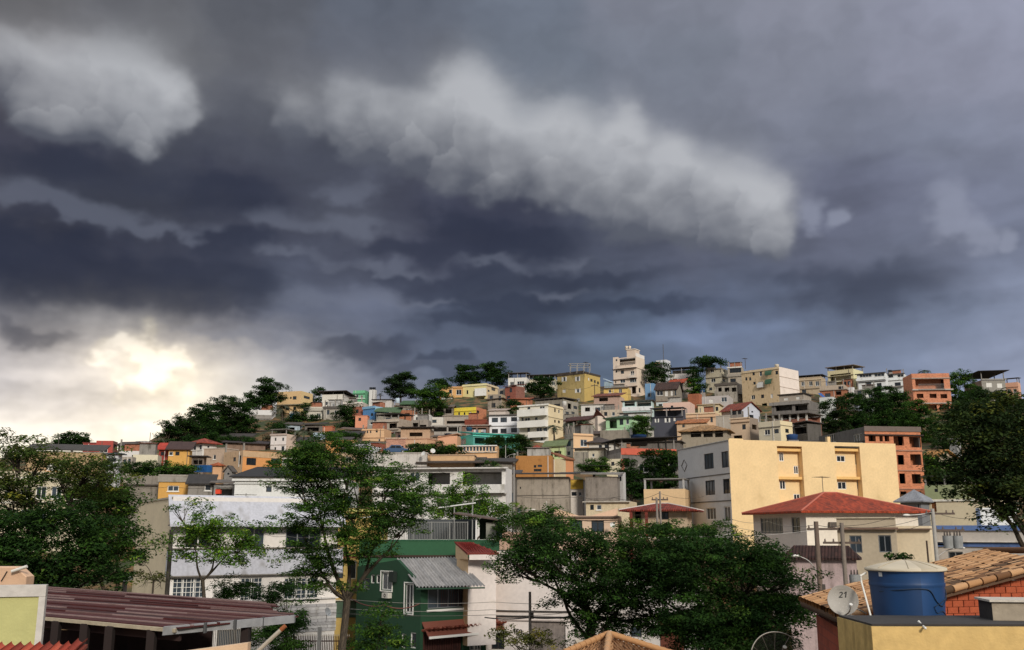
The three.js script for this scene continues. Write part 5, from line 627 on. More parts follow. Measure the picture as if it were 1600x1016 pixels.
// --- green house
{
  const GR = '#173f27', b = building('green_house', 'dark green two storey house with a tin lean-to and white windows', 'house', {
    x: [556, 657, 759], y: [915, 1022], D: 61, a: 54, topL: [[621, 875], [550, 885]], col: GR, colR: '#173f27', t: 0.22, nosill: true, base: -0.3, parapet: 0.1,
    wins: [['R', 669, 917, 748, 947, 'a'], ['L', 633.5, 912, 644.5, 959, 'g'], ['L', 596.5, 894, 612, 923, 'g'], ['L', 579, 898, 585, 912, 'g'], ['L', 587.5, 898, 593.5, 912, 'g'], ['L', 568, 903, 577, 922, 'a'], ['L', 641, 988, 649.5, 1014, 'g'], ['L', 627, 990, 634, 1014, 'g'],
      ['R', 661, 989, 722, 1022, 'd', '#3a1d16'], ['R', 734, 994, 752, 1022, 'b']],
  });
  // slats of the garage gate
  { const r = b.rect([661, 989, 722, 1022], 'R'), n = 16; for (let i = 0; i < n; i++) b.P('gate_slat', box(lerp(r[0] + 0.05, r[1] - 0.05, i / n), r[2] + 0.03, -0.105, lerp(r[0] + 0.05, r[1] - 0.05, (i + 0.72) / n), r[3] - 0.05, -0.06), M('#4a241b', 'sheet'), 'R'); }
  { const r = b.rect([690, 918, 724, 946], 'R'), n = 12; b.P('security_bar', join(Array.from({ length: n }, (_, i) => box(lerp(r[0], r[1], i / n), r[2], -0.035, lerp(r[0], r[1], i / n) + 0.025, r[3], -0.015))), M('#4b2a22', 'none'), 'R'); for (const [x0, x1] of [[671, 688], [726, 746]]) { const q = b.rect([x0, 919, x1, 945], 'R'); for (let i = 0; i < 6; i++) b.P('curtain', box(lerp(q[0], q[1], i / 6), q[2], -0.2 + (i % 2) * 0.02, lerp(q[0], q[1], (i + 0.95) / 6), q[3], -0.185 + (i % 2) * 0.02), CLOTH, 'R'); } }
  // window surrounds in white
  for (const w of [[633, 911, 645, 960], [596, 893, 612.5, 924]]) { const r = b.rect(w, 'L'); b.P('window_surround', join([box(r[0] - 0.06, r[2] - 0.06, 0.003, r[0], r[3] + 0.06, 0.05), box(r[1], r[2] - 0.06, 0.003, r[1] + 0.06, r[3] + 0.06, 0.05), box(r[0], r[3], 0.003, r[1], r[3] + 0.06, 0.05), box(r[0], r[2] - 0.06, 0.003, r[1], r[2], 0.05)]), M('#dad7d0', 'none'), 'L'); }
  { const r = b.rect([668, 916, 749, 948.5], 'R'); b.P('window_sill', box(r[0] - 0.05, r[2] - 0.1, 0.003, r[1] + 0.05, r[2] + 0.02, 0.1), M('#d3d0ca', 'none'), 'R'); }
  { const r = b.rect([603, 926, 612, 935], 'L'); const ac = b.P('air_conditioner', box(r[0], r[2], 0.004, r[1], r[3], 0.32), M('#b9b5ab', 'none'), 'L'); b.P('grille', new THREE.RingGeometry(0.05, 0.13, 16).translate((r[0] + r[1]) / 2, (r[2] + r[3]) / 2, 0.325), M('#57534c', 'none'), 'L', ac); }
  { const r = b.rect([613, 893, 620, 910], 'L'); b.P('wall_lamp_box', box(r[0], r[2], 0.004, r[1], r[3], 0.25), M('#15201a', 'none'), 'L'); }
  // corrugated lean-to: from the terrace wall down to the front eave
  const pt = (px, py, D) => { const w = at(px, py, D); b.g.updateMatrixWorld(); return b.g.worldToLocal(w); };
  { const A = pt(620, 873, 64.6), B = pt(712, 870.5, 66.6), Cc = pt(758, 915.5, 60.0), Dd = pt(651, 917.5, 60.2), n = 20, lm = M('#a9a7a6', 'sheet', 0.55);
    const rf = new THREE.Group(); rf.name = 'lean_to_roof'; b.g.add(rf); const per = 10;
    for (let k = 0; k < n; k++) { const pos = [], uvv = []; const V = (s, t) => { const q = A.clone().lerp(B, s).lerp(Dd.clone().lerp(Cc, s), t); return [q.x, q.y + 0.055 * Math.sin(s * n * Math.PI * 2), q.z]; };
      for (let i = 0; i < per; i++) { const s0 = (k + i / per) / n, s1 = (k + (i + 1) / per) / n; const a = V(s0, 0), c = V(s1, 0), d = V(s1, 1), e = V(s0, 1); for (const q of [a, e, d, a, d, c]) { pos.push(...q); uvv.push(s0 * 6, q === a || q === c ? 0 : 4); } }
      const g = new THREE.BufferGeometry(); g.setAttribute('position', new THREE.Float32BufferAttribute(pos, 3)); g.setAttribute('uv', new THREE.Float32BufferAttribute(uvv, 2)); g.computeVertexNormals(); mesh('roof_corrugation', g, k % 4 === 1 ? M('#a09f9f', 'sheet', 0.55) : lm, rf); }
    mesh('eave_board', bar([Dd.x, Dd.y - 0.12, Dd.z + 0.02], [Cc.x, Cc.y - 0.12, Cc.z + 0.02], 0.06, 4), M('#24412f', 'none'), b.g); }
  // terrace storey above, set back
  const t0 = pt(588, 868, 67), t1 = pt(713, 868, 66.5), Y1 = pt(640, 845, 66.8).y;
  { const along = t1.clone().sub(t0), L = Math.hypot(along.x, along.z), q = new THREE.Group(); q.name = 'terrace'; q.position.set(t0.x, 0, t0.z); q.rotation.y = -Math.atan2(along.z, along.x); b.g.add(q);
    const yb = t0.y - 1, yr = Y1 + 1.25; mesh('terrace_wall', box(-1.2, yb, -0.2, L + 2.9, Y1, 0), M('#205735'), q); mesh('terrace_wall', box(-1.2, yb - 2, -5, L + 2.9, yb, -0.22), M(GR), q);
    mesh('coping', box(-1.25, Y1 + 0.003, -0.25, L + 2.95, Y1 + 0.06, 0.05), M('#245a3d', 'none'), q); mesh('flashing', box(-1.0, t0.y - 0.12, 0.003, L + 0.1, t0.y + 0.02, 0.1), M('#3b2a22', 'none'), q);
    const rm = M('#9a9a96', 'metal', 0.5), n = 44; for (let i = 0; i <= n; i++) { const u = lerp(1.2, L + 0.7, i / n), big = i % 11 === 0; mesh(big ? 'railing_post' : 'railing_bar', box(u, Y1 + 0.06, -0.15, u + (big ? 0.07 : 0.025), big ? yr + 0.02 : yr - 0.05, -0.15 + (big ? 0.07 : 0.025)), rm, q); }
    mesh('rail', box(1.2, yr - 0.05, -0.16, L + 0.72, yr, -0.1), rm, q);
    mesh('roof_beam', bar([-1.2, yr + 0.25, 0.1], [L + 1.3, yr + 1.25, 0.1], 0.05, 6), M('#cfcfca', 'none'), q);
    for (const [u, hh] of [[L - 0.2, 1.0], [L + 1.05, 1.15], [0.4, 0.5]]) mesh('post', box(u, Y1 + 0.06, 0.0, u + 0.07, yr + hh, 0.07), rm, q);
    // the small covered room at the right end
    mesh('room_wall', box(L + 1.3, Y1 + 0.06, -2.2, L + 2.9, Y1 + 1.5, -2.1), M('#31402f'), q); mesh('room_wall', box(L + 2.75, Y1 + 0.06, -2.1, L + 2.9, Y1 + 1.5, 0), M('#2f6644'), q); mesh('window', box(L + 2.0, Y1 + 0.1, -0.1, L + 2.7, Y1 + 1.2, -0.05), M('#8c8b80', 'none'), q);
    mesh('post', box(L + 1.3, Y1 + 0.06, 0, L + 1.4, Y1 + 1.5, 0.1), M('#dcdad6', 'none'), q);
    mesh('room_roof', slab([L - 0.2, Y1 + 1.85, 0.4], [L + 3.2, Y1 + 1.35, 0.4], [L + 3.2, Y1 + 1.45, -2.5], [L - 0.2, Y1 + 1.95, -2.5], 0.08), M('#6a5a52', 'sheet'), q);
    mesh('terrace_door', box(1.5, Y1 + 0.05, -3.2, L + 1, yr + 0.2, -3.1), M('#4a4e50', 'worn'), q); }
  // tiled canopy over the garage
  { const r = b.rect([659, 975, 776, 987], 'R'), n = 19, e = r[1] + 0.12, cn = new THREE.Group(); cn.name = 'tiled_canopy'; b.g.add(cn); const F2 = (nm, g, m) => mesh(nm, b.onFace(g, 'R'), m, cn);
    F2('fascia', box(r[0], r[2], 0.75, e, r[2] + 0.14, 0.82), M('#d8d4cc', 'none')); F2('canopy_slab', slab([r[0], r[2] + 0.12, 0.74], [e, r[2] + 0.12, 0.74], [e, r[3] + 0.1, 0.004], [r[0], r[3] + 0.1, 0.004], 0.08), M('#6b3a2c', 'none'));
    const tm = [M('#8e4733', 'plaster'), M('#7a3b2b', 'plaster'), M('#9c5840', 'plaster')]; for (let i = 0; i < n; i++) { const g = new THREE.CylinderGeometry(0.13, 0.15, 0.9, 8, 1, true, 0, Math.PI); g.rotateY(-Math.PI / 2); g.rotateX(Math.PI / 2 - 0.25); g.translate(lerp(r[0] + 0.12, e - 0.12, i / (n - 1)), (r[2] + r[3]) / 2 + 0.17, 0.42); F2('roof_tile', g, tm[i % 3]); } }
}
// --- pinkish building right of the green house with the stair tower
{
  const b = building('house', 'pinkish white building with a stair tower beside the green house', 'house', { x: [760, 892, 905], y: [862, 1022], D: 64, a: 8, col: '#ddd2cb', base: -0.3, t: 0.25, deep: 9, nosill: true, bands: [['L', 956, 1.4, '#4f4742', 0.14], ['L', 965, 1.8, '#2e2926', 0.1], ['L', 971, 1.2, '#a89a92', 0.1]], wins: [['L', 768, 981, 788, 1015, 'k'], ['L', 830, 969, 884, 1020, 'd', '#8a817c']] });
  const n0 = b.local(801, 981, 'L'), n1 = b.local(811, 991, 'L'); const { FontLoader } = await import('three/addons/loaders/FontLoader.js'); const { TextGeometry } = await import('three/addons/geometries/TextGeometry.js');
  const font = await new FontLoader().loadAsync('fonts/droid/droid_sans_bold.typeface.json'); const sz = Math.abs(n0[1] - n1[1]) * 0.85;
  const ch = [...'159']; ch.forEach((c, i) => { const g = new TextGeometry(c, { font, size: sz, depth: 0.03, curveSegments: 3, bevelEnabled: false }); g.translate(n0[0] + i * sz * 0.62, n1[1] + (i === 1 ? -0.03 : 0.02 - i * 0.03), 0.006); b.P('house_number', g, M('#2a2522', 'none')); });
  { const tw = building('stair_tower', 'small tower with a steep red tile roof between green and pink houses', 'tower', { x: [713, 731, 775], y: [872, 1015], D: 62.6, a: 64, col: '#dcb889', colR: '#ded2ca', base: 3, t: 0.2 });
    const q = (px, py, D) => { tw.g.updateMatrixWorld(); const v = tw.g.worldToLocal(at(px, py, D)); return [v.x, v.y, v.z]; };
    const A = q(711, 847, 64.6), B = q(736, 847.5, 65.4), Cc = q(780, 864, 62.2), Dd = q(730, 864.5, 61.8), rf = mesh('roof', slab(Dd, Cc, B, A, 0.12), M('#6d2a20', 'none'), tw.g), nc = 11, nr = 5, tm = [M('#a8352a', 'plaster'), M('#8f2c22', 'plaster'), M('#b84536', 'plaster')];
    const VA = new THREE.Vector3(...A), VB = new THREE.Vector3(...B), VC = new THREE.Vector3(...Cc), VD = new THREE.Vector3(...Dd), dn = VD.clone().sub(VA).normalize(), L = VA.distanceTo(VD);
    for (let i = 0; i < nc; i++) for (let j = 0; j < nr; j++) { const s = (i + 0.5) / nc, p = VA.clone().lerp(VB, s).lerp(VD.clone().lerp(VC, s), (j + 0.5) / nr), g = new THREE.CylinderGeometry(0.09, 0.11, L / nr * 1.1, 7, 1, true, 0, Math.PI); g.rotateY(-Math.PI / 2); g.rotateX(Math.PI / 2); const m4 = new THREE.Matrix4(), x = VB.clone().sub(VA).normalize(), yy = new THREE.Vector3().crossVectors(dn, x).normalize(); if (yy.y < 0) yy.negate(); m4.makeBasis(new THREE.Vector3().crossVectors(yy, dn), yy, dn); g.applyMatrix4(m4); g.translate(p.x, p.y + 0.03, p.z); mesh('roof_tile', g, tm[(i * 5 + j * 3) % 3], rf); }
    const gv = [[A[0], tw.H - 0.02, A[2]], A, Dd, [Dd[0], tw.H - 0.02, Dd[2]]]; mesh('wall', poly(gv.map(p => [p[0] + 0.1, p[1] - 0.06, p[2]]), [[0, 3, 2, 1]]), M('#dcb889'), tw.g); mesh('wall', poly([[Dd[0] + 0.1, tw.H - 0.1, Dd[2] - 0.1], [Cc[0], tw.H - 0.1, Cc[2] - 0.2], [Cc[0], Cc[1] - 0.1, Cc[2] - 0.2], [Dd[0] + 0.1, Dd[1] - 0.1, Dd[2] - 0.1]], [[0, 1, 2, 3]]), M('#ded2ca'), tw.g); }
}
building('house', 'peach house end wall with stained sloping top behind the pinkish building', 'house', { x: [774, 805, 830], y: [832, 1000], D: 72, a: 30, col: '#dcb196', colR: '#cfa68c', kind: 'worn', base: -0.3, roof: { t: 'shed', h: [0.3, -1.0, -1.2, 0], col: '#a88872', over: 0.1 } });
building('house', 'white house with a brown gate behind the two large trees', 'house', { x: [893, 1075, 1100], y: [905, 1020], D: 67, a: 6, col: '#c9c2bc', base: -0.3, deep: 8, bands: [['L', 962, 2, '#8b8480', 0.1]], wins: [['L', 938, 975, 950, 1015, 'd', '#5b534e'], ['L', 985, 978, 1003, 996, 'k'], ['L', 1030, 965, 1070, 1018, 'd', '#6d3c2a']] });
// --- long white loggia house above the green house
building('house', 'long white house with two deep loggias above the green house', 'house', { x: [585, 790, 800], y: [730, 845], D: 92, a: 8, deep: 10, col: '#e3dfda', kind: 'worn', t: 0.25, nosill: true, base: groundY(-5, 92) - 3, bands: [['L', 731.5, 2.2, '#cfcac4', 0.5], ['L', 764, 13, '#d7d4cf', 0.7, 755, 790], ['L', 771.5, 2, '#b3aea6', 0.3], ['L', 729, 1.5, '#5f5852', 0.3, 600, 672]], wins: [['L', 640, 738, 656, 752, 'g'], ['L', 669, 739, 703, 757, 'v'], ['L', 723, 737.5, 784, 757.5, 'v'], ['L', 683, 780, 694, 806, 'd', '#3c3530'], ['L', 640, 780, 660, 800, 'k'], ['L', 740, 782, 760, 800, 'k']] });
building('house', 'white parapet house with a mossy top behind the loggia house', 'house', { x: [583, 667, 670], y: [709, 745], D: 110, a: 5, deep: 9, col: '#cfc8bf', kind: 'mould', cap: '#b9b0a6' });
building('house', 'tan stained wall house with a dark lean-to behind the loggia house', 'house', { x: [668, 741, 744], y: [712, 745], D: 110.6, a: 5, deep: 9, col: '#d2a878', kind: 'worn', cap: '#b39373', roof: { t: 'shed', from: 723, h: [0, 0, 0.9, 0.9], col: '#4a4038', over: 1.2 } });
building('house', 'mustard brown house with small vents left of the lime green house', 'house', { x: [806, 862, 866], y: [712, 752], D: 132, a: 5, deep: 8, col: '#b07427', kind: 'worn', wins: [['L', 834, 727, 838, 731, 'k'], ['L', 840, 726.5, 847, 730, 'k'], ['L', 834, 733, 846, 737, 'k']], group: HG });
building('house', 'white stepped garden house under the lime green house', 'house', { x: [862, 884, 896], y: [717, 746], D: 134, col: '#dccfa8', colR: '#d98e55', group: HG, roof: { t: 'shed', h: [1, 0, 0, 1], col: '#8f5b3c', over: 0.2 } });
// --- the stained concrete house
building('concrete_house', 'big bare concrete house streaked with dark stains', 'house', { x: [806, 889, 892], y: [745, 830], D: 108, a: 5, deep: 10, col: '#a39685', kind: 'mould', wins: [['L', 808, 794, 815, 806, 'k'], ['L', 812, 761, 814, 764, 'k'], ['L', 860, 796, 866, 802, 'k']], bands: [['L', 774, 1, '#6d6459', 0.05]], roof: { t: 'shed', from: 744, h: [0.3, 0.25, 0.6, 0.6], col: '#453f3d', over: 0.9, th: 0.12 } });
building('concrete_house', 'dark stained concrete house right of the bright yellow wall', 'house', { x: [915, 965, 969], y: [745, 800], D: 110, a: 5, deep: 8, col: '#8b8075', kind: 'mould', roof: { t: 'shed', from: 742, h: [0.2, 0.1, 0.5, 0.5], col: '#8d8a86', over: 0.5 } });
building('house', 'small house with a bright yellow wall between the concrete houses', 'house', { x: [888, 911, 915], y: [749, 800], D: 113, a: 5, deep: 7, col: '#d9cfc4', bands: [['L', 757, 14, '#e0b321', 0.1]], wins: [['L', 893, 769, 901, 775, 'k'], ['L', 904, 769, 911, 775, 'g']], roof: { t: 'shed', from: 742, h: [0.2, 0.2, 0.6, 0.6], col: '#4a4644', over: 1.2 } });
building('shed', 'tin roofed lean-to shed left of the stained concrete house', 'shed', { x: [790, 806, 808], y: [746, 830], D: 106, a: 5, deep: 8, col: '#6b645c', kind: 'mould', wins: [['L', 796, 770, 803, 784, 'k']], roof: { t: 'shed', from: 744, h: [0.3, 0.3, 0.8, 0.8], col: '#4b4543', over: 0.6 } });
building('house', 'white and grey house edge right of the dark concrete house', 'house', { x: [966, 974, 978], y: [738, 790], D: 114, a: 20, deep: 7, col: '#c4c2bf', kind: 'worn', wins: [['L', 968, 745, 972, 752, 'k']] });
building('house', 'grey walled house hidden behind the pair of dark trees', 'house', { x: [988, 1068, 1072], y: [712, 775], D: 130, a: 5, deep: 8, col: '#7d766f', kind: 'mould', wins: [['L', 1020, 730, 1030, 742, 'k']], group: HG });
// --- peach double gabled house
{
  const b = building('house', 'pale peach house with a butterfly roofline over two windows', 'house', { x: [865, 966, 972], y: [806, 880], D: 88, a: 5, deep: 8, col: '#ddbda0', nosill: true, bands: [['L', 808, 2.2, '#6f5a4c', 0.3], ['L', 812, 2, '#c9a88c', 0.12]], wins: [['L', 890, 813, 910, 830, 'k'], ['L', 924, 813, 944, 832, 'k'], ['L', 868, 814, 881, 832, 'k'], ['L', 956, 816, 961, 824, 'k']], base: groundY(8, 88) - 2 });
  const G = (x0, y0, x1, y1, x2, y2) => { const P = [[x0, y0], [x1, y1], [x2, y2]].map(p => b.local(p[0], p[1], 'L', -0.3)); b.P('gable', poly([...P.map(p => [p[0], p[1], -0.3]), ...P.map(p => [p[0], p[1], -0.5])], [[0, 1, 2], [5, 4, 3], [0, 2, 5, 3], [0, 3, 4, 1]]), M('#dfb999')); };
  G(865, 808, 907, 807, 865, 794); G(921, 807, 965, 807, 965, 794);
}
building('house', 'cream house with a rounded grey corner behind the peach gables', 'house', { x: [916, 984, 996], y: [783, 850], D: 96, a: 8, deep: 7, col: '#d8c5a0', kind: 'worn', wins: [['L', 922, 789, 928, 797, 'k'], ['L', 932, 789, 940, 797, 'g']], bands: [['L', 784, 1.6, '#b8b0a2', 0.3]], base: groundY(10, 96) - 2 });
building('house', 'cream house with a wide orange cream terrace and white poles', 'house', { x: [1007, 1072, 1080], y: [764, 850], D: 104, a: 6, deep: 7, col: '#dcb887', roof: { t: 'canopy', y: 747, col: '#8d8b88', posts: 2, over: 0, th: 0.12, post: '#a9a6a2', tilt: 0.1 }, base: groundY(15, 104) - 2 });
{
  const b = building('house', 'house with a low red tile roof and brick red porch posts', 'house', { x: [988, 1075, 1082], y: [797, 860], D: 86, a: 6, deep: 6, col: '#c4ab8c', kind: 'worn', wins: [['L', 992, 799, 1002, 818, 'v'], ['L', 1030, 800, 1045, 812, 'k']], roof: { t: 'hip', y: 785.5, col: '#8e3524', kind: 'tiles', over: 1.0, caps: 0.07, capCol: '#c3b8ae' }, base: groundY(12, 86) - 2 });
  for (const x of [986, 1010]) { const p = b.local(x, 800, 'L', 0.8); b.P('porch_post', box(p[0] - 0.12, 0, 0.7, p[0] + 0.12, b.H - 0.1, 0.94), M('#7a3527', 'brick')); }
}
// ---------------------------------------------------------------- trees: trunk, limbs and a crown of single leaves gathered in sprays
let seedT = 11;
function leafMat(tr = 0.3) { return new THREE.MeshPhysicalMaterial({ vertexColors: true, roughness: 0.85, side: THREE.DoubleSide, transmission: tr, thickness: 0, ior: 1.3, specularIntensity: 0.12, name: 'leaf' }); }
const LEAF = leafMat(0.4), BARK = M('#6a5a4a', 'bark'), BARKD = M('#4a3f35', 'bark'), BARKG = M('#5f564b', 'bark');
// sprays: list of {p: centre, r: radius, flat}, leaves n each
function leaves(sprays, o, R) {
  const n = sprays.reduce((s, q) => s + q.n, 0), pos = new Float32Array(n * 12), col = new Float32Array(n * 12), idx = new Uint32Array(n * 6), c = new THREE.Color(), d = new THREE.Vector3(), nn = new THREE.Vector3(), a = new THREE.Vector3(), b = new THREE.Vector3();
  let k = 0; const hues = o.cols.map(C);
  for (const q of sprays) {
    const tone = (q.tone ?? 1) * (0.75 + 0.5 * R()), hue = hues[Math.floor(R() * R() * hues.length * 0.999)];
    for (let i = 0; i < q.n; i++) {
      let x, y, z; do { x = R() * 2 - 1; y = R() * 2 - 1; z = R() * 2 - 1; } while (x * x + y * y + z * z > 1);
      d.set(q.p.x + x * q.r, q.p.y + y * q.r * q.flat, q.p.z + z * q.r);
      nn.set(x * 0.5 + (R() - 0.5) * 1.1, 0.85 + (R() - 0.5) * 0.8, z * 0.5 + (R() - 0.5) * 1.1).normalize();
      a.set(R() - 0.5, (R() - 0.6) * 0.7, R() - 0.5); a.addScaledVector(nn, -a.dot(nn)).normalize(); b.crossVectors(nn, a);
      const L = o.leaf * (0.6 + 0.6 * R()), W = L * o.ratio;
      const P = [d.x - a.x * L / 2, d.y - a.y * L / 2, d.z - a.z * L / 2, d.x + b.x * W / 2 + nn.x * W * 0.12, d.y + b.y * W / 2 + nn.y * W * 0.12, d.z + b.z * W / 2 + nn.z * W * 0.12, d.x + a.x * L / 2, d.y + a.y * L / 2 - L * 0.12, d.z + a.z * L / 2, d.x - b.x * W / 2 + nn.x * W * 0.12, d.y - b.y * W / 2 + nn.y * W * 0.12, d.z - b.z * W / 2 + nn.z * W * 0.12];
      pos.set(P, k * 12); const t = tone * (0.8 + 0.4 * R()); c.copy(hue).multiplyScalar(t * 1.5); if (R() < (o.yellow || 0)) c.lerp(hues[hues.length - 1], 0.8);
      for (let j = 0; j < 4; j++) { col[k * 12 + j * 3] = c.r; col[k * 12 + j * 3 + 1] = c.g; col[k * 12 + j * 3 + 2] = c.b; }
      idx.set([k * 4, k * 4 + 1, k * 4 + 2, k * 4, k * 4 + 2, k * 4 + 3], k * 6); k++;
    }
  }
  const g = new THREE.BufferGeometry(); g.setAttribute('position', new THREE.BufferAttribute(pos, 3)); g.setAttribute('color', new THREE.BufferAttribute(col, 3)); g.setIndex(new THREE.BufferAttribute(idx, 1)); g.computeVertexNormals(); return g;
}
// s: D, foot [px,py] or base y, blobs [[px, py, rx, ry, depth offset]] as seen, leaf size in m, spray radius, fill
function tree(name, label, category, s) {
  const fine = s.group ? 0.9 : 0.66, R = rng(seedT++ * 104729), D = s.D, o = { leaf: (s.leaf ?? 0.3) * fine, ratio: s.ratio ?? 0.5, cols: s.cols, yellow: s.yellow };
  const fx = s.foot[0], foot = at(fx, s.foot[1], D); foot.y = s.base ?? groundY(foot.x, D) - 0.25;
  const g = thing(name, label, category, [foot.x, foot.y, foot.z], 0, s.group), O = v => v.clone().sub(foot);
  const B = s.blobs.map(([px, py, rx, ry, dz = 0]) => { const m = mpp(px, py, D + dz); return { c: at(px, py, D + dz), rx: rx * m * (s.group ? 1.1 : 1), ry: ry * m * (s.group ? 1.12 : 1), rz: (s.thick ?? 0.9) * rx * m }; });
  const sr = s.spray ?? o.leaf * 2.4, sprays = [], per = (s.per ?? 26) / fine ** 1.7;
  for (const b of B) {
    const area = 4 * Math.PI * ((b.rx * b.ry) ** 1.6 / 3 + (b.rx * b.rz) ** 1.6 / 3 + (b.ry * b.rz) ** 1.6 / 3) ** (1 / 1.6), n = Math.max(5, Math.round(area / (sr * sr) * (s.fill ?? 0.75) * 1.9));
    const group = s.bunch ?? 9, rc = sr * (s.bunchR ?? 2.1);
    for (let i = 0; i < n / group; i++) {
      const z = 1 - 2 * R(), t = R() * 6.2832, q = Math.sqrt(1 - z * z), dir = new THREE.Vector3(q * Math.cos(t), z, q * Math.sin(t));
      if (dir.z < -0.35 && R() < 0.6) continue;                                   // fewer on the far side
      const lump = 1 + 0.28 * fbm(dir.x * 1.7 + dir.z + b.c.x, dir.y * 1.9 + b.c.y + dir.z * 0.7, 3), f = (R() < 0.8 ? 0.78 + 0.26 * R() : 0.4 + 0.4 * R()) * lump;
      const p = new THREE.Vector3(b.c.x + dir.x * b.rx * f, b.c.y + dir.y * b.ry * f, b.c.z + dir.z * b.rz * f), k = 0.65 + 0.7 * R(), ton = 0.7 + 0.6 * R();
      for (let j = 0; j < group; j++) {                                           // a bough: sprays over a small dome
        const y2 = -0.25 + 1.25 * R(), t2 = R() * 6.2832, q2 = Math.sqrt(Math.max(0, 1 - y2 * y2)), h2 = rc * k * (0.55 + 0.5 * R());
        sprays.push({ p: O(p).add(new THREE.Vector3(q2 * Math.cos(t2) * h2, y2 * h2 * 0.62, q2 * Math.sin(t2) * h2)), r: sr * (0.6 + 0.6 * R()), flat: s.flat ?? 0.5, n: Math.round(per * (0.6 + 0.8 * R())), tone: ton });
      }
    }
  }
  const cr = mesh('crown', leaves(sprays, o, R), s.mat || LEAF, g);
  // trunk and limbs
  const low = B.reduce((m, b) => Math.min(m, b.c.y - b.ry * 0.5), 1e9), fork = s.fork ? O(at(...s.fork, D)) : new THREE.Vector3((R() - 0.5) * 0.3, Math.max(0.4, (low - foot.y) * 0.85), (R() - 0.5) * 0.3);
  const r0 = s.r ?? 0.2, bm = s.bark || BARK;
  const bend = fork.clone().multiplyScalar(0.5).add(new THREE.Vector3((R() - 0.5) * 0.12 * fork.y, 0, 0));
  mesh('trunk', taper([new THREE.Vector3(0, -0.1, 0), bend, fork], r0 * 1.15, r0 * 0.8, 8, 8), bm, g);
  const nodeOf = new Map();                                                      // main boughs, each carrying a few neighbouring limbs
  if (B.length > 5 && !s.group) { const ord = [...B].sort((p, q) => Math.atan2(O(p.c).x - fork.x, O(p.c).y - fork.y) - Math.atan2(O(q.c).x - fork.x, O(q.c).y - fork.y)), per2 = Math.ceil(B.length / Math.min(5, Math.ceil(B.length / 3)));
    for (let i = 0; i < ord.length; i += per2) { const grp = ord.slice(i, i + per2), mean = grp.reduce((v, b) => v.add(O(b.c)), new THREE.Vector3()).multiplyScalar(1 / grp.length), node = fork.clone().lerp(mean, 0.52 + 0.12 * R()).add(new THREE.Vector3((R() - 0.5) * 0.4, 0, (R() - 0.5) * 0.8)); mesh('branch', taper([fork.clone().add(new THREE.Vector3(0, -0.1, 0)), fork.clone().lerp(node, 0.5).add(new THREE.Vector3((R() - 0.5) * 0.5, -0.1, 0)), node], r0 * 0.55, r0 * 0.3, 8, 7), bm, g); for (const b of grp) nodeOf.set(b, node); } }
  const trunkFork = fork;
  if (s.limbs !== 0) for (const b of B) {
    const fork = nodeOf.get(b) || trunkFork, thin = nodeOf.has(b) ? 0.5 : 1;
    const c = O(b.c), mid = fork.clone().lerp(c, 0.5).add(new THREE.Vector3((R() - 0.5) * b.rx * 0.5, -0.15 * b.ry + R() * 0.3, (R() - 0.5) * b.rx * 0.4)), tip = c.clone().add(new THREE.Vector3((R() - 0.5) * b.rx, b.ry * 0.45, 0));
    mesh('branch', taper([fork.clone().add(new THREE.Vector3(0, -0.05, 0)), mid, c, tip], r0 * (s.lr ?? 0.5) * thin, r0 * 0.05, 9, 6), bm, g);
    for (let i = 0; i < (s.twigs ?? 3); i++) { const st = fork.clone().lerp(c, 0.45 + 0.4 * R()).lerp(mid, 0.4), e = c.clone().add(new THREE.Vector3((R() - 0.5) * 1.7 * b.rx, (R() - 0.2) * b.ry, (R() - 0.3) * 1.2 * b.rz)); mesh('branch', taper([st, st.clone().lerp(e, 0.5).add(new THREE.Vector3(0, -0.12 * b.ry, 0)), e], r0 * 0.22, r0 * 0.05, 5, 5), bm, g); }
  }
  for (const [pts, ra, rb] of s.extra || []) mesh('branch', taper(pts.map(p => O(at(p[0], p[1], D + (p[2] || 0)))), ra, rb, 8, 6), bm, g);
  return g;
}
const DARK = ['#1e3314', '#263d16', '#2e4719', '#40561f'], MID = ['#2b431a', '#37521c', '#466321', '#647a2b'], LIVE = ['#3a561c', '#4a6a20', '#5e7d26', '#8a9c38'], OLIVE = ['#3a3f1c', '#4b4d20', '#5f5d26', '#8a8234'];
// --- street trees on the left
tree('street_tree', 'feathery olive tree at the far left with bare lower boughs', 'tree', { D: 40, foot: [40, 1000], base: -0.1, fork: [60, 850], r: 0.16, leaf: 0.26, ratio: 0.42, spray: 0.5, per: 24, fill: 0.75, flat: 0.4, cols: ['#33411c', '#404b1f', '#525823', '#7a7a30'], yellow: 0.03, bark: BARKD, twigs: 6, blobs: [[20, 700, 26, 16], [55, 722, 40, 22, 1], [10, 745, 36, 28], [100, 752, 34, 14, 1], [60, 790, 40, 16], [140, 735, 34, 12, -1], [175, 742, 22, 14, 0], [130, 770, 40, 20, 1], [0, 790, 26, 24], [10, 830, 30, 20]] });
tree('street_tree', 'dense dark tree filling the left edge above the red roof', 'tree', { D: 36, foot: [70, 1010], base: -0.1, fork: [80, 950], r: 0.26, leaf: 0.25, spray: 0.5, per: 26, fill: 0.8, cols: DARK, yellow: 0.01, bark: BARKD, blobs: [[40, 850, 62, 44], [110, 860, 60, 50, -0.5], [20, 900, 60, 36, -1], [150, 900, 44, 34, -0.5], [90, 905, 60, 40, -1], [-20, 860, 40, 50], [60, 930, 60, 24]] });
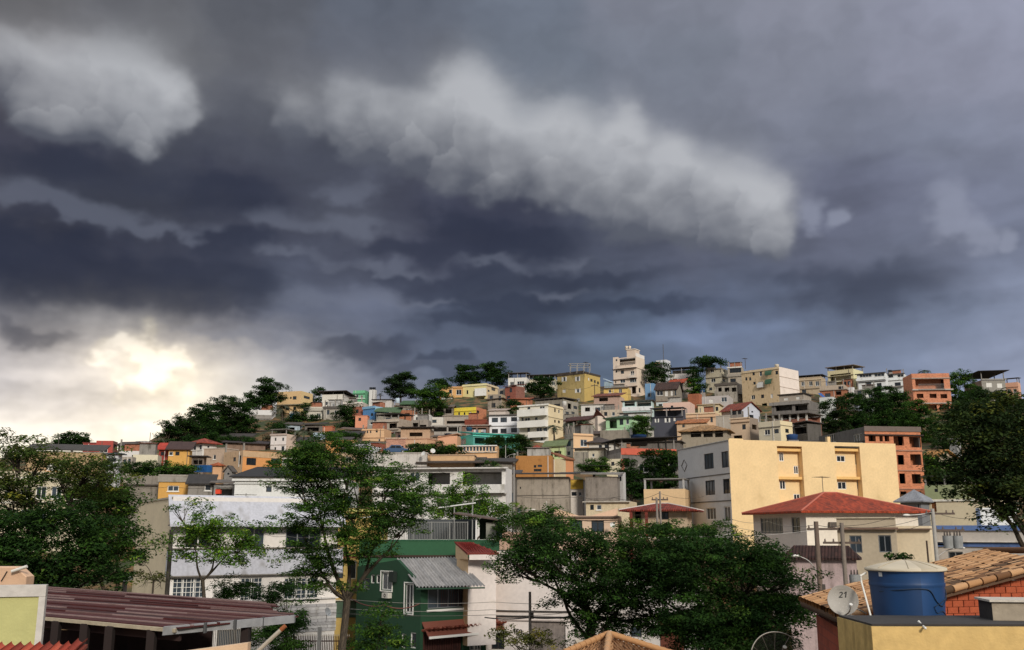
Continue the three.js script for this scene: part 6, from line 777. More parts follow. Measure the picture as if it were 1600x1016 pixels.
tree('street_tree', 'bright green bushy tree behind the left trees beside the pale building', 'tree', { D: 46, foot: [170, 1000], base: -0.1, r: 0.2, leaf: 0.26, spray: 0.55, per: 26, fill: 0.75, cols: MID, yellow: 0.03, blobs: [[165, 775, 34, 26], [190, 800, 32, 36], [150, 815, 40, 34], [195, 855, 26, 34], [170, 880, 34, 40], [120, 800, 32, 26]] });
tree('small_tree', 'small spreading tree with yellow green leaves before the pale building', 'tree', { D: 44, foot: [314, 1005], base: -0.1, fork: [316, 905], r: 0.1, leaf: 0.24, ratio: 0.45, spray: 0.42, per: 17, fill: 0.55, flat: 0.5, cols: LIVE, yellow: 0.08, bark: BARKG, twigs: 6, thick: 0.8, blobs: [[345, 822, 36, 12], [300, 835, 30, 14], [385, 840, 24, 14], [330, 848, 44, 14, -0.5], [290, 868, 24, 13], [375, 864, 26, 12], [340, 880, 34, 8], [278, 795, 22, 8]] });
tree('sapling', 'thin sapling with sparse leaves beside the dark pole', 'tree', { D: 42, foot: [244, 1000], base: -0.1, fork: [240, 905], r: 0.05, leaf: 0.2, spray: 0.36, per: 13, fill: 0.4, cols: OLIVE, bark: BARKG, blobs: [[238, 912, 20, 8], [222, 918, 12, 6], [252, 922, 14, 8], [214, 876, 10, 6]] });
tree('shrub', 'dark feathery shrub at the end of the red tin roof', 'shrub', { D: 38, foot: [446, 1060], base: -0.1, r: 0.08, leaf: 0.34, ratio: 0.16, spray: 0.42, per: 40, fill: 0.8, cols: DARK, bark: BARKD, blobs: [[446, 930, 16, 14], [440, 965, 26, 22], [458, 985, 20, 26], [430, 1005, 28, 26]] });
tree('shrub', 'dark low shrub right of the small spreading tree', 'shrub', { D: 46, foot: [364, 1010], base: -0.1, r: 0.06, leaf: 0.3, ratio: 0.2, spray: 0.4, per: 30, fill: 0.8, cols: DARK, bark: BARKD, blobs: [[360, 924, 22, 10], [378, 930, 14, 9]] });
// --- the tall tree in the middle
tree('street_tree', 'tall forked street tree with layered crown before the green house', 'tree', { D: 46, foot: [538, 1040], base: -0.1, fork: [542, 935], r: 0.2, leaf: 0.22, ratio: 0.45, spray: 0.5, per: 28, fill: 0.95, flat: 0.32, cols: MID, yellow: 0.05, bark: BARKG, twigs: 3, thick: 1.0, lr: 0.38,
  blobs: [[505, 708, 44, 12], [550, 718, 34, 16, 1], [470, 725, 36, 12, -0.5], [510, 738, 50, 16], [575, 745, 34, 16, 1], [465, 765, 28, 14], [520, 775, 46, 14, 1], [600, 760, 34, 14], [640, 775, 36, 13, 1], [485, 800, 36, 14, -1], [560, 800, 40, 14, 1], [615, 800, 40, 18, -0.5], [655, 790, 24, 12], [470, 830, 30, 10], [530, 835, 36, 12, -1], [590, 840, 36, 14, -1], [630, 830, 30, 16], [565, 870, 36, 12, -1.2], [500, 880, 34, 14], [475, 862, 20, 8], [505, 920, 30, 20, -0.3], [485, 905, 20, 16]] });
tree('shrub', 'young leafy tree at the foot of the green house', 'shrub', { D: 50, foot: [590, 1060], base: -0.1, r: 0.07, leaf: 0.26, ratio: 0.55, spray: 0.45, per: 16, fill: 0.6, cols: MID, yellow: 0.03, blobs: [[598, 952, 10, 14], [590, 975, 22, 16], [610, 990, 24, 16], [580, 1005, 26, 16], [605, 1015, 26, 14]] });
tree('shrub', 'low brownish shrub in front of the pinkish garage', 'shrub', { D: 50, foot: [825, 1060], base: -0.1, r: 0.06, leaf: 0.24, spray: 0.4, per: 14, fill: 0.5, cols: OLIVE, blobs: [[800, 1000, 14, 8], [825, 1006, 26, 12], [850, 1012, 18, 8], [780, 996, 10, 6]] });
// --- the two big trees right of the middle
tree('street_tree', 'big dark round tree before the dim white house', 'tree', { D: 50, foot: [905, 1050], base: -0.1, fork: [925, 960], r: 0.3, leaf: 0.26, spray: 0.55, per: 28, fill: 0.85, cols: DARK, yellow: 0.01, bark: BARKD, extra: [[[[920, 1000], [890, 960], [875, 915]], 0.12, 0.05]],
  blobs: [[835, 860, 40, 24], [880, 856, 40, 20], [940, 868, 52, 26, -0.5], [1000, 876, 54, 34], [820, 880, 40, 26, -0.5], [870, 890, 52, 30, -1], [940, 900, 60, 40, -1], [1010, 915, 60, 42, -0.6], [800, 895, 22, 14], [905, 935, 40, 26, -0.5], [915, 970, 24, 24], [975, 940, 44, 20, -1], [1040, 898, 34, 36], [935, 990, 28, 20, -0.5], [1000, 968, 42, 26, -0.5], [1050, 985, 36, 34, -0.5]] });
tree('street_tree', 'huge spreading tree left of the power poles', 'tree', { D: 46, foot: [1120, 1050], base: -0.1, fork: [1120, 985], r: 0.34, leaf: 0.26, spray: 0.55, per: 28, fill: 0.85, cols: DARK, yellow: 0.015, bark: BARKD,
  blobs: [[1060, 852, 46, 20, 2], [1115, 866, 46, 26, 1], [1170, 886, 40, 24], [1205, 866, 16, 10, 1], [1090, 900, 60, 44], [1160, 920, 66, 50, -0.5], [1220, 920, 40, 44], [1110, 970, 70, 44, -1], [1190, 985, 60, 40, -1], [1060, 960, 40, 50], [1235, 965, 26, 36], [1130, 1010, 80, 30, -1]] });
tree('street_tree', 'lighter green tree behind the two big dark trees', 'tree', { D: 66, foot: [830, 1000], base: -0.1, r: 0.2, leaf: 0.3, spray: 0.6, per: 26, fill: 0.8, cols: MID, yellow: 0.03, blobs: [[815, 822, 26, 18], [845, 815, 26, 20], [800, 838, 18, 16], [870, 832, 22, 18]] });
tree('street_tree', 'mid green tree top along the foot of the yellow block', 'tree', { D: 74, foot: [1040, 1000], base: 0, r: 0.2, leaf: 0.32, spray: 0.65, per: 26, fill: 0.8, cols: MID, yellow: 0.02, blobs: [[1000, 838, 24, 10], [1045, 826, 28, 13], [1088, 832, 28, 13], [1122, 845, 20, 13]] });
tree('street_tree', 'bright green tree between the loggia house and the green house', 'tree', { D: 76, foot: [735, 1000], base: 0, r: 0.2, leaf: 0.32, spray: 0.65, per: 26, fill: 0.8, cols: LIVE, yellow: 0.02, blobs: [[738, 772, 20, 13], [715, 790, 26, 16], [750, 795, 26, 20], [772, 815, 18, 18], [725, 812, 34, 14]] });
// --- overhanging tree at the right edge
tree('street_tree', 'dark overhanging tree at the right edge of the view', 'tree', { D: 32, foot: [1680, 1000], base: -0.1, fork: [1640, 880], r: 0.22, leaf: 0.24, spray: 0.5, per: 28, fill: 1.0, cols: ['#25331a', '#303d1c', '#3f4a20', '#5f6428'], yellow: 0.02, bark: BARKG, extra: [[[[1640, 880], [1600, 822], [1560, 785], [1530, 745]], 0.1, 0.03]],
  blobs: [[1560, 640, 34, 20], [1590, 660, 44, 34], [1540, 670, 34, 24], [1520, 705, 26, 28], [1565, 710, 50, 38, -0.5], [1600, 730, 50, 44], [1525, 750, 30, 24], [1560, 765, 44, 26, -0.5], [1512, 768, 18, 10], [1600, 775, 26, 16], [1565, 808, 20, 12], [1580, 800, 26, 18]] });
// --- trees and bushes on the hill
const HT = 'trees among the hillside houses';
function ht(label, D, foot, blobs, cols = DARK, o = {}) { return tree(o.name || 'hillside_tree', label, o.cat || 'tree', { D, foot, blobs, cols, bunch: 5, bunchR: 1.0, leaf: o.leaf ?? D * 0.0022, spray: o.spray ?? D * 0.0045, per: o.per ?? 24, fill: (o.fill ?? 0.8) * 1.25, r: o.r ?? 0.22, twigs: o.twigs ?? 1, group: HT, bark: BARKD, ...o, fill: (o.fill ?? 0.8) * 1.25 }); }
ht('round dark tree on the far left ridge beside the red house', 176, [112, 712], [[112, 688, 20, 10], [100, 693, 12, 8], [126, 692, 10, 8]], DARK, { leaf: 0.45, spray: 0.8 });
ht('little dark bush left of the round ridge tree', 174, [84, 712], [[84, 702, 10, 5]], DARK, { name: 'bush', cat: 'bush' });
ht('leaning thin crowned tree at the left end of the hillside wood', 182, [262, 702], [[256, 668, 12, 8], [266, 676, 12, 9], [252, 680, 6, 5], [258, 694, 12, 7]], DARK, { fill: 0.5 });
ht('dark tree second from the left end of the hillside wood', 186, [284, 700], [[284, 662, 16, 14], [294, 672, 18, 18], [274, 674, 14, 14]], ['#222b16', ...DARK]);
ht('broad dark tree in the middle of the hillside wood', 192, [322, 696], [[318, 648, 18, 14], [330, 660, 20, 20], [310, 666, 20, 20], [336, 680, 18, 12]]);
ht('tall dark tree in the right half of the hillside wood', 200, [356, 690], [[352, 636, 20, 14], [366, 645, 18, 18], [344, 656, 18, 20], [360, 666, 20, 16]], ['#1e2a14', ...DARK]);
ht('dark slope tree below the wood beside the white parapet house', 200, [382, 690], [[380, 652, 14, 18], [392, 668, 10, 14], [372, 676, 14, 12]]);
ht('large dark round tree on the left shoulder next to the ochre house', 226, [416, 664], [[418, 608, 20, 13], [406, 622, 18, 16], [432, 618, 14, 14], [410, 634, 22, 10], [395, 640, 12, 9]]);
ht('dark tree peeping between the ochre and the white skyline houses', 246, [496, 640], [[495, 622, 8, 12], [500, 628, 6, 9]]);
ht('tiered umbrella shaped tree on the skyline', 246, [626, 640], [[627, 587, 12, 4], [618, 595, 14, 6], [636, 594, 12, 6], [624, 606, 21, 8], [614, 616, 11, 8], [636, 615, 13, 8]], ['#22301a', ...DARK], { flat: 0.35, fill: 0.9 });
ht('spindly tree right of the tiered skyline tree', 242, [652, 638], [[650, 612, 8, 8], [656, 620, 8, 8]], MID, { fill: 0.45 });
ht('big round bright green tree in the middle of the slope', 220, [676, 652], [[676, 612, 16, 10], [664, 624, 14, 14], [686, 625, 14, 14], [674, 638, 18, 12]], MID);
ht('dark tree top behind the big round green tree', 246, [686, 640], [[684, 602, 12, 7], [692, 600, 8, 6]]);
ht('dark crowned tree left of the pair on the skyline', 272, [730, 620], [[731, 579, 14, 8], [722, 590, 12, 9], [741, 589, 10, 10], [731, 597, 18, 7]]);
ht('round dark tree right of the pair on the skyline', 270, [774, 622], [[774, 576, 16, 8], [764, 586, 12, 10], [785, 586, 11, 10], [774, 594, 18, 8]]);
ht('ivy dark tree clinging beside the tall grey house', 212, [544, 682], [[545, 640, 12, 9], [540, 655, 16, 16], [552, 668, 16, 14], [536, 676, 14, 8]], DARK);
ht('dark shrubbery between the ochre house and off white house', 220, [472, 664], [[474, 640, 6, 12], [468, 654, 10, 10], [490, 658, 10, 6], [458, 660, 10, 5]], DARK, { name: 'bush', cat: 'bush' });
ht('dark broad tree under the skyline veranda', 252, [845, 624], [[838, 602, 18, 10], [856, 604, 14, 12], [846, 614, 20, 8]]);
ht('dark clump below the stepped red brick house', 228, [800, 642], [[800, 636, 12, 7], [792, 640, 8, 6]]);
ht('dark tree right of the white tower', 260, [1026, 618], [[1026, 580, 15, 11], [1018, 590, 12, 9], [1036, 590, 10, 8]]);
ht('tall dark tree behind the off white skyline house', 262, [1090, 614], [[1104, 566, 16, 6], [1094, 576, 14, 12], [1086, 590, 10, 12], [1120, 569, 12, 5]]);
ht('green bush right of the small red tiled house', 250, [1088, 622], [[1087, 602, 12, 9], [1084, 612, 12, 7]], MID, { name: 'bush', cat: 'bush' });
ht('round green tree in front of the slate grey house', 184, [1004, 694], [[1004, 660, 12, 8], [996, 670, 11, 9], [1010, 672, 10, 9]], MID);
ht('round bush on top of the pale stepped wall', 138, [930, 752], [[918, 728, 14, 7], [938, 727, 15, 7], [928, 733, 20, 7]], MID, { name: 'bush', cat: 'bush', leaf: 0.32, spray: 0.62 });
ht('dark tree left of the pair beside the grey walled house', 126, [988, 800], [[985, 735, 16, 13], [990, 752, 18, 16], [978, 765, 14, 14], [996, 770, 14, 12]], DARK, { leaf: 0.32, spray: 0.62 });
ht('dark tree right of the pair beside the grey walled house', 126, [1032, 800], [[1030, 715, 26, 9], [1045, 728, 22, 14], [1020, 738, 20, 14], [1036, 752, 26, 14], [1012, 765, 14, 10]], DARK, { leaf: 0.32, spray: 0.62 });
ht('dark shrub under the turquoise terrace', 160, [788, 728], [[775, 692, 14, 8], [795, 700, 18, 12], [812, 690, 12, 10], [818, 704, 10, 12], [780, 710, 18, 8]], DARK, { name: 'bush', cat: 'bush' });
ht('wide rounded shrub before the salmon house', 148, [680, 730], [[655, 703, 18, 7], [690, 701, 18, 8], [672, 706, 24, 7], [712, 707, 12, 5], [640, 708, 10, 4]], ['#26321a', ...MID], { name: 'bush', cat: 'bush' });
ht('low shrub beside the tan stained wall', 112, [755, 748], [[750, 727, 12, 4], [765, 730, 10, 4]], MID, { name: 'bush', cat: 'bush', leaf: 0.34, spray: 0.7 });
ht('dark hedge left above the grey retaining house', 128, [222, 764], [[212, 734, 16, 9], [232, 732, 16, 8], [222, 740, 18, 7]], DARK, { name: 'bush', cat: 'bush', leaf: 0.3, spray: 0.6 });
ht('bright green hedge above the ochre strip house', 124, [278, 768], [[265, 735, 18, 8], [288, 734, 16, 9], [276, 741, 22, 6]], MID, { name: 'bush', cat: 'bush', leaf: 0.3, spray: 0.6 });
ht('brown dry thicket left of the pinkish two storey house', 184, [402, 704], [[395, 698, 18, 6], [412, 694, 10, 8]], ['#3a3524', '#463e2a', '#2f3020'], { name: 'bush', cat: 'bush' });
// the wood on the right slope
ht('leftmost dark tree of the right slope wood', 196, [1300, 690], [[1300, 640, 18, 14], [1296, 660, 16, 16], [1310, 672, 16, 12]], ['#202a16', ...DARK]);
ht('second dark tree of the right slope wood', 200, [1332, 688], [[1332, 630, 20, 12], [1326, 648, 20, 18], [1342, 662, 20, 14]], DARK);
ht('third and densest tree of the right slope wood', 206, [1364, 686], [[1362, 624, 20, 12], [1370, 640, 22, 18], [1356, 660, 22, 16], [1380, 666, 18, 14]], DARK);
ht('tallest tree of the right slope wood under the white house', 212, [1394, 684], [[1392, 618, 20, 10], [1402, 632, 20, 16], [1390, 652, 22, 18], [1410, 660, 18, 16]], DARK);
ht('bright green tree below the brick house on stilts', 190, [1436, 700], [[1430, 642, 18, 14], [1444, 654, 16, 12], [1424, 664, 18, 16], [1448, 672, 14, 14], [1440, 690, 16, 12]], MID);
ht('green crowned tree right of the brick house on stilts', 244, [1504, 640], [[1500, 590, 14, 8], [1494, 604, 12, 14], [1512, 606, 12, 12], [1504, 626, 18, 14]], MID);
ht('dark tree below the tilted canopy house', 228, [1530, 650], [[1540, 616, 16, 8], [1522, 624, 16, 12], [1548, 628, 16, 10], [1510, 644, 18, 14]], DARK);
ht('dark tree between the brick block and the right edge', 180, [1476, 716], [[1476, 662, 16, 14], [1488, 678, 16, 16], [1466, 684, 14, 14], [1480, 700, 18, 10], [1504, 664, 16, 18]], DARK);
ht('dark tree behind the overhanging tree on the right', 200, [1560, 690], [[1555, 650, 22, 16], [1585, 655, 22, 18], [1570, 676, 26, 12]], DARK);
ht('green shrubs beside the ochre tile roofed house', 140, [1456, 756], [[1450, 722, 14, 10], [1466, 732, 14, 8], [1452, 740, 16, 8], [1486, 730, 12, 8]], MID, { name: 'bush', cat: 'bush', leaf: 0.4, spray: 0.8 });
ht('dark shrub strip above the olive green wall', 124, [1470, 778], [[1462, 752, 16, 5], [1490, 750, 18, 6]], DARK, { name: 'bush', cat: 'bush', leaf: 0.3, spray: 0.6 });
ht('small potted looking tree behind the blue tank', 30, [1400, 900], [[1402, 872, 14, 3.5], [1385, 875, 8, 3], [1418, 875, 9, 3]], DARK, { name: 'shrub', cat: 'shrub', leaf: 0.16, spray: 0.26, per: 14, r: 0.05, base: 7.6, fill: 0.5 });
ht('dark bushes on the bare slope left of the off white porch house', 212, [470, 676], [[462, 672, 14, 5], [486, 670, 12, 5], [448, 668, 10, 5]], DARK, { name: 'bush', cat: 'bush' });
ht('dark bushes below the white parapet house', 200, [440, 684], [[436, 670, 14, 5], [452, 676, 12, 5], [470, 684, 14, 5]], DARK, { name: 'bush', cat: 'bush' });
ht('bushes behind the ridge houses above the beige block', 180, [320, 700], [[300, 690, 14, 5], [330, 686, 16, 5], [360, 688, 16, 5], [385, 690, 12, 6]], DARK, { name: 'bush', cat: 'bush' });
ht('bushes between the peach house and the low orange house', 184, [540, 690], [[530, 684, 12, 5], [552, 682, 10, 5]], DARK, { name: 'bush', cat: 'bush' });
ht('bush filling the gap right of the unfinished brick block', 128, [1470, 770], [[1460, 745, 14, 8], [1480, 748, 14, 8], [1500, 740, 14, 10]], DARK, { name: 'bush', cat: 'bush', leaf: 0.3, spray: 0.6 });
ht('bushes on the right slope under the tilted canopy house', 206, [1500, 672], [[1500, 652, 16, 10], [1530, 650, 18, 12], [1560, 640, 18, 10], [1585, 632, 16, 10]], MID, { name: 'bush', cat: 'bush' });
ht('dark tree just beyond the right edge of the slope', 210, [1640, 680], [[1640, 640, 22, 16], [1660, 656, 22, 16], [1630, 664, 22, 14]], DARK);
ht('green tree farther beyond the right edge of the slope', 200, [1720, 680], [[1710, 640, 24, 16], [1735, 655, 24, 18], [1700, 664, 24, 16]], MID);
ht('bushes beyond the right edge below the slope trees', 160, [1660, 740], [[1630, 715, 22, 12], [1665, 720, 24, 14], [1700, 712, 24, 14]], DARK, { name: 'bush', cat: 'bush' });
// --- palms
function palm(label, D, crown, foot, size, cols, o = {}) {
  const R = rng(seedT++ * 7907), top = at(crown[0], crown[1], D), f = at(crown[0] + (o.lean || 0), foot, D); f.y = Math.min(o.base ?? groundY(f.x, D) - 0.3, top.y - 1.5);
  const g = thing('palm_tree', label, 'palm', [f.x, f.y, f.z], 0, 'palms on the hillside'), T = top.clone().sub(f), r = size * mpp(crown[0], crown[1], D), n = o.n ?? 15;
  mesh('trunk', taper([new THREE.Vector3(0, 0, 0), T.clone().multiplyScalar(0.5).add(new THREE.Vector3(0.15, 0, 0)), T], 0.22, 0.14, 8, 7), BARKG, g);
  const mats = cols.map(c => new THREE.MeshStandardMaterial({ color: C(c), roughness: 0.75, side: THREE.DoubleSide, name: 'frond' }));
  for (let i = 0; i < n; i++) {
    const az = i / n * 6.2832 + R() * 0.5, el = 0.15 + 0.9 * R(), L = r * (0.85 + 0.3 * R()), pos = [], k = 12, dir = new THREE.Vector3(Math.cos(az) * Math.cos(el), Math.sin(el), Math.sin(az) * Math.cos(el)), side = new THREE.Vector3(-Math.sin(az), 0, Math.cos(az));
    const pt = t => T.clone().addScaledVector(dir, L * t).add(new THREE.Vector3(0, -L * 0.75 * t * t, 0));
    for (let j = 0; j < k; j++) for (const sd of [-1, 1]) { const t = 0.1 + 0.9 * j / k, a = pt(t), b = pt(t + 0.75 / k), w = L * 0.3 * Math.sin(Math.PI * Math.min(1, t * 0.85 + 0.12)) + 0.05, tip = a.clone().lerp(b, 0.9).addScaledVector(side, sd * w).add(new THREE.Vector3(0, -w * 0.35, 0)).addScaledVector(dir, w * 0.5); pos.push(a.x, a.y, a.z, b.x, b.y, b.z, tip.x, tip.y, tip.z); }
    const fg = new THREE.BufferGeometry(); fg.setAttribute('position', new THREE.Float32BufferAttribute(pos, 3)); fg.computeVertexNormals(); mesh('frond', fg, mats[i % mats.length], g);
  }
  return g;
}
palm('drooping brown green palm under the square ochre house', 216, [440, 640], 664, 22, ['#3a3c22', '#47452a', '#2c3520'], { n: 18 });
palm('palm beside the pinkish two storey house', 172, [474, 678], 712, 24, ['#3d4528', '#55523a', '#2e3a20'], { n: 17 });
palm('tall palm in front of the cream balcony block', 172, [865, 668], 716, 17, ['#26331a', '#33401f', '#1d2a14']);
palm('left palm of the pair before the maroon roofed house', 178, [891, 664], 690, 15, ['#2b3a1c', '#364422', '#223016']);
palm('right palm of the pair before the maroon roofed house', 176, [914, 662], 692, 18, ['#2b3a1c', '#3a4824', '#223016']);
palm('palm top rising behind the brick house on stilts', 256, [1444, 580], 640, 12, ['#34442a', '#26351c']);
palm('tiny palm on the skyline beside the tank tower', 258, [594, 617], 640, 7, ['#2c3a24', '#34402a'], { n: 10 });
// ---------------------------------------------------------------- near roofs on the right
const plane = (px, py, Y) => { const r = ray(px, py), k = (Y - EYE) / r[1]; return new THREE.Vector3(r[0] * k, Y, r[2] * k); };
// clay barrel tiles over a roof quad: A eave start, B eave end, Cc ridge end, Dd ridge start
function tileField(par, A, B, Cc, Dd, nc, nr, mats, seed, rad) {
  const R = rng(seed), up0 = Dd.clone().sub(A).normalize(), across = B.clone().sub(A).normalize(), nrm = new THREE.Vector3().crossVectors(across, up0).normalize(); if (nrm.y < 0) nrm.negate();
  const L = A.distanceTo(Dd) / nr, W = A.distanceTo(B) / nc, shapes = [0, 1, 2].map(k => { const g = new THREE.CylinderGeometry(rad * 0.86, rad * 1.04, L * 1.16, 8, 1, true, -0.1, Math.PI + 0.2); g.rotateY(-Math.PI / 2); g.rotateX(-Math.PI / 2); const p = g.attributes.position; const q = rng(k + 5); for (let i = 0; i < p.count; i++) p.setXYZ(i, p.getX(i) + (q() - 0.5) * 0.008, p.getY(i) + (q() - 0.5) * 0.008, p.getZ(i)); g.computeVertexNormals(); return g; });
  let made = 0; const rest = [];
  for (let i = 0; i < nc; i++) for (let j = 0; j < nr; j++) {
    const s = (i + 0.5) / nc, t = (j + 0.5) / nr, p = A.clone().lerp(B, s).lerp(Dd.clone().lerp(Cc, s), t), dist = -p.z, up = Dd.clone().lerp(Cc, s).sub(A.clone().lerp(B, s)).normalize();
    const m = new THREE.Mesh(shapes[Math.floor(R() * 3)], mats[Math.floor(R() * mats.length)]); m.name = 'roof_tile'; m.castShadow = m.receiveShadow = true;
    const z = up.clone().negate(), y = nrm.clone(), x = new THREE.Vector3().crossVectors(y, z).normalize(); y.crossVectors(z, x);
    m.matrixAutoUpdate = true; m.quaternion.setFromRotationMatrix(new THREE.Matrix4().makeBasis(x, y, z)); m.rotateY((R() - 0.5) * 0.16); m.rotateX(0.05 + (R() - 0.5) * 0.05); m.position.copy(p).addScaledVector(nrm, 0.01 + R() * 0.025); m.position.addScaledVector(across, (R() - 0.5) * 0.03); m.scale.setScalar(0.95 + 0.1 * R()); if (made++ < 290) par.add(m); else { m.updateMatrix(); rest.push(m.geometry.clone().applyMatrix4(m.matrix)); }
  }
  if (rest.length) for (let k = 0; k < 3; k++) mesh('roof_tile', join(rest.filter((_, i) => i % 3 === k)), mats[k * 2 % mats.length], par).userData.kind = 'stuff';
}
const TILE = ['#b07c44', '#9c6b3a', '#8a5d32', '#6d4827', '#bd8b55', '#4f3821'].map(c => M(c, 'plaster'));
{ // brick house with the old clay roof
  const A = at(1322, 969, 17.5), B = at(1250, 939, 24), Cc = at(1540, 864, 25), Dd = at(1640, 885, 18.6);
  const g = thing('brick_house', 'raw brick house with an old clay tile roof at the right edge', 'house', [A.x, 0, A.z]), o = new THREE.Vector3(A.x, 0, A.z), L = v => v.clone().sub(o), T = v => L(v).toArray();
  const rf = mesh('roof', slab(T(A), T(Dd), T(Cc), T(B), 0.07), M('#5b4432', 'none'), g);
  tileField(rf, L(A), L(B), L(Cc), L(Dd), 38, 17, TILE, 3, 0.086);
  const n = 14; for (let i = 0; i < n; i++) { const p = L(A).lerp(L(Dd), (i + 0.08) / n), q = L(A).lerp(L(Dd), (i + 1) / n); p.y += 0.05; q.y += 0.05; p.z += 0.02; q.z += 0.02; mesh('verge_tile', bar(p, q, 0.066, 9, 0.056), TILE[[4, 0, 1, 3, 4, 2, 5][i % 7]], rf); }
  mesh('ridge_cap', bar(L(Cc).add(new THREE.Vector3(0, 0.06, 0)), L(at(1660, 862, 22)).add(new THREE.Vector3(0, 0.03, 0)), 0.075, 8), TILE[3], rf);
  mesh('roof', slab(T(Cc), T(Dd), [L(Dd).x + 4, L(Dd).y - 0.9, L(Dd).z], [L(Cc).x + 4, L(Cc).y - 0.9, L(Cc).z], 0.08), M('#8f6540', 'tiles'), g);
  // gable wall under the verge, brick by brick where it shows
  const inner = (p, d) => new THREE.Vector3(p.x, p.y, p.z - d), a0 = L(A), d0 = L(Dd), zf = t => lerp(a0.z, d0.z, t) - 0.28, dirx = d0.x - a0.x;
  const core = poly([[a0.x + 0.25, 0, zf(0.05) - 0.1], [d0.x + 2, 0, zf(1 + 2 / dirx) - 0.1], [d0.x + 2, d0.y - 0.2, zf(1 + 2 / dirx) - 0.1], [a0.x + 0.25, a0.y - 0.1, zf(0.05) - 0.1]], [[0, 1, 2, 3]]); mesh('wall', core, M('#a54c2a', 'none'), g);
  const bm = ['#b5532c', '#b2512b', '#b8562e', '#af4f2b', '#b65530', '#ac4d2a'].map(c => M(c, 'worn')), R = rng(9), bh = 0.115, bw = 0.23, geo = new RoundedBoxGeometry(bw - 0.006, bh - 0.006, 0.1, 1, 0.004);
  let made = 0; for (let j = 0; j < 16 && made < 300; j++) for (let i = 0; i < 26; i++) { const x = a0.x + 1.9 + i * bw + (j % 2) * bw / 2, t = (x - a0.x) / dirx, y = lerp(a0.y, d0.y, t) - 0.24 - (15 - j) * bh + ((lerp(a0.y, d0.y, t) * 0) || 0); const yy = 8.0 + j * bh; if (yy + bh * 0.5 > lerp(a0.y, d0.y, t) - 0.02 || x > d0.x + 1.4) continue; const m = new THREE.Mesh(geo, bm[Math.floor(R() * bm.length)]); m.name = 'brick'; m.position.set(x, yy, lerp(a0.z, d0.z, t) - 0.3 + (R() - 0.5) * 0.012); m.rotation.y = -Math.atan2(d0.z - a0.z, dirx); m.castShadow = m.receiveShadow = true; g.add(m); made++; }
  // the long side wall under the eave
  const b0 = L(B), wx = (t, d = 0.35) => [lerp(a0.x, b0.x, t) + d, lerp(a0.z, b0.z, t)];
  { const [x0, z0] = wx(0.02), [x1, z1] = wx(0.98), len = Math.hypot(x1 - x0, z1 - z0), w = wallGeo(0, len, 8.05, [[len * 0.3, len * 0.42, 6.3, 7.4], [len * 0.5, len * 0.62, 6.3, 7.4]], 0.15), wm = mesh('wall', w, M('#a04a33', 'brick'), g); wm.position.set(x1, 0, z1); wm.rotation.y = -Math.atan2(z0 - z1, x0 - x1);
    for (const u of [0.3, 0.5]) { const wn = mesh('window', join([box(len * u, 6.3, -0.12, len * u + 0.06, 7.4, -0.05), box(len * (u + 0.12) - 0.06, 6.3, -0.12, len * (u + 0.12), 7.4, -0.05)]), M('#4c231b', 'none'), wm); mesh('pane', box(len * u + 0.05, 6.3, -0.1, len * (u + 0.12) - 0.05, 7.4, -0.09), M('#2b1612', 'none', 0.5), wn); } }
  mesh('fascia', bar([a0.x + 0.06, a0.y - 0.1, a0.z], [b0.x + 0.06, b0.y - 0.1, b0.z], 0.05, 4), M('#4a3426', 'none'), g);
}
{ // yellow parapet house under the tank
  const b = building('house', 'yellow plastered house top with a flat roof in the near right corner', 'house', { x: [1313, 1368, 1680], y: [979, 1150], D: 14.6, a: 71, col: '#cfac5c', colR: '#dcb567', kind: 'mould', kindR: 'worn', base: 0, t: 0.16, parapet: 0.05, deep: 5 });
  b.g.updateMatrixWorld();
  mesh('roof_felt', box(-b.wl + 0.05, b.H + 0.003, -b.wr, -0.04, b.H + 0.03, -0.02), M('#3a3634', 'worn'), b.g);
}
const tankTop = at(1422, 977, 16.3).y;
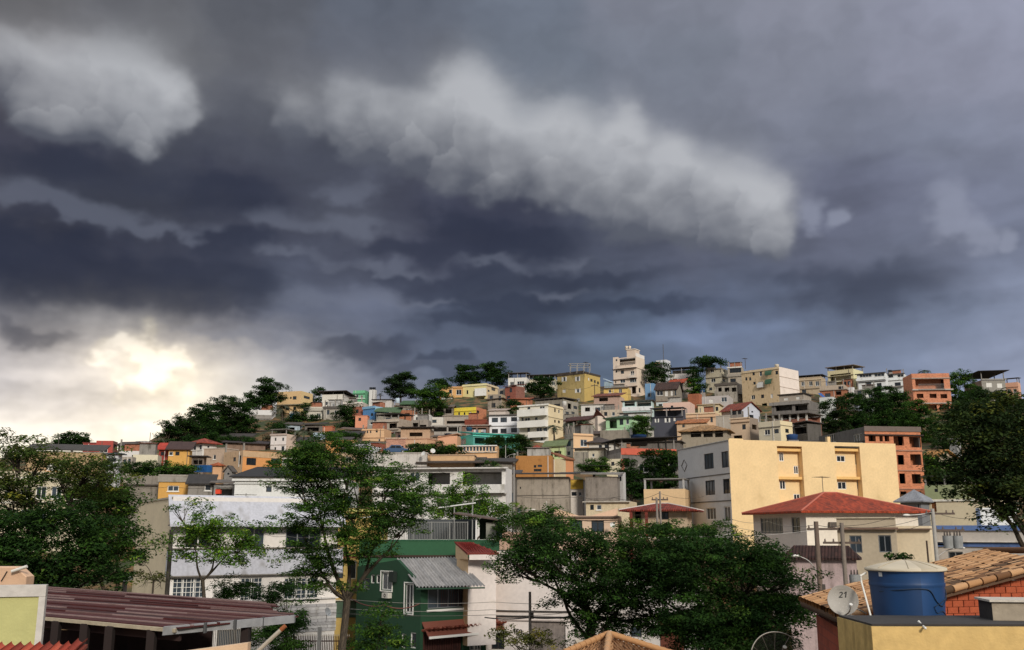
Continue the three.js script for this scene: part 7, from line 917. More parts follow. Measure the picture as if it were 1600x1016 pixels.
{ // the blue water tank
  const c = at(1422, 977, 16.6), g = thing('water_tank', 'large blue water tank with a cream lid in the near right corner', 'tank', [c.x, tankTop + 0.005, c.z]), k = 15.0 / 1548, H = 79 * 16.6 / 1500;
  const r1 = 60.5 * k * 1.02, r0 = 56 * k * 1.02, prof = [[0, 0.002], [r0 - 0.03, 0], [r0, 0.03], [lerp(r0, r1, 0.7), H * 0.68], [lerp(r0, r1, 0.72) + 0.012, H * 0.69], [lerp(r0, r1, 0.74) + 0.012, H * 0.75], [lerp(r0, r1, 0.76), H * 0.76], [r1 - 0.005, H - 0.05], [r1 + 0.02, H - 0.04], [r1 + 0.02, H]].map(p => new THREE.Vector2(...p));
  const bm = new THREE.MeshStandardMaterial({ color: C('#1c4a80'), roughness: 0.5, map: TX.sheet, name: 'plastic' }); mesh('tank_body', new THREE.LatheGeometry(prof, 56), bm, g);
  const lid = [[r1 + 0.035, H - 0.03], [r1 + 0.05, H - 0.02], [r1 + 0.045, H + 0.02], [r1 * 0.72, H + 0.08], [r1 * 0.36, H + 0.125], [0.06, H + 0.145], [0, H + 0.147]].map(p => new THREE.Vector2(...p)); const ld = mesh('lid', new THREE.LatheGeometry(lid, 56), M('#cfc0a4', 'worn', 0.6), g);
  for (let i = 0; i < 8; i++) { const a = i / 8 * 6.283 + 0.3; mesh('lid_rib', tube([[Math.cos(a) * 0.06, H + 0.149, Math.sin(a) * 0.06], [Math.cos(a) * r1 * 0.6, H + 0.1, Math.sin(a) * r1 * 0.6], [Math.cos(a) * (r1 + 0.04), H + 0.025, Math.sin(a) * (r1 + 0.04)]], 0.006, 8, 5), M('#a89a80', 'none'), ld); }
  const hose = (pts, r, m) => mesh('hose', tube(pts.map(([a, y]) => { const t = (a - 90) * Math.PI / 180, rr = lerp(r0, r1, y / H) + 0.012; return [Math.cos(t + Math.PI) * -rr * 1, y, Math.sin(-t + Math.PI) * -rr * -1].map((v, i) => i === 0 ? Math.sin(a * Math.PI / 180) * rr : i === 2 ? Math.cos(a * Math.PI / 180) * rr : v); }), r, 30, 5), m, g);
  const bk = M('#14283f', 'none', 0.6); hose([[-68, 0.52], [-30, 0.56], [0, 0.58], [14, 0.55], [26, 0.38], [40, 0.3], [60, 0.4], [70, 0.5]], 0.009, bk); hose([[22, 0.3], [40, 0.37], [58, 0.42], [70, 0.55]], 0.007, bk); hose([[20, 0.3], [26, 0.2], [40, 0.22], [64, 0.12]], 0.006, bk);
  mesh('sticker', new THREE.CylinderGeometry(r1 + 0.0, r1 - 0.004, 0.09, 6, 1, true, -1.15, 0.12).translate(0, H * 0.92, 0), M('#d9d9d6', 'none'), g);
}
// pipes and fittings on the yellow roof
function pipe(name, label, pts, r, col = '#d8d3c8', cat = 'pipe') { const P = pts.map(p => at(p[0], p[1], p[2])), o = P[0].clone(), g = thing(name, label, cat, o.toArray()); const c = new THREE.CurvePath(); const L = P.map(p => p.sub(o)); mesh('pipe_run', join(L.slice(1).map((p, i) => bar(L[i], p, r, 8))), M(col, 'none', 0.5), g); for (const p of L) mesh('elbow', new THREE.SphereGeometry(r * 1.35, 8, 6).translate(p.x, p.y, p.z), M(col, 'none', 0.5), g); return g; }
pipe('water_pipe', 'white pipe with a bent top standing left of the blue tank', [[1366, 968, 16.2], [1361, 964, 16.1], [1346, 909, 16.6], [1345, 900, 16.6], [1352, 896, 16.6]], 0.016);
pipe('water_pipe', 'white pipe lying on the yellow roof right of the tank', [[1484, 975, 15.6], [1488, 969, 15.6], [1513, 969, 15.6], [1513, 978, 15.2]], 0.014, '#cfc3b8');
pipe('water_pipe', 'short white pipe poking over the yellow parapet', [[1436, 972, 14.9], [1446, 982, 14.5]], 0.016);
pipe('water_pipe', 'grey white pipes along the yellow roof edge left of the tank', [[1326, 962, 16.8], [1345, 966, 16.2], [1352, 970, 15.6], [1366, 970, 15.6]], 0.02, '#b9b4ac');
{ // small round dish with the printed 21
  const c = at(1317, 939, 16.8), g = thing('satellite_dish', 'round grey satellite dish printed 21 on the yellow wall', 'satellite dish', [c.x, c.y, c.z]), r = 22.5 * 16.8 / 1545;
  const cv = document.createElement('canvas'); cv.width = cv.height = 256; const x = cv.getContext('2d'); x.fillStyle = '#989289'; x.fillRect(0, 0, 256, 256); for (let i = 0; i < 500; i++) { const q = PERM[i & 255] / 255, w = PERM[(i * 7 + 31) & 255] / 255; x.fillStyle = i % 2 ? 'rgba(120,112,100,0.08)' : 'rgba(220,215,205,0.08)'; x.fillRect(q * 256, (w * 256 + i * 13) % 256, 3 + q * 9, 2 + w * 6); }
  x.fillStyle = '#1d1a18'; x.font = 'italic bold 66px sans-serif'; x.textAlign = 'center'; x.fillText('21', 132, 104); x.font = '18px sans-serif'; x.fillStyle = '#6d675f'; x.fillText('Century', 130, 44);
  const t = new THREE.CanvasTexture(cv); t.colorSpace = THREE.SRGBColorSpace; t.magFilter = THREE.LinearFilter;
  const prof = []; for (let i = 0; i <= 10; i++) { const q = i / 10; prof.push(new THREE.Vector2(q * r, q * q * 0.05)); } prof.push(new THREE.Vector2(r + 0.006, 0.052), new THREE.Vector2(r + 0.006, 0.04)); const dg = new THREE.LatheGeometry(prof, 40); dg.rotateX(Math.PI / 2); const p = dg.attributes.position, uv = dg.attributes.uv; for (let i = 0; i < p.count; i++) uv.setXY(i, 0.5 + p.getX(i) / (2.1 * r), 0.5 + p.getY(i) / (2.1 * r));
  const piv = new THREE.Group(); piv.name = 'reflector'; piv.rotation.set(-0.25, -0.25, 0); g.add(piv); mesh('reflector_face', dg, new THREE.MeshStandardMaterial({ map: t, roughness: 0.55, side: THREE.DoubleSide, name: 'dish' }), piv);
  const gm = M('#a9a59d', 'metal', 0.5); mesh('feed_arm', tube([[0, -r * 0.95, 0.05], [0.0, -r * 0.6, 0.3], [0.01, -r * 0.25, 0.36]], 0.012, 10, 6), gm, g); mesh('feed_horn', bar([0.01, -r * 0.3, 0.33], [0.01, -r * 0.12, 0.37], 0.028, 10), M('#c9c6c0', 'none'), g);
  mesh('mount_arm', tube([[0, 0, -0.02], [0.04, -0.12, -0.08], [0.14, -0.3, -0.05], [0.3, -0.52, 0.05]], 0.022, 12, 7), gm, g); mesh('wall_bracket', box(0.24, -0.62, 0.0, 0.36, -0.42, 0.06), gm, g); mesh('mount_arm', tube([[0.02, -0.05, -0.02], [0.22, 0.06, -0.1], [0.2, -0.08, -0.1], [0.42, -0.22, -0.1]], 0.014, 12, 6), gm, g);
}
{ // stained box with a pale lid
  const b = building('storage_box', 'stained fibre cement box with a pale sheet lid on the yellow roof', 'box', { x: [1530, 1551, 1640], y: [941, 977], D: 15.2, a: 72, col: '#38322e', colR: '#a89880', kind: 'mould', kindR: 'mould', base: at(1551, 977, 15.2).y - 0.02, t: 0.04, parapet: 0.02 });
  mesh('lid', box(-b.wl - 0.05, b.H + 0.004, -b.wr, 0.05, b.H + 0.035, 0.04), M('#cfc4b4', 'worn', 0.6), b.g); mesh('joint', b.onFace(box(0.6, 0.02, 0.003, 0.62, b.H - 0.02, 0.012), 'R'), M('#4a4038', 'none'), b.g);
}
{ // mesh dish at the lower edge
  const c = at(1218, 1034, 22), g = thing('mesh_dish', 'large wire mesh satellite dish at the lower edge', 'satellite dish', [c.x, c.y, c.z]), r = 45 * 22 / 1560, rm = M('#8d867c', 'metal', 0.5), piv = new THREE.Group(); piv.name = 'reflector'; piv.rotation.set(-0.35, 0.1, 0); g.add(piv);
  mesh('rim', new THREE.TorusGeometry(r, 0.014, 6, 56), rm, piv); const z = q => -0.22 + 0.22 * q * q;
  for (let i = 0; i < 12; i++) { const a = i / 12 * 6.283; mesh('rib', tube([0, 0.33, 0.66, 1].map(q => [Math.cos(a) * r * q, Math.sin(a) * r * q, z(q)]), 0.007, 8, 5), rm, piv); }
  const wires = []; for (let k = 1; k < 22; k++) { const q = k / 22; wires.push(new THREE.TorusGeometry(r * q, 0.0022, 3, 48).translate(0, 0, z(q))); } mesh('wire_mesh', join(wires), M('#4f4a44', 'metal', 0.6), piv).userData.kind = 'stuff';
  const spokes = []; for (let i = 0; i < 96; i++) { const a = i / 96 * 6.283; spokes.push(tube([0.15, 0.55, 1].map(q => [Math.cos(a) * r * q, Math.sin(a) * r * q, z(q)]), 0.0022, 4, 3)); } mesh('wire_mesh', join(spokes), M('#4f4a44', 'metal', 0.6), piv).userData.kind = 'stuff';
  mesh('feed_horn', bar([0, 0.28, 0.42], [0, 0.36, 0.5], 0.045, 10), rm, g); mesh('feed_arm', bar([0, -0.05, -0.2], [0, 0.3, 0.44], 0.016, 6), rm, g); mesh('mast', bar([0, -c.y + 0.02, -0.3], [0, 0, -0.24], 0.05, 8), rm, g);
}
{ // tile roof tip at the lower edge
  const ap = at(952, 996, 19), e0 = at(882, 1026, 18.3), e1 = at(940, 1085, 14.5), e2 = at(1048, 1026, 19.5), g = thing('tiled_roof_house', 'peak of an ochre clay tile roof at the lower edge', 'roof', [ap.x, 0, ap.z]), o = new THREE.Vector3(ap.x, 0, ap.z), L = v => v.clone().sub(o);
  const P = [ap, e0, e1, e2].map(v => L(v).toArray()), bk = [P[0][0], P[1][1], P[0][2] - 3]; mesh('roof', poly([...P, bk], [[0, 1, 2], [0, 2, 3], [0, 3, 4], [0, 4, 1]]), M('#7a5636', 'none'), g);
  const ml = at(905, 1055, 16.2); tileTri(L(ap), L(e0), L(e1), 3); tileTri(L(ap), L(e2), L(e1), 4);
  function tileTri(A, E0, E1, seed) { const par = new THREE.Group(); par.name = 'tile_course'; g.add(par); const R = rng(seed * 31), nr = 12, nrm = new THREE.Vector3().crossVectors(E0.clone().sub(A), E1.clone().sub(A)).normalize(); if (nrm.y < 0) nrm.negate(); const dn = E0.clone().lerp(E1, 0.5).sub(A).normalize(), Lr = A.distanceTo(E0.clone().lerp(E1, 0.5)) / nr, geo = new THREE.CylinderGeometry(0.085, 0.1, Lr * 1.2, 8, 1, true, 0, Math.PI); geo.rotateY(-Math.PI / 2); geo.rotateX(Math.PI / 2); let n = 0; const ac = E1.clone().sub(E0).normalize();
    for (let j = 0; j < nr; j++) { const a = A.clone().lerp(E0, (j + 0.5) / nr), b = A.clone().lerp(E1, (j + 0.5) / nr), k = Math.max(1, Math.round(a.distanceTo(b) / 0.2)); for (let i = 0; i < k && n < 290; i++) { const m = new THREE.Mesh(geo, TILE[Math.floor(R() * 5)]); m.name = 'roof_tile'; m.castShadow = m.receiveShadow = true; const z = dn.clone(), y = nrm.clone(), x = new THREE.Vector3().crossVectors(y, z).normalize(); m.quaternion.setFromRotationMatrix(new THREE.Matrix4().makeBasis(x, new THREE.Vector3().crossVectors(z, x), z)); m.rotateY((R() - 0.5) * 0.14); m.position.copy(a).lerp(b, (i + 0.5) / k).addScaledVector(nrm, 0.015 + R() * 0.02); par.add(m); n++; } } }
  for (const e of [e0, e1, e2]) { const E = L(e), A = L(ap), n = 9; for (let i = 0; i < n; i++) { const p = A.clone().lerp(E, i / n), q = A.clone().lerp(E, (i + 1.06) / n); p.y += 0.07; q.y += 0.07; mesh('ridge_tile', bar(p, q, 0.055, 8, 0.065), TILE[e === e1 ? 4 : 0], g); } }
  mesh('wall', box(P[1][0] + 0.4, 0, P[0][2] - 2.5, P[3][0] - 0.4, P[1][1] - 0.05, P[0][2] + 0.2), M('#b8a68c'), g);
}
// ---------------------------------------------------------------- near roofs on the left
{ // maroon corrugated roof
  const Y = 8.15, c0 = plane(40, 960, Y), c1 = plane(275, 981, Y), c2 = plane(455, 963, Y), c3 = plane(405, 941.5, Y), c4 = plane(20, 913, Y);
  const g = thing('tin_roof_shed', 'shed roof of maroon corrugated sheets with ridge light painted pink on the left', 'shed', [c1.x, 0, c1.z]), o = new THREE.Vector3(c1.x, 0, c1.z), R = rng(21);
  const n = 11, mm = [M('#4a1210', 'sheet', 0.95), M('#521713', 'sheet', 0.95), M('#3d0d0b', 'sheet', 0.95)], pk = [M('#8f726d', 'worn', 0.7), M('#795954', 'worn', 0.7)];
  for (let k = 0; k < n; k++) {                                                      // sheets run from left to right, each with a raised rib, some painted pale as lit ridges
    const t0 = k / n, t1 = (k + 1) / n, la = c0.clone().lerp(c4, t0), lb = c0.clone().lerp(c4, t1 - 0.004), ra = (t0 < 0.45 ? c1.clone().lerp(c2, t0 / 0.45) : c2.clone().lerp(c3, (t0 - 0.45) / 0.55)), rb = (t1 < 0.45 ? c1.clone().lerp(c2, t1 / 0.45) : c2.clone().lerp(c3, (t1 - 0.45) / 0.55));
    const ext = R() * 0.5 - 0.15; ra.x += ext; rb.x += ext; const up = 0, Q = v => [v.x - o.x, v.y + up, v.z - o.z];
    const sh = mesh('roof_sheet', slab(Q(la), Q(ra), Q(rb), Q(lb), 0.025), mm[k % 3], g);
    for (const f of [0.55]) { const a = la.clone().lerp(lb, f), b = ra.clone().lerp(rb, f), segs = R() < 0.65 ? 1 : 4; for (let i = 0; i < segs; i++) { const s0 = i / segs, s1 = (i + 1) / segs, worn = R() < 0.55; const p = a.clone().lerp(b, s0), q = a.clone().lerp(b, s1), hw = 0.03; mesh('roof_rib', slab([p.x - o.x, Y + up + 0.03, p.z - o.z + hw], [q.x - o.x, Y + up + 0.03, q.z - o.z + hw], [q.x - o.x, Y + up + 0.03, q.z - o.z - hw * (0.5 + R())], [p.x - o.x, Y + up + 0.03, p.z - o.z - hw], 0.028), worn ? pk[i % 2] : mm[(i + k) % 3], sh); } }  // pinkish ribs paint the light caught by the ridges
  }
  const ln = (nm, a, b, dy, hh, dz, m) => { const A = [a.x - o.x, a.y + dy, a.z - o.z], B = [b.x - o.x, b.y + dy, b.z - o.z]; mesh(nm, slab([A[0], A[1], A[2] + dz], [B[0], B[1], B[2] + dz], [B[0], B[1], B[2] - dz], [A[0], A[1], A[2] - dz], hh), m, g); };
  ln('fascia', c0, c1, -0.02, 0.07, 0.05, M('#b9a98c', 'worn')); ln('gutter', c1.clone().add(new THREE.Vector3(-0.2, 0, 0.1)), c2.clone().add(new THREE.Vector3(0.1, 0, 0.1)), 0.03, 0.16, 0.07, M('#8f9092', 'worn', 0.6));
  for (let i = 1; i < 4; i++) { const p = c1.clone().lerp(c2, i / 4); mesh('gutter_clip', box(p.x - o.x - 0.02, Y - 0.15, p.z - o.z + 0.1, p.x - o.x + 0.02, Y + 0.05, p.z - o.z + 0.2), M('#4a4a4a', 'none'), g); }
  for (const [px, py] of [[82, 966], [127, 970], [166, 974], [232, 979], [380, 971], [385, 950]]) { const p = plane(px, py, Y); mesh('post', box(p.x - o.x - 0.08, 0, p.z - o.z - 0.3, p.x - o.x + 0.08, Y - 0.08, p.z - o.z - 0.14), M('#221613', 'none'), g); }  // posts coloured near black to paint the shade under the roof
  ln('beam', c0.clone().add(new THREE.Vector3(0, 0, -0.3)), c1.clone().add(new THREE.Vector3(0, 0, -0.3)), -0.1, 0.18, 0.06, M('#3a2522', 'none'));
  mesh('back_wall', box(c0.x - o.x - 1, 0, c3.z - o.z + 2.6, c3.x - o.x - 0.4, Y - 0.45, c3.z - o.z + 2.75), M('#3f2a26', 'mould'), g);  // dark wall colour stands in for shade below the sheets
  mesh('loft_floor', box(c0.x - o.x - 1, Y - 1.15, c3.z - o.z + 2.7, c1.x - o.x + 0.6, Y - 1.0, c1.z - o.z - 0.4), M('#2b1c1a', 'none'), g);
}
{ // lime wall with a white border
  const D = 13.5, g = thing('parapet_wall', 'lime green parapet wall with a white border at the left edge', 'wall', [at(66, 960, D).x, 0, -D], 0.28), e = at(72, 914, D), m = at(72, 1000, D).y;
  const Y1 = e.y, Y0 = m; mesh('wall', box(-2.6, 0, -0.1, -0.063, Y1 - 0.153, 0), M('#b9b56e'), g); mesh('border', box(-2.6, Y1 - 0.15, -0.12, 0.02, Y1, 0.03), M('#cdc6bd', 'worn'), g); mesh('border', box(-0.06, 0, -0.12, 0.02, Y1 - 0.153, 0.03), M('#cdc6bd', 'worn'), g);
}
{ // little red tile coping below it
  const D = 11.6, a = at(-20, 1003, D), b = at(112, 995, D), g = thing('tile_coping', 'low red clay tile coping under the lime wall', 'roof', [b.x, 0, b.z], 0.1), n = 18, w = 0.11, tm = ['#a5412b', '#8f3826', '#b85236'].map(c => M(c, 'plaster'));
  mesh('coping_wall', box(-n * w, 0, -0.55, -0.15, b.y - 0.26, -0.3), M('#cfc7bd', 'worn'), g); mesh('coping_base', slab([-n * w, b.y - 0.3, 0.02], [0.0, b.y - 0.28, 0.02], [0.0, b.y - 0.15, -0.6], [-n * w, b.y - 0.17, -0.6], 0.04), M('#7a3526', 'none'), g);
  for (let i = 0; i < n; i++) for (let j = 0; j < 2; j++) { const q = new THREE.CylinderGeometry(0.045, 0.055, 0.36, 8, 1, true, 0, Math.PI); q.rotateY(-Math.PI / 2); q.rotateX(Math.PI / 2 + 0.2); q.translate(-i * w - 0.06, b.y - 0.2 + j * 0.06 + (i === 0 ? 0.03 : 0), -0.12 - j * 0.3); mesh('roof_tile', q, tm[(i * 2 + j) % 3], g); }
}
{ // peach tank cabin
  const D = 19, a = at(-30, 913, D), b = at(39, 913, D), t = at(24, 887, D), g = thing('tank_cabin', 'peach plastered rooftop cabin with a chamfered corner at the left edge', 'cabin', [b.x, 0, b.z]), s = v => v - b.x;
  const P = [[s(a.x), 0], [0, 0], [0, b.y + 0.1], [0, at(39, 902, D).y], [s(t.x), t.y], [s(a.x), t.y]], sh = new THREE.Shape(P.map(p => new THREE.Vector2(...p))), ge = new THREE.ExtrudeGeometry(sh, { depth: 0.3, bevelEnabled: true, bevelSize: 0.015, bevelThickness: 0.015, bevelSegments: 1 }); ge.translate(0, 0, -0.3); mesh('cabin_body', ge, M('#d3a985'), g);
  mesh('spout', bar([s(at(22, 893, D).x), at(22, 893, D).y, 0.1], [s(at(46, 885, D).x), at(46, 885, D).y, 0.1], 0.03, 8), M('#cfcac0', 'none'), g); mesh('cable', tube([[s(at(12, 893, D).x), at(12, 893, D).y, 0.03], [s(at(8, 900, D).x), at(8, 900, D).y, 0.03], [s(at(3, 908, D).x), at(3, 908, D).y, 0.03]], 0.012, 8, 5), M('#3a302a', 'none'), g);
}
{ // the peach ramp wall and the rusty brace under the tin roof
  const D = 17, a = at(265, 1020, D), b = at(392, 1003, D), g = thing('sloping_wall', 'peach sloping wall top under the tin roof', 'wall', [b.x, 0, b.z]); const sh = new THREE.Shape([new THREE.Vector2(a.x - b.x, 0), new THREE.Vector2(0, 0), new THREE.Vector2(0, b.y), new THREE.Vector2(a.x - b.x, a.y)]), ge = new THREE.ExtrudeGeometry(sh, { depth: 0.2, bevelEnabled: false }); mesh('wall', ge, M('#d9b48e'), g);
  const p = at(398, 1022, 21), q = at(446, 978, 21), h2 = thing('brace_pole', 'slanting pale pole with a rusty tip under the gutter', 'pole', [p.x, p.y, p.z]); mesh('pole_shaft', bar([0, 0, 0], q.clone().sub(p).multiplyScalar(0.85), 0.045, 8), M('#b9ab98', 'worn'), h2); mesh('pole_tip', bar(q.clone().sub(p).multiplyScalar(0.845), q.clone().sub(p), 0.047, 8), M('#9a5527', 'worn'), h2); mesh('pole_foot', box(-0.12, -p.y, -0.12, 0.12, 0, 0.12), M('#6b5a4a', 'worn'), h2);
}
// ---------------------------------------------------------------- poles, lamps, cables
function pole(name, label, px, yt, D, r, o = {}) {
  const t = at(px, yt, D), base = o.base ?? 0, g = thing(name, label, 'pole', [t.x, base, t.z], o.turn || 0), h = t.y - base, m = M(o.col || '#7b7068', 'worn'); mesh('pole_shaft', bar([0, -0.1, 0], [0, h, 0], r, 10, r * 0.72), m, g);
  for (const [dy, w, off = 0] of o.arms || []) { const y = h - dy; const a = mesh('crossarm', box(-w + off, y - 0.06, -0.05 - r, w + off, y + 0.06, 0.05 - r), M('#5f5046', 'worn'), g); for (const u of [-0.9, -0.45, 0.45, 0.9]) mesh('insulator', new THREE.CylinderGeometry(0.035, 0.055, 0.16, 8).translate(u * w + off, y + 0.14, -r), M('#5a4a40', 'none', 0.4), a); }
  for (const [dy, x] of o.boxes || []) { const tr = mesh('transformer', new THREE.CylinderGeometry(0.3, 0.28, 0.75, 14).translate(x, h - dy, 0.05), M('#8d8f8e', 'worn', 0.6), g); for (let i = -1; i < 2; i++) mesh('bushing', new THREE.CylinderGeometry(0.03, 0.06, 0.28, 7).translate(x + i * 0.17, h - dy + 0.5, 0.05), M('#3d322c', 'none', 0.4), tr); mesh('bracket', box(x > 0 ? r * 0.5 : x, h - dy - 0.2, -0.04, x > 0 ? x : -r * 0.5, h - dy - 0.1, 0.04), M('#6a6662', 'metal'), g); }
  for (const [dy, x, rise] of o.lamps || []) { mesh('lamp_arm', tube([[0, h - dy, 0], [x * 0.5, h - dy + rise * 0.75, 0.05], [x, h - dy + rise, 0.1]], 0.03, 10, 6), M('#b5b1ab', 'metal', 0.5), g); const hd = new THREE.SphereGeometry(0.16, 10, 6); hd.scale(1.5, 0.5, 0.7); hd.translate(x + Math.sign(x) * 0.16, h - dy + rise, 0.1); mesh('lamp_head', hd, M('#d3cec4', 'none', 0.4), g); }
  for (const [dy, x, y] of o.bits || []) mesh('fitting', box(x - 0.09, h - dy - y, -0.12, x + 0.09, h - dy + y, 0.12), M('#4d463f', 'worn'), g);
  return { g, t, h };
}
pole('utility_pole', 'thick wooden looking power pole left of the pair by the pink wall', 1275, 815, 54, 0.17, { col: '#6d5b4e', lamps: [[2.9, -1.1, 1.05]], bits: [[3.6, 0.16, 0.25], [4.0, 0.2, 0.2]] });
pole('utility_pole', 'power pole with crossarms and transformer right of the pair', 1315, 817, 55, 0.15, { col: '#7d7064', arms: [[0.35, 1.0, -0.9], [1.1, 1.05]], boxes: [[3.2, 0.5]] });
pole('utility_pole', 'grey transformer pole with tangled fittings before the striped house', 1457, 795, 60, 0.15, { col: '#a9a49c', arms: [[0.3, 0.9, 0.5], [1.3, 0.9, 1.0]], boxes: [[2.0, 0.75], [2.0, 1.35]], lamps: [[2.9, 1.35, 0.55], [0.2, -1.5, -0.2]] });
pole('stub_pole', 'short dark post beside the grey transformer pole', 1448, 845, 58, 0.07, { col: '#4a3a30' });
pole('utility_pole', 'thin grey pole in front of the pinkish garage', 828, 925, 52, 0.1, { col: '#8a807a', bits: [[1.2, 0.1, 0.15]] });
pole('utility_pole', 'dark slim pole beside the small spreading tree', 268, 828, 46, 0.13, { col: '#4d4740' });
pole('street_lamp', 'street lamp pole left of the stained concrete house', 803, 730, 104, 0.12, { col: '#8f8a84', base: 0, lamps: [[5.0, 1.9, 0.5]] });
pole('thin_mast', 'pale thin mast before the turquoise terrace', 790, 696, 152, 0.06, { col: '#b9b5ae', base: groundY(-1, 152) - 0.5, lamps: [[2.0, 1.2, 0.6]] });
pole('utility_pole', 'slim pole with crossarm behind the mustard brown house', 803, 709, 140, 0.1, { col: '#8b857e', base: groundY(0, 140) - 0.5, arms: [[0.6, 0.7]] });
pole('utility_pole', 'grey pole in front of the red tile porch', 1026, 778, 82, 0.13, { col: '#857a70', base: 0 });
pole('utility_pole', 'second grey pole in front of the red tile porch', 1031, 768, 83, 0.11, { col: '#857a70', base: 0, arms: [[0.7, 0.7]] });
pole('utility_pole', 'pole on the skyline below the olive block', 929, 600, 236, 0.12, { col: '#4a4038', base: groundY(20, 236) - 1, arms: [[0.4, 0.9]] });
pole('white_post', 'white post beside the salmon pillar above the peach gables', 854, 783, 92, 0.06, { col: '#c9c4ba', base: 0 });
function antenna(label, px, yb, yt, D, kind = 0) { const b = at(px, yb, D), t = at(px, yt, D), g = thing('roof_antenna', label, 'antenna', [b.x, b.y - 0.3, b.z], 0.5), h = t.y - b.y + 0.3, m = M('#57514c', 'none'), r = 0.00028 * D + 0.006; mesh('mast', bar([0, 0, 0], [0, h, 0], r, 5), m, g); if (kind) { mesh('boom', bar([-0.7, h - 0.1, 0], [0.7, h - 0.1, 0], r * 0.7, 4), m, g); for (let i = -3; i <= 3; i++) mesh('element', bar([i * 0.22, h - 0.1, -0.4 + 0.04 * i], [i * 0.22, h - 0.1, 0.4 - 0.04 * i], r * 0.5, 4), m, g); } return g; }
antenna('tall thin mast on the skyline right of the tower', 1037, 566, 538, 279); antenna('antenna on the left flat roof', 56, 708, 680, 126, 1); antenna('antenna between the flat roof and the round tree', 90, 706, 681, 126, 1); antenna('short rod on the left tan roof', 79, 707, 689, 126); antenna('thin mast over the dark gabled ridge houses', 233, 700, 676, 160); antenna('white antenna on the beige apartment block', 1165, 575, 560, 246, 1); antenna('antenna standing before the yellow front', 1286, 764, 744, 82, 1); antenna('rod antenna on the pale building parapet', 384, 777, 771, 66, 1);
antenna('antenna on the olive block roof', 916, 582, 566, 249, 1);
// rooftop pipe frame on the olive block
{ const D = 247, p = at(892, 580, D), q = at(922, 569, D), w = q.x - p.x, h = q.y - p.y, g = thing('roof_frame', 'open pipe frame on the olive block roof', 'frame', [p.x, p.y - 0.1, p.z]), m = M('#8b8780', 'none'); for (const x of [0, w * 0.35, w * 0.7, w]) for (const z of [0, -3]) mesh('frame_post', box(x - 0.07, 0, z - 0.07, x + 0.07, h + 0.1, z + 0.07), m, g); for (const z of [0, -3]) mesh('frame_rail', box(-0.5, h + 0.1, z - 0.08, w + 0.1, h + 0.24, z + 0.08), m, g); for (const x of [0, w]) mesh('frame_rail', box(x - 0.08, h + 0.102, -2.9, x + 0.08, h + 0.22, -0.1), m, g); mesh('frame_rail', box(0, h * 0.5, -0.06, w, h * 0.5 + 0.12, 0.06), m, g); }
// water tanks
function tank(label, px, yb, wpx, hpx, D, col, o = {}) { const p = at(px, yb, D), r = wpx / 2 * mpp(px, yb, D), h = hpx * mpp(px, yb, D), g = thing('roof_tank', label, 'tank', [p.x, p.y - 0.02, p.z], 0, 'small water tanks on the roofs'), prof = [[0, 0], [r * 0.88, 0], [r, h * 0.8], [r * 1.03, h * 0.81], [r * 1.03, h * 0.86]].map(q => new THREE.Vector2(...q)), ld = [[r * 1.05, h * 0.85], [r * 0.6, h * 0.96], [0.001, h]].map(q => new THREE.Vector2(...q)); mesh('tank_body', new THREE.LatheGeometry(prof, 18), M(col, 'none', 0.5), g); mesh('lid', new THREE.LatheGeometry(ld, 18), M(o.lid || col, 'none', 0.5), g); if (o.stand) mesh('stand', box(-r * 0.9, -o.stand, -r * 0.9, r * 0.9, -0.01, r * 0.9), M('#8a8078', 'worn'), g); return g; }
tank('left black tank on the white tank tower', 579.5, 609.5, 5, 4.5, 251.5, '#23262c', { stand: 0.6 }); tank('right black tank on the white tank tower', 584.5, 609.5, 5, 4.5, 251.5, '#23262c', { stand: 0.6 });
tank('left cream tank on the stair head of the tower', 979, 545, 4.5, 4.5, 263, '#d8c9b4', { stand: 0.4 }); tank('right cream tank on the stair head of the tower', 984, 545, 4.5, 4.5, 263, '#d8c9b4', { stand: 0.4 });
tank('dark blue tank under the huge black canopy', 998, 685, 26, 6, 158, '#2a4a7a', { stand: 1.2, lid: '#5f83b5' });
tank('blue tank on the off white skyline house', 1111, 575, 14, 5, 264, '#2f7391', { stand: 0.5 }); tank('dark blue tank behind the yellow block parapet', 1238, 688, 18, 10, 116, '#2a4a7a', { stand: 6 });
tank('white domed tank on the beige block', 1214, 574, 7, 5, 246, '#dccfb8', { stand: 0.6 }); tank('blue tank on the ochre house behind the street tree', 536, 797, 24, 22, 73, '#23406f', { stand: 0.4 }); tank('small blue tank on the grey slope roof', 1098, 614, 8, 5, 246, '#2d5277', { stand: 1.5 });
tank('dark tank on the salmon end wall house', 700, 682, 12, 5, 176, '#2b3442', { stand: 1 }); tank('dark blue tank on the carport roof left of the white house', 733, 674, 10, 7, 182, '#27506a', { stand: 1.4 }); tank('dark tank on the modern white house', 1391, 582, 6, 4, 268, '#2c2f33', { stand: 0.6 });
tank('white tank above the green tin roof', 621, 630, 7, 8, 226, '#c9d8e4', { stand: 0.6 }); tank('white tank on the veranda by the olive block', 882, 634, 7, 7, 208, '#d5d2cb', { stand: 0.8 });
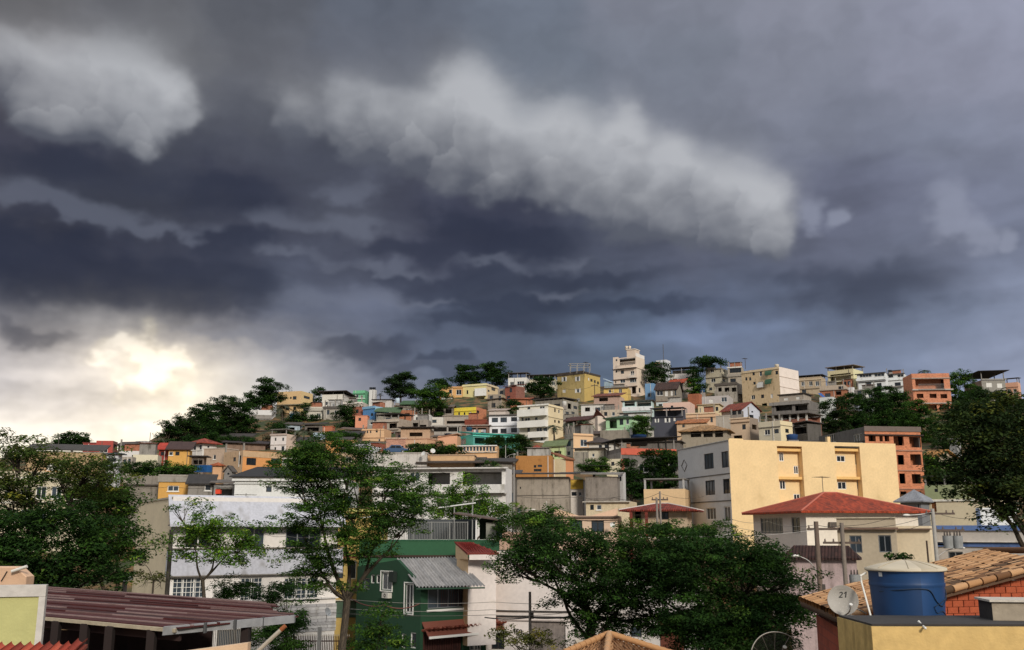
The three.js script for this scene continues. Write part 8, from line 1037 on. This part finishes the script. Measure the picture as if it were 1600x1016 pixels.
// tarpaulins, awnings
{ const a = at(304, 727, 138), b = at(331, 727, 138), h = a.y - at(304, 738, 138).y, w = b.x - a.x, g = thing('tarpaulin', 'bright blue tarpaulin stretched beside the orange roofed hut', 'tarpaulin', [a.x, a.y - h - 1.5, a.z]); const pg = new THREE.PlaneGeometry(w, h, 14, 6); const p = pg.attributes.position; for (let i = 0; i < p.count; i++) p.setZ(i, 0.1 * Math.sin(p.getX(i) * 4) + 0.3 * p.getY(i)); pg.computeVertexNormals(); pg.translate(w / 2, h / 2 + 1.5, 0); mesh('sheet', pg, M('#1d62a8', 'sheet', 0.6), g); for (const x of [0, w]) mesh('post', box(x - 0.05, 0, -0.3, x + 0.05, h + 1.5, -0.2), M('#5a5048', 'none'), g); }
{ const a = at(1281, 614, 233), b = at(1291, 620, 231), g = thing('tarpaulin', 'small blue tarpaulin on the brick roof of the right slope', 'tarpaulin', [a.x, b.y - 0.4, a.z]); mesh('sheet', slab([0, 0.4, 1.5], [b.x - a.x, 0.4, 1.5], [b.x - a.x - 0.3, a.y - b.y + 0.4, -0.5], [-0.3, a.y - b.y + 0.4, -0.5], 0.04), M('#2f5fa8', 'sheet', 0.6), g); mesh('support', box(0, 0, -0.4, b.x - a.x - 0.4, 0.36, 1.3), M('#6d5a4c', 'worn'), g); }
// parked car on the slope
{ const p = at(618, 709, 158), g = thing('parked_car', 'small dark blue car parked by the brick garage on the slope', 'car', [p.x, p.y - 0.05, p.z], 0.1); const body = new THREE.Shape([[-1.9, 0.35], [-1.95, 0.75], [-1.2, 0.9], [-0.7, 1.4], [0.7, 1.42], [1.25, 0.92], [1.9, 0.8], [1.95, 0.35]].map(q => new THREE.Vector2(...q))), e = new THREE.ExtrudeGeometry(body, { depth: 1.5, bevelEnabled: true, bevelSize: 0.06, bevelThickness: 0.06, bevelSegments: 2 }); e.translate(0, 0, -1.5); mesh('body', e, new THREE.MeshPhysicalMaterial({ color: C('#28486b'), roughness: 0.35, clearcoat: 0.8, name: 'paint' }), g); for (const [x0, x1] of [[-0.95, -0.05], [0.05, 0.95]]) mesh('window', poly([[x0, 0.95, 0.065], [x1, 0.95, 0.065], [x1 - (x1 > 0.5 ? 0.3 : 0), 1.33, 0.065], [x0 + (x0 < -0.5 ? 0.3 : 0), 1.33, 0.065]], [[0, 1, 2, 3]]), GLASS, g); for (const x of [-1.2, 1.2]) for (const z of [0, -1.4]) { const w = mesh('wheel', new THREE.CylinderGeometry(0.33, 0.33, 0.2, 16).rotateX(Math.PI / 2).translate(x, 0.33, z), M('#1c1c1d', 'none'), g); mesh('rim', new THREE.CylinderGeometry(0.2, 0.2, 0.22, 12).rotateX(Math.PI / 2).translate(x, 0.33, z), M('#9a9da0', 'metal'), w); } mesh('ground_ledge', box(-2.4, -3, -2, 2.4, 0.0, 0.6), M('#7d7468', 'worn'), g); }
// small dishes
function dish(label, px, py, rpx, D, turn) { const p = at(px, py, D), r = rpx * mpp(px, py, D), g = thing('small_dish', label, 'satellite dish', p.toArray(), turn, 'small satellite dishes'), pr = []; for (let i = 0; i <= 6; i++) pr.push(new THREE.Vector2(i / 6 * r, (i / 6) ** 2 * r * 0.3)); const q = new THREE.LatheGeometry(pr, 20); q.rotateX(Math.PI / 2 - 0.4); mesh('reflector', q, M('#c4c2bd', 'none', 0.5), g); mesh('feed_arm', bar([0, -r * 0.7, r * 0.2], [0, 0, r * 0.9], r * 0.04, 5), M('#8a8884', 'none'), g); mesh('mast', bar([0, -r * 2.2, -r * 0.2], [0, 0, -0.02], r * 0.07, 6), M('#8a8884', 'none'), g); return g; }
dish('white dish on the tan stained wall', 676, 705, 4, 109, 0.4); dish('grey dish leaning right on the white parapet house', 662, 709, 3.5, 109, -0.5); dish('dark tilted dish by the gate of the pebbledash building', 511, 957, 7, 57, 1.1); dish('white dish on the peach house with butterfly roof', 957, 821, 4.5, 87, 0.2); dish('white dish beside the green tin roof', 651, 629, 4, 224, 0.7);
// ---------------------------------------------------------------- cables
function cable(label, pts, r = 0.018, sag = 0.4, col = '#2c2826') { const P = pts.map(p => at(p[0], p[1], p[2])), C2 = []; for (let i = 0; i < P.length - 1; i++) for (let k = 0; k < 12; k++) { const t = k / 12, v = P[i].clone().lerp(P[i + 1], t); v.y -= sag * 4 * t * (1 - t); C2.push(v); } C2.push(P[P.length - 1]); const o = C2[0].clone(); const m = mesh('power_cable', tube(C2.map(v => v.sub(o)), r, C2.length * 2, 4), M(col, 'none', 0.7)); m.position.copy(o); return tag(m, label, 'cable', 'overhead cables'); }
cable('upper pale cable crossing the front of the green house', [[535, 936, 52], [770, 941, 51], [1000, 938, 52]], 0.012, 0.15, '#8a857e'); cable('second pale cable crossing the front of the green house', [[535, 951, 52], [770, 953, 51], [1000, 950, 52]], 0.012, 0.12, '#8a857e'); cable('third cable crossing the lower front of the green house', [[520, 958, 52], [770, 961, 51], [890, 957, 52]], 0.012, 0.1, '#5d5853'); cable('thick dark cable along the pinkish garage', [[757, 965, 52], [828, 965, 52], [892, 963, 52]], 0.03, 0.08); cable('reddish cable bundle beside the street tree', [[548, 935, 54], [600, 946, 54], [655, 944, 54]], 0.03, 0.2, '#6b3f34');
cable('bright twin cable above the huge spreading tree', [[985, 838, 50], [1070, 837, 50], [1150, 833, 50]], 0.016, 0.1, '#b5b0a6'); cable('second bright cable above the huge spreading tree', [[985, 841, 50], [1070, 839, 50], [1275, 828, 54]], 0.014, 0.15, '#a5a098'); cable('top cable from the left pole to the yellow block', [[1140, 810, 70], [1200, 815, 62], [1275, 820, 54]], 0.012, 0.2, '#8d8478'); cable('lower cable from the left pole to the yellow block', [[1140, 822, 70], [1275, 825, 54]], 0.012, 0.3, '#8d8478');
cable('cable between the two paired poles', [[1275, 820, 54], [1315, 821, 55]], 0.014, 0.1); cable('long upper cable over the beige house', [[1315, 822, 55], [1400, 806, 57], [1457, 799, 60]], 0.012, 0.15); cable('long middle cable over the beige house', [[1315, 823, 55], [1457, 803, 60]], 0.012, 0.35); cable('long lower cable over the beige house', [[1325, 825, 55], [1457, 812, 60]], 0.012, 0.5); cable('cable from the transformer pole to the right', [[1457, 799, 60], [1540, 806, 62], [1620, 800, 66]], 0.012, 0.3);
cable('cables leading left from the dark slim pole', [[268, 846, 46], [200, 853, 47], [120, 862, 48]], 0.014, 0.1, '#6d655c'); cable('single cable across the pale building windows', [[412, 834, 58], [448, 838, 58], [500, 838, 58]], 0.012, 0.1, '#5a554f'); cable('cable across the stained concrete wall', [[803, 775, 104], [892, 777, 104], [970, 776, 104]], 0.02, 0.2, '#4d4740');
cable('cable before the butterfly roofed house', [[803, 800, 84], [900, 812, 84], [1030, 806, 82]], 0.016, 0.4, '#4d4740');
cable('sagging cable from the mast to the slim pole before the turquoise terrace', [[720, 705, 150], [790, 698, 152], [862, 704, 150]], 0.025, 0.6, '#4d4740'); cable('cable strung below the olive block to the tower foot', [[880, 606, 238], [929, 602, 236], [1000, 616, 236]], 0.03, 0.8, '#3d3732'); cable('cable over the long white loggia house', [[560, 742, 90], [680, 736, 90], [803, 734, 102]], 0.018, 0.5, '#3d3732'); cable('cable crossing before the mustard brown house', [[803, 713, 139], [900, 722, 136], [985, 718, 134]], 0.022, 0.7, '#3d3732'); cable('cable from the red tile porch poles to the concrete house', [[1031, 770, 83], [960, 778, 90], [900, 772, 100]], 0.016, 0.4, '#3d3732'); cable('second cable from the porch poles to the yellow block', [[1031, 771, 83], [1100, 776, 92]], 0.014, 0.3, '#3d3732'); cable('cable across the left houses above the ochre strip', [[180, 752, 100], [268, 760, 98], [366, 754, 98]], 0.016, 0.4, '#3d3732'); cable('slack cable over the right slope wood', [[1260, 640, 190], [1360, 626, 200], [1430, 612, 226]], 0.025, 1.0, '#3d3732');
// ---------------------------------------------------------------- iron fence along the pavement
{ const A = at(452, 1010, 57), B = at(545, 1010, 57), w = B.x - A.x, top = at(500, 990, 57).y, g = thing('iron_fence', 'dark iron fence with pale spear tips before the pebbledash building', 'fence', [A.x, 0.15, A.z]), n = 34, m = M('#4a2f26', 'none'), tp = M('#a89a84', 'none'); for (let i = 0; i <= n; i++) { const x = w * i / n, b = mesh('fence_bar', box(x - 0.02, 0, -0.02, x + 0.02, top - 0.3, 0.02), m, g); mesh('spear_tip', new THREE.ConeGeometry(0.035, 0.14, 5).translate(x, top - 0.23, 0), tp, b); } for (const y of [0.2, top - 0.6]) mesh('fence_rail', box(0, y, -0.05, w, y + 0.06, -0.022), m, g); mesh('gate_post', box(w * 0.47, 0, -0.1, w * 0.47 + 0.2, top + 0.2, 0.1), M('#b3ada4', 'worn'), g); }
{ const A = at(330, 1010, 44), B = at(450, 1010, 44), w = B.x - A.x, top = at(400, 965, 44).y, g = thing('iron_fence', 'tall pale barred fence below the tin roof gutter', 'fence', [A.x, 0, A.z]), n = 44, m = M('#77736c', 'none'); for (let i = 0; i <= n; i++) { const x = w * i / n; mesh('fence_bar', box(x - 0.015, 0, -0.015, x + 0.015, top, 0.015), m, g); } for (const y of [0.3, top * 0.6, top - 0.1]) mesh('fence_rail', box(0, y, -0.04, w, y + 0.05, -0.018), m, g); }
// white signboard beside the dark tree, orange crate, washing
{ const a = at(182, 896, 50), b = at(206, 909, 50), g = thing('signboard', 'small white board between the left trees and the pale building', 'board', [a.x, 0, a.z]); mesh('board_face', box(0, b.y, -0.06, b.x - a.x, a.y, 0), M('#dcd8d4'), g); mesh('post', box(0.3, 0, -0.15, 0.42, a.y, -0.07), M('#6a6058', 'worn'), g); mesh('post', box(b.x - a.x - 0.4, 0, -0.15, b.x - a.x - 0.28, a.y, -0.07), M('#6a6058', 'worn'), g); }
{ const a = at(341, 772, 101), g = thing('crate', 'orange red crate inside the grey carport', 'crate', [a.x, a.y, a.z]); mesh('crate_body', join([box(-0.25, 0, -0.25, 0.25, 0.04, 0.25), box(-0.25, 0.04, 0.21, 0.25, 0.4, 0.25), box(-0.25, 0.04, -0.25, 0.25, 0.4, -0.21), box(-0.25, 0.04, -0.2, -0.21, 0.4, 0.2), box(0.21, 0.04, -0.2, 0.25, 0.4, 0.2)]), M('#d8472a', 'none'), g); mesh('crate_rim', box(-0.27, 0.402, 0.2, 0.27, 0.46, 0.27), M('#c03f25', 'none'), g); }
{ const D = 194, R = rng(5), cols = ['#d8d3d0', '#b5c0cf', '#c98f86', '#e3e0da', '#6d7a8f', '#d9c7a0']; for (let i = 0; i < 8; i++) { const p = at(730 + i * 3.9, 671.5, D), w = 0.35 + R() * 0.2, hh = 0.5 + R() * 0.4, pg = new THREE.PlaneGeometry(w, hh, 4, 4), q = pg.attributes.position; for (let k = 0; k < q.count; k++) q.setZ(k, 0.04 * Math.sin(q.getX(k) * 14 + i)); pg.computeVertexNormals(); pg.translate(0, -hh / 2, 0); const names = ['white', 'pale blue', 'pink', 'cream', 'slate blue', 'sand'], m = mesh('hung_laundry', pg, M(cols[i % 6], 'sheet', 0.9)); m.position.copy(p); m.material.side = THREE.DoubleSide; tag(m, `${names[i % 6]} washing hung in the carport, ${['first', 'second', 'third', 'fourth', 'fifth', 'sixth', 'seventh', 'eighth'][i]} piece from the left`, 'laundry', 'washing in the carport'); } }
renderer.render(scene, camera);
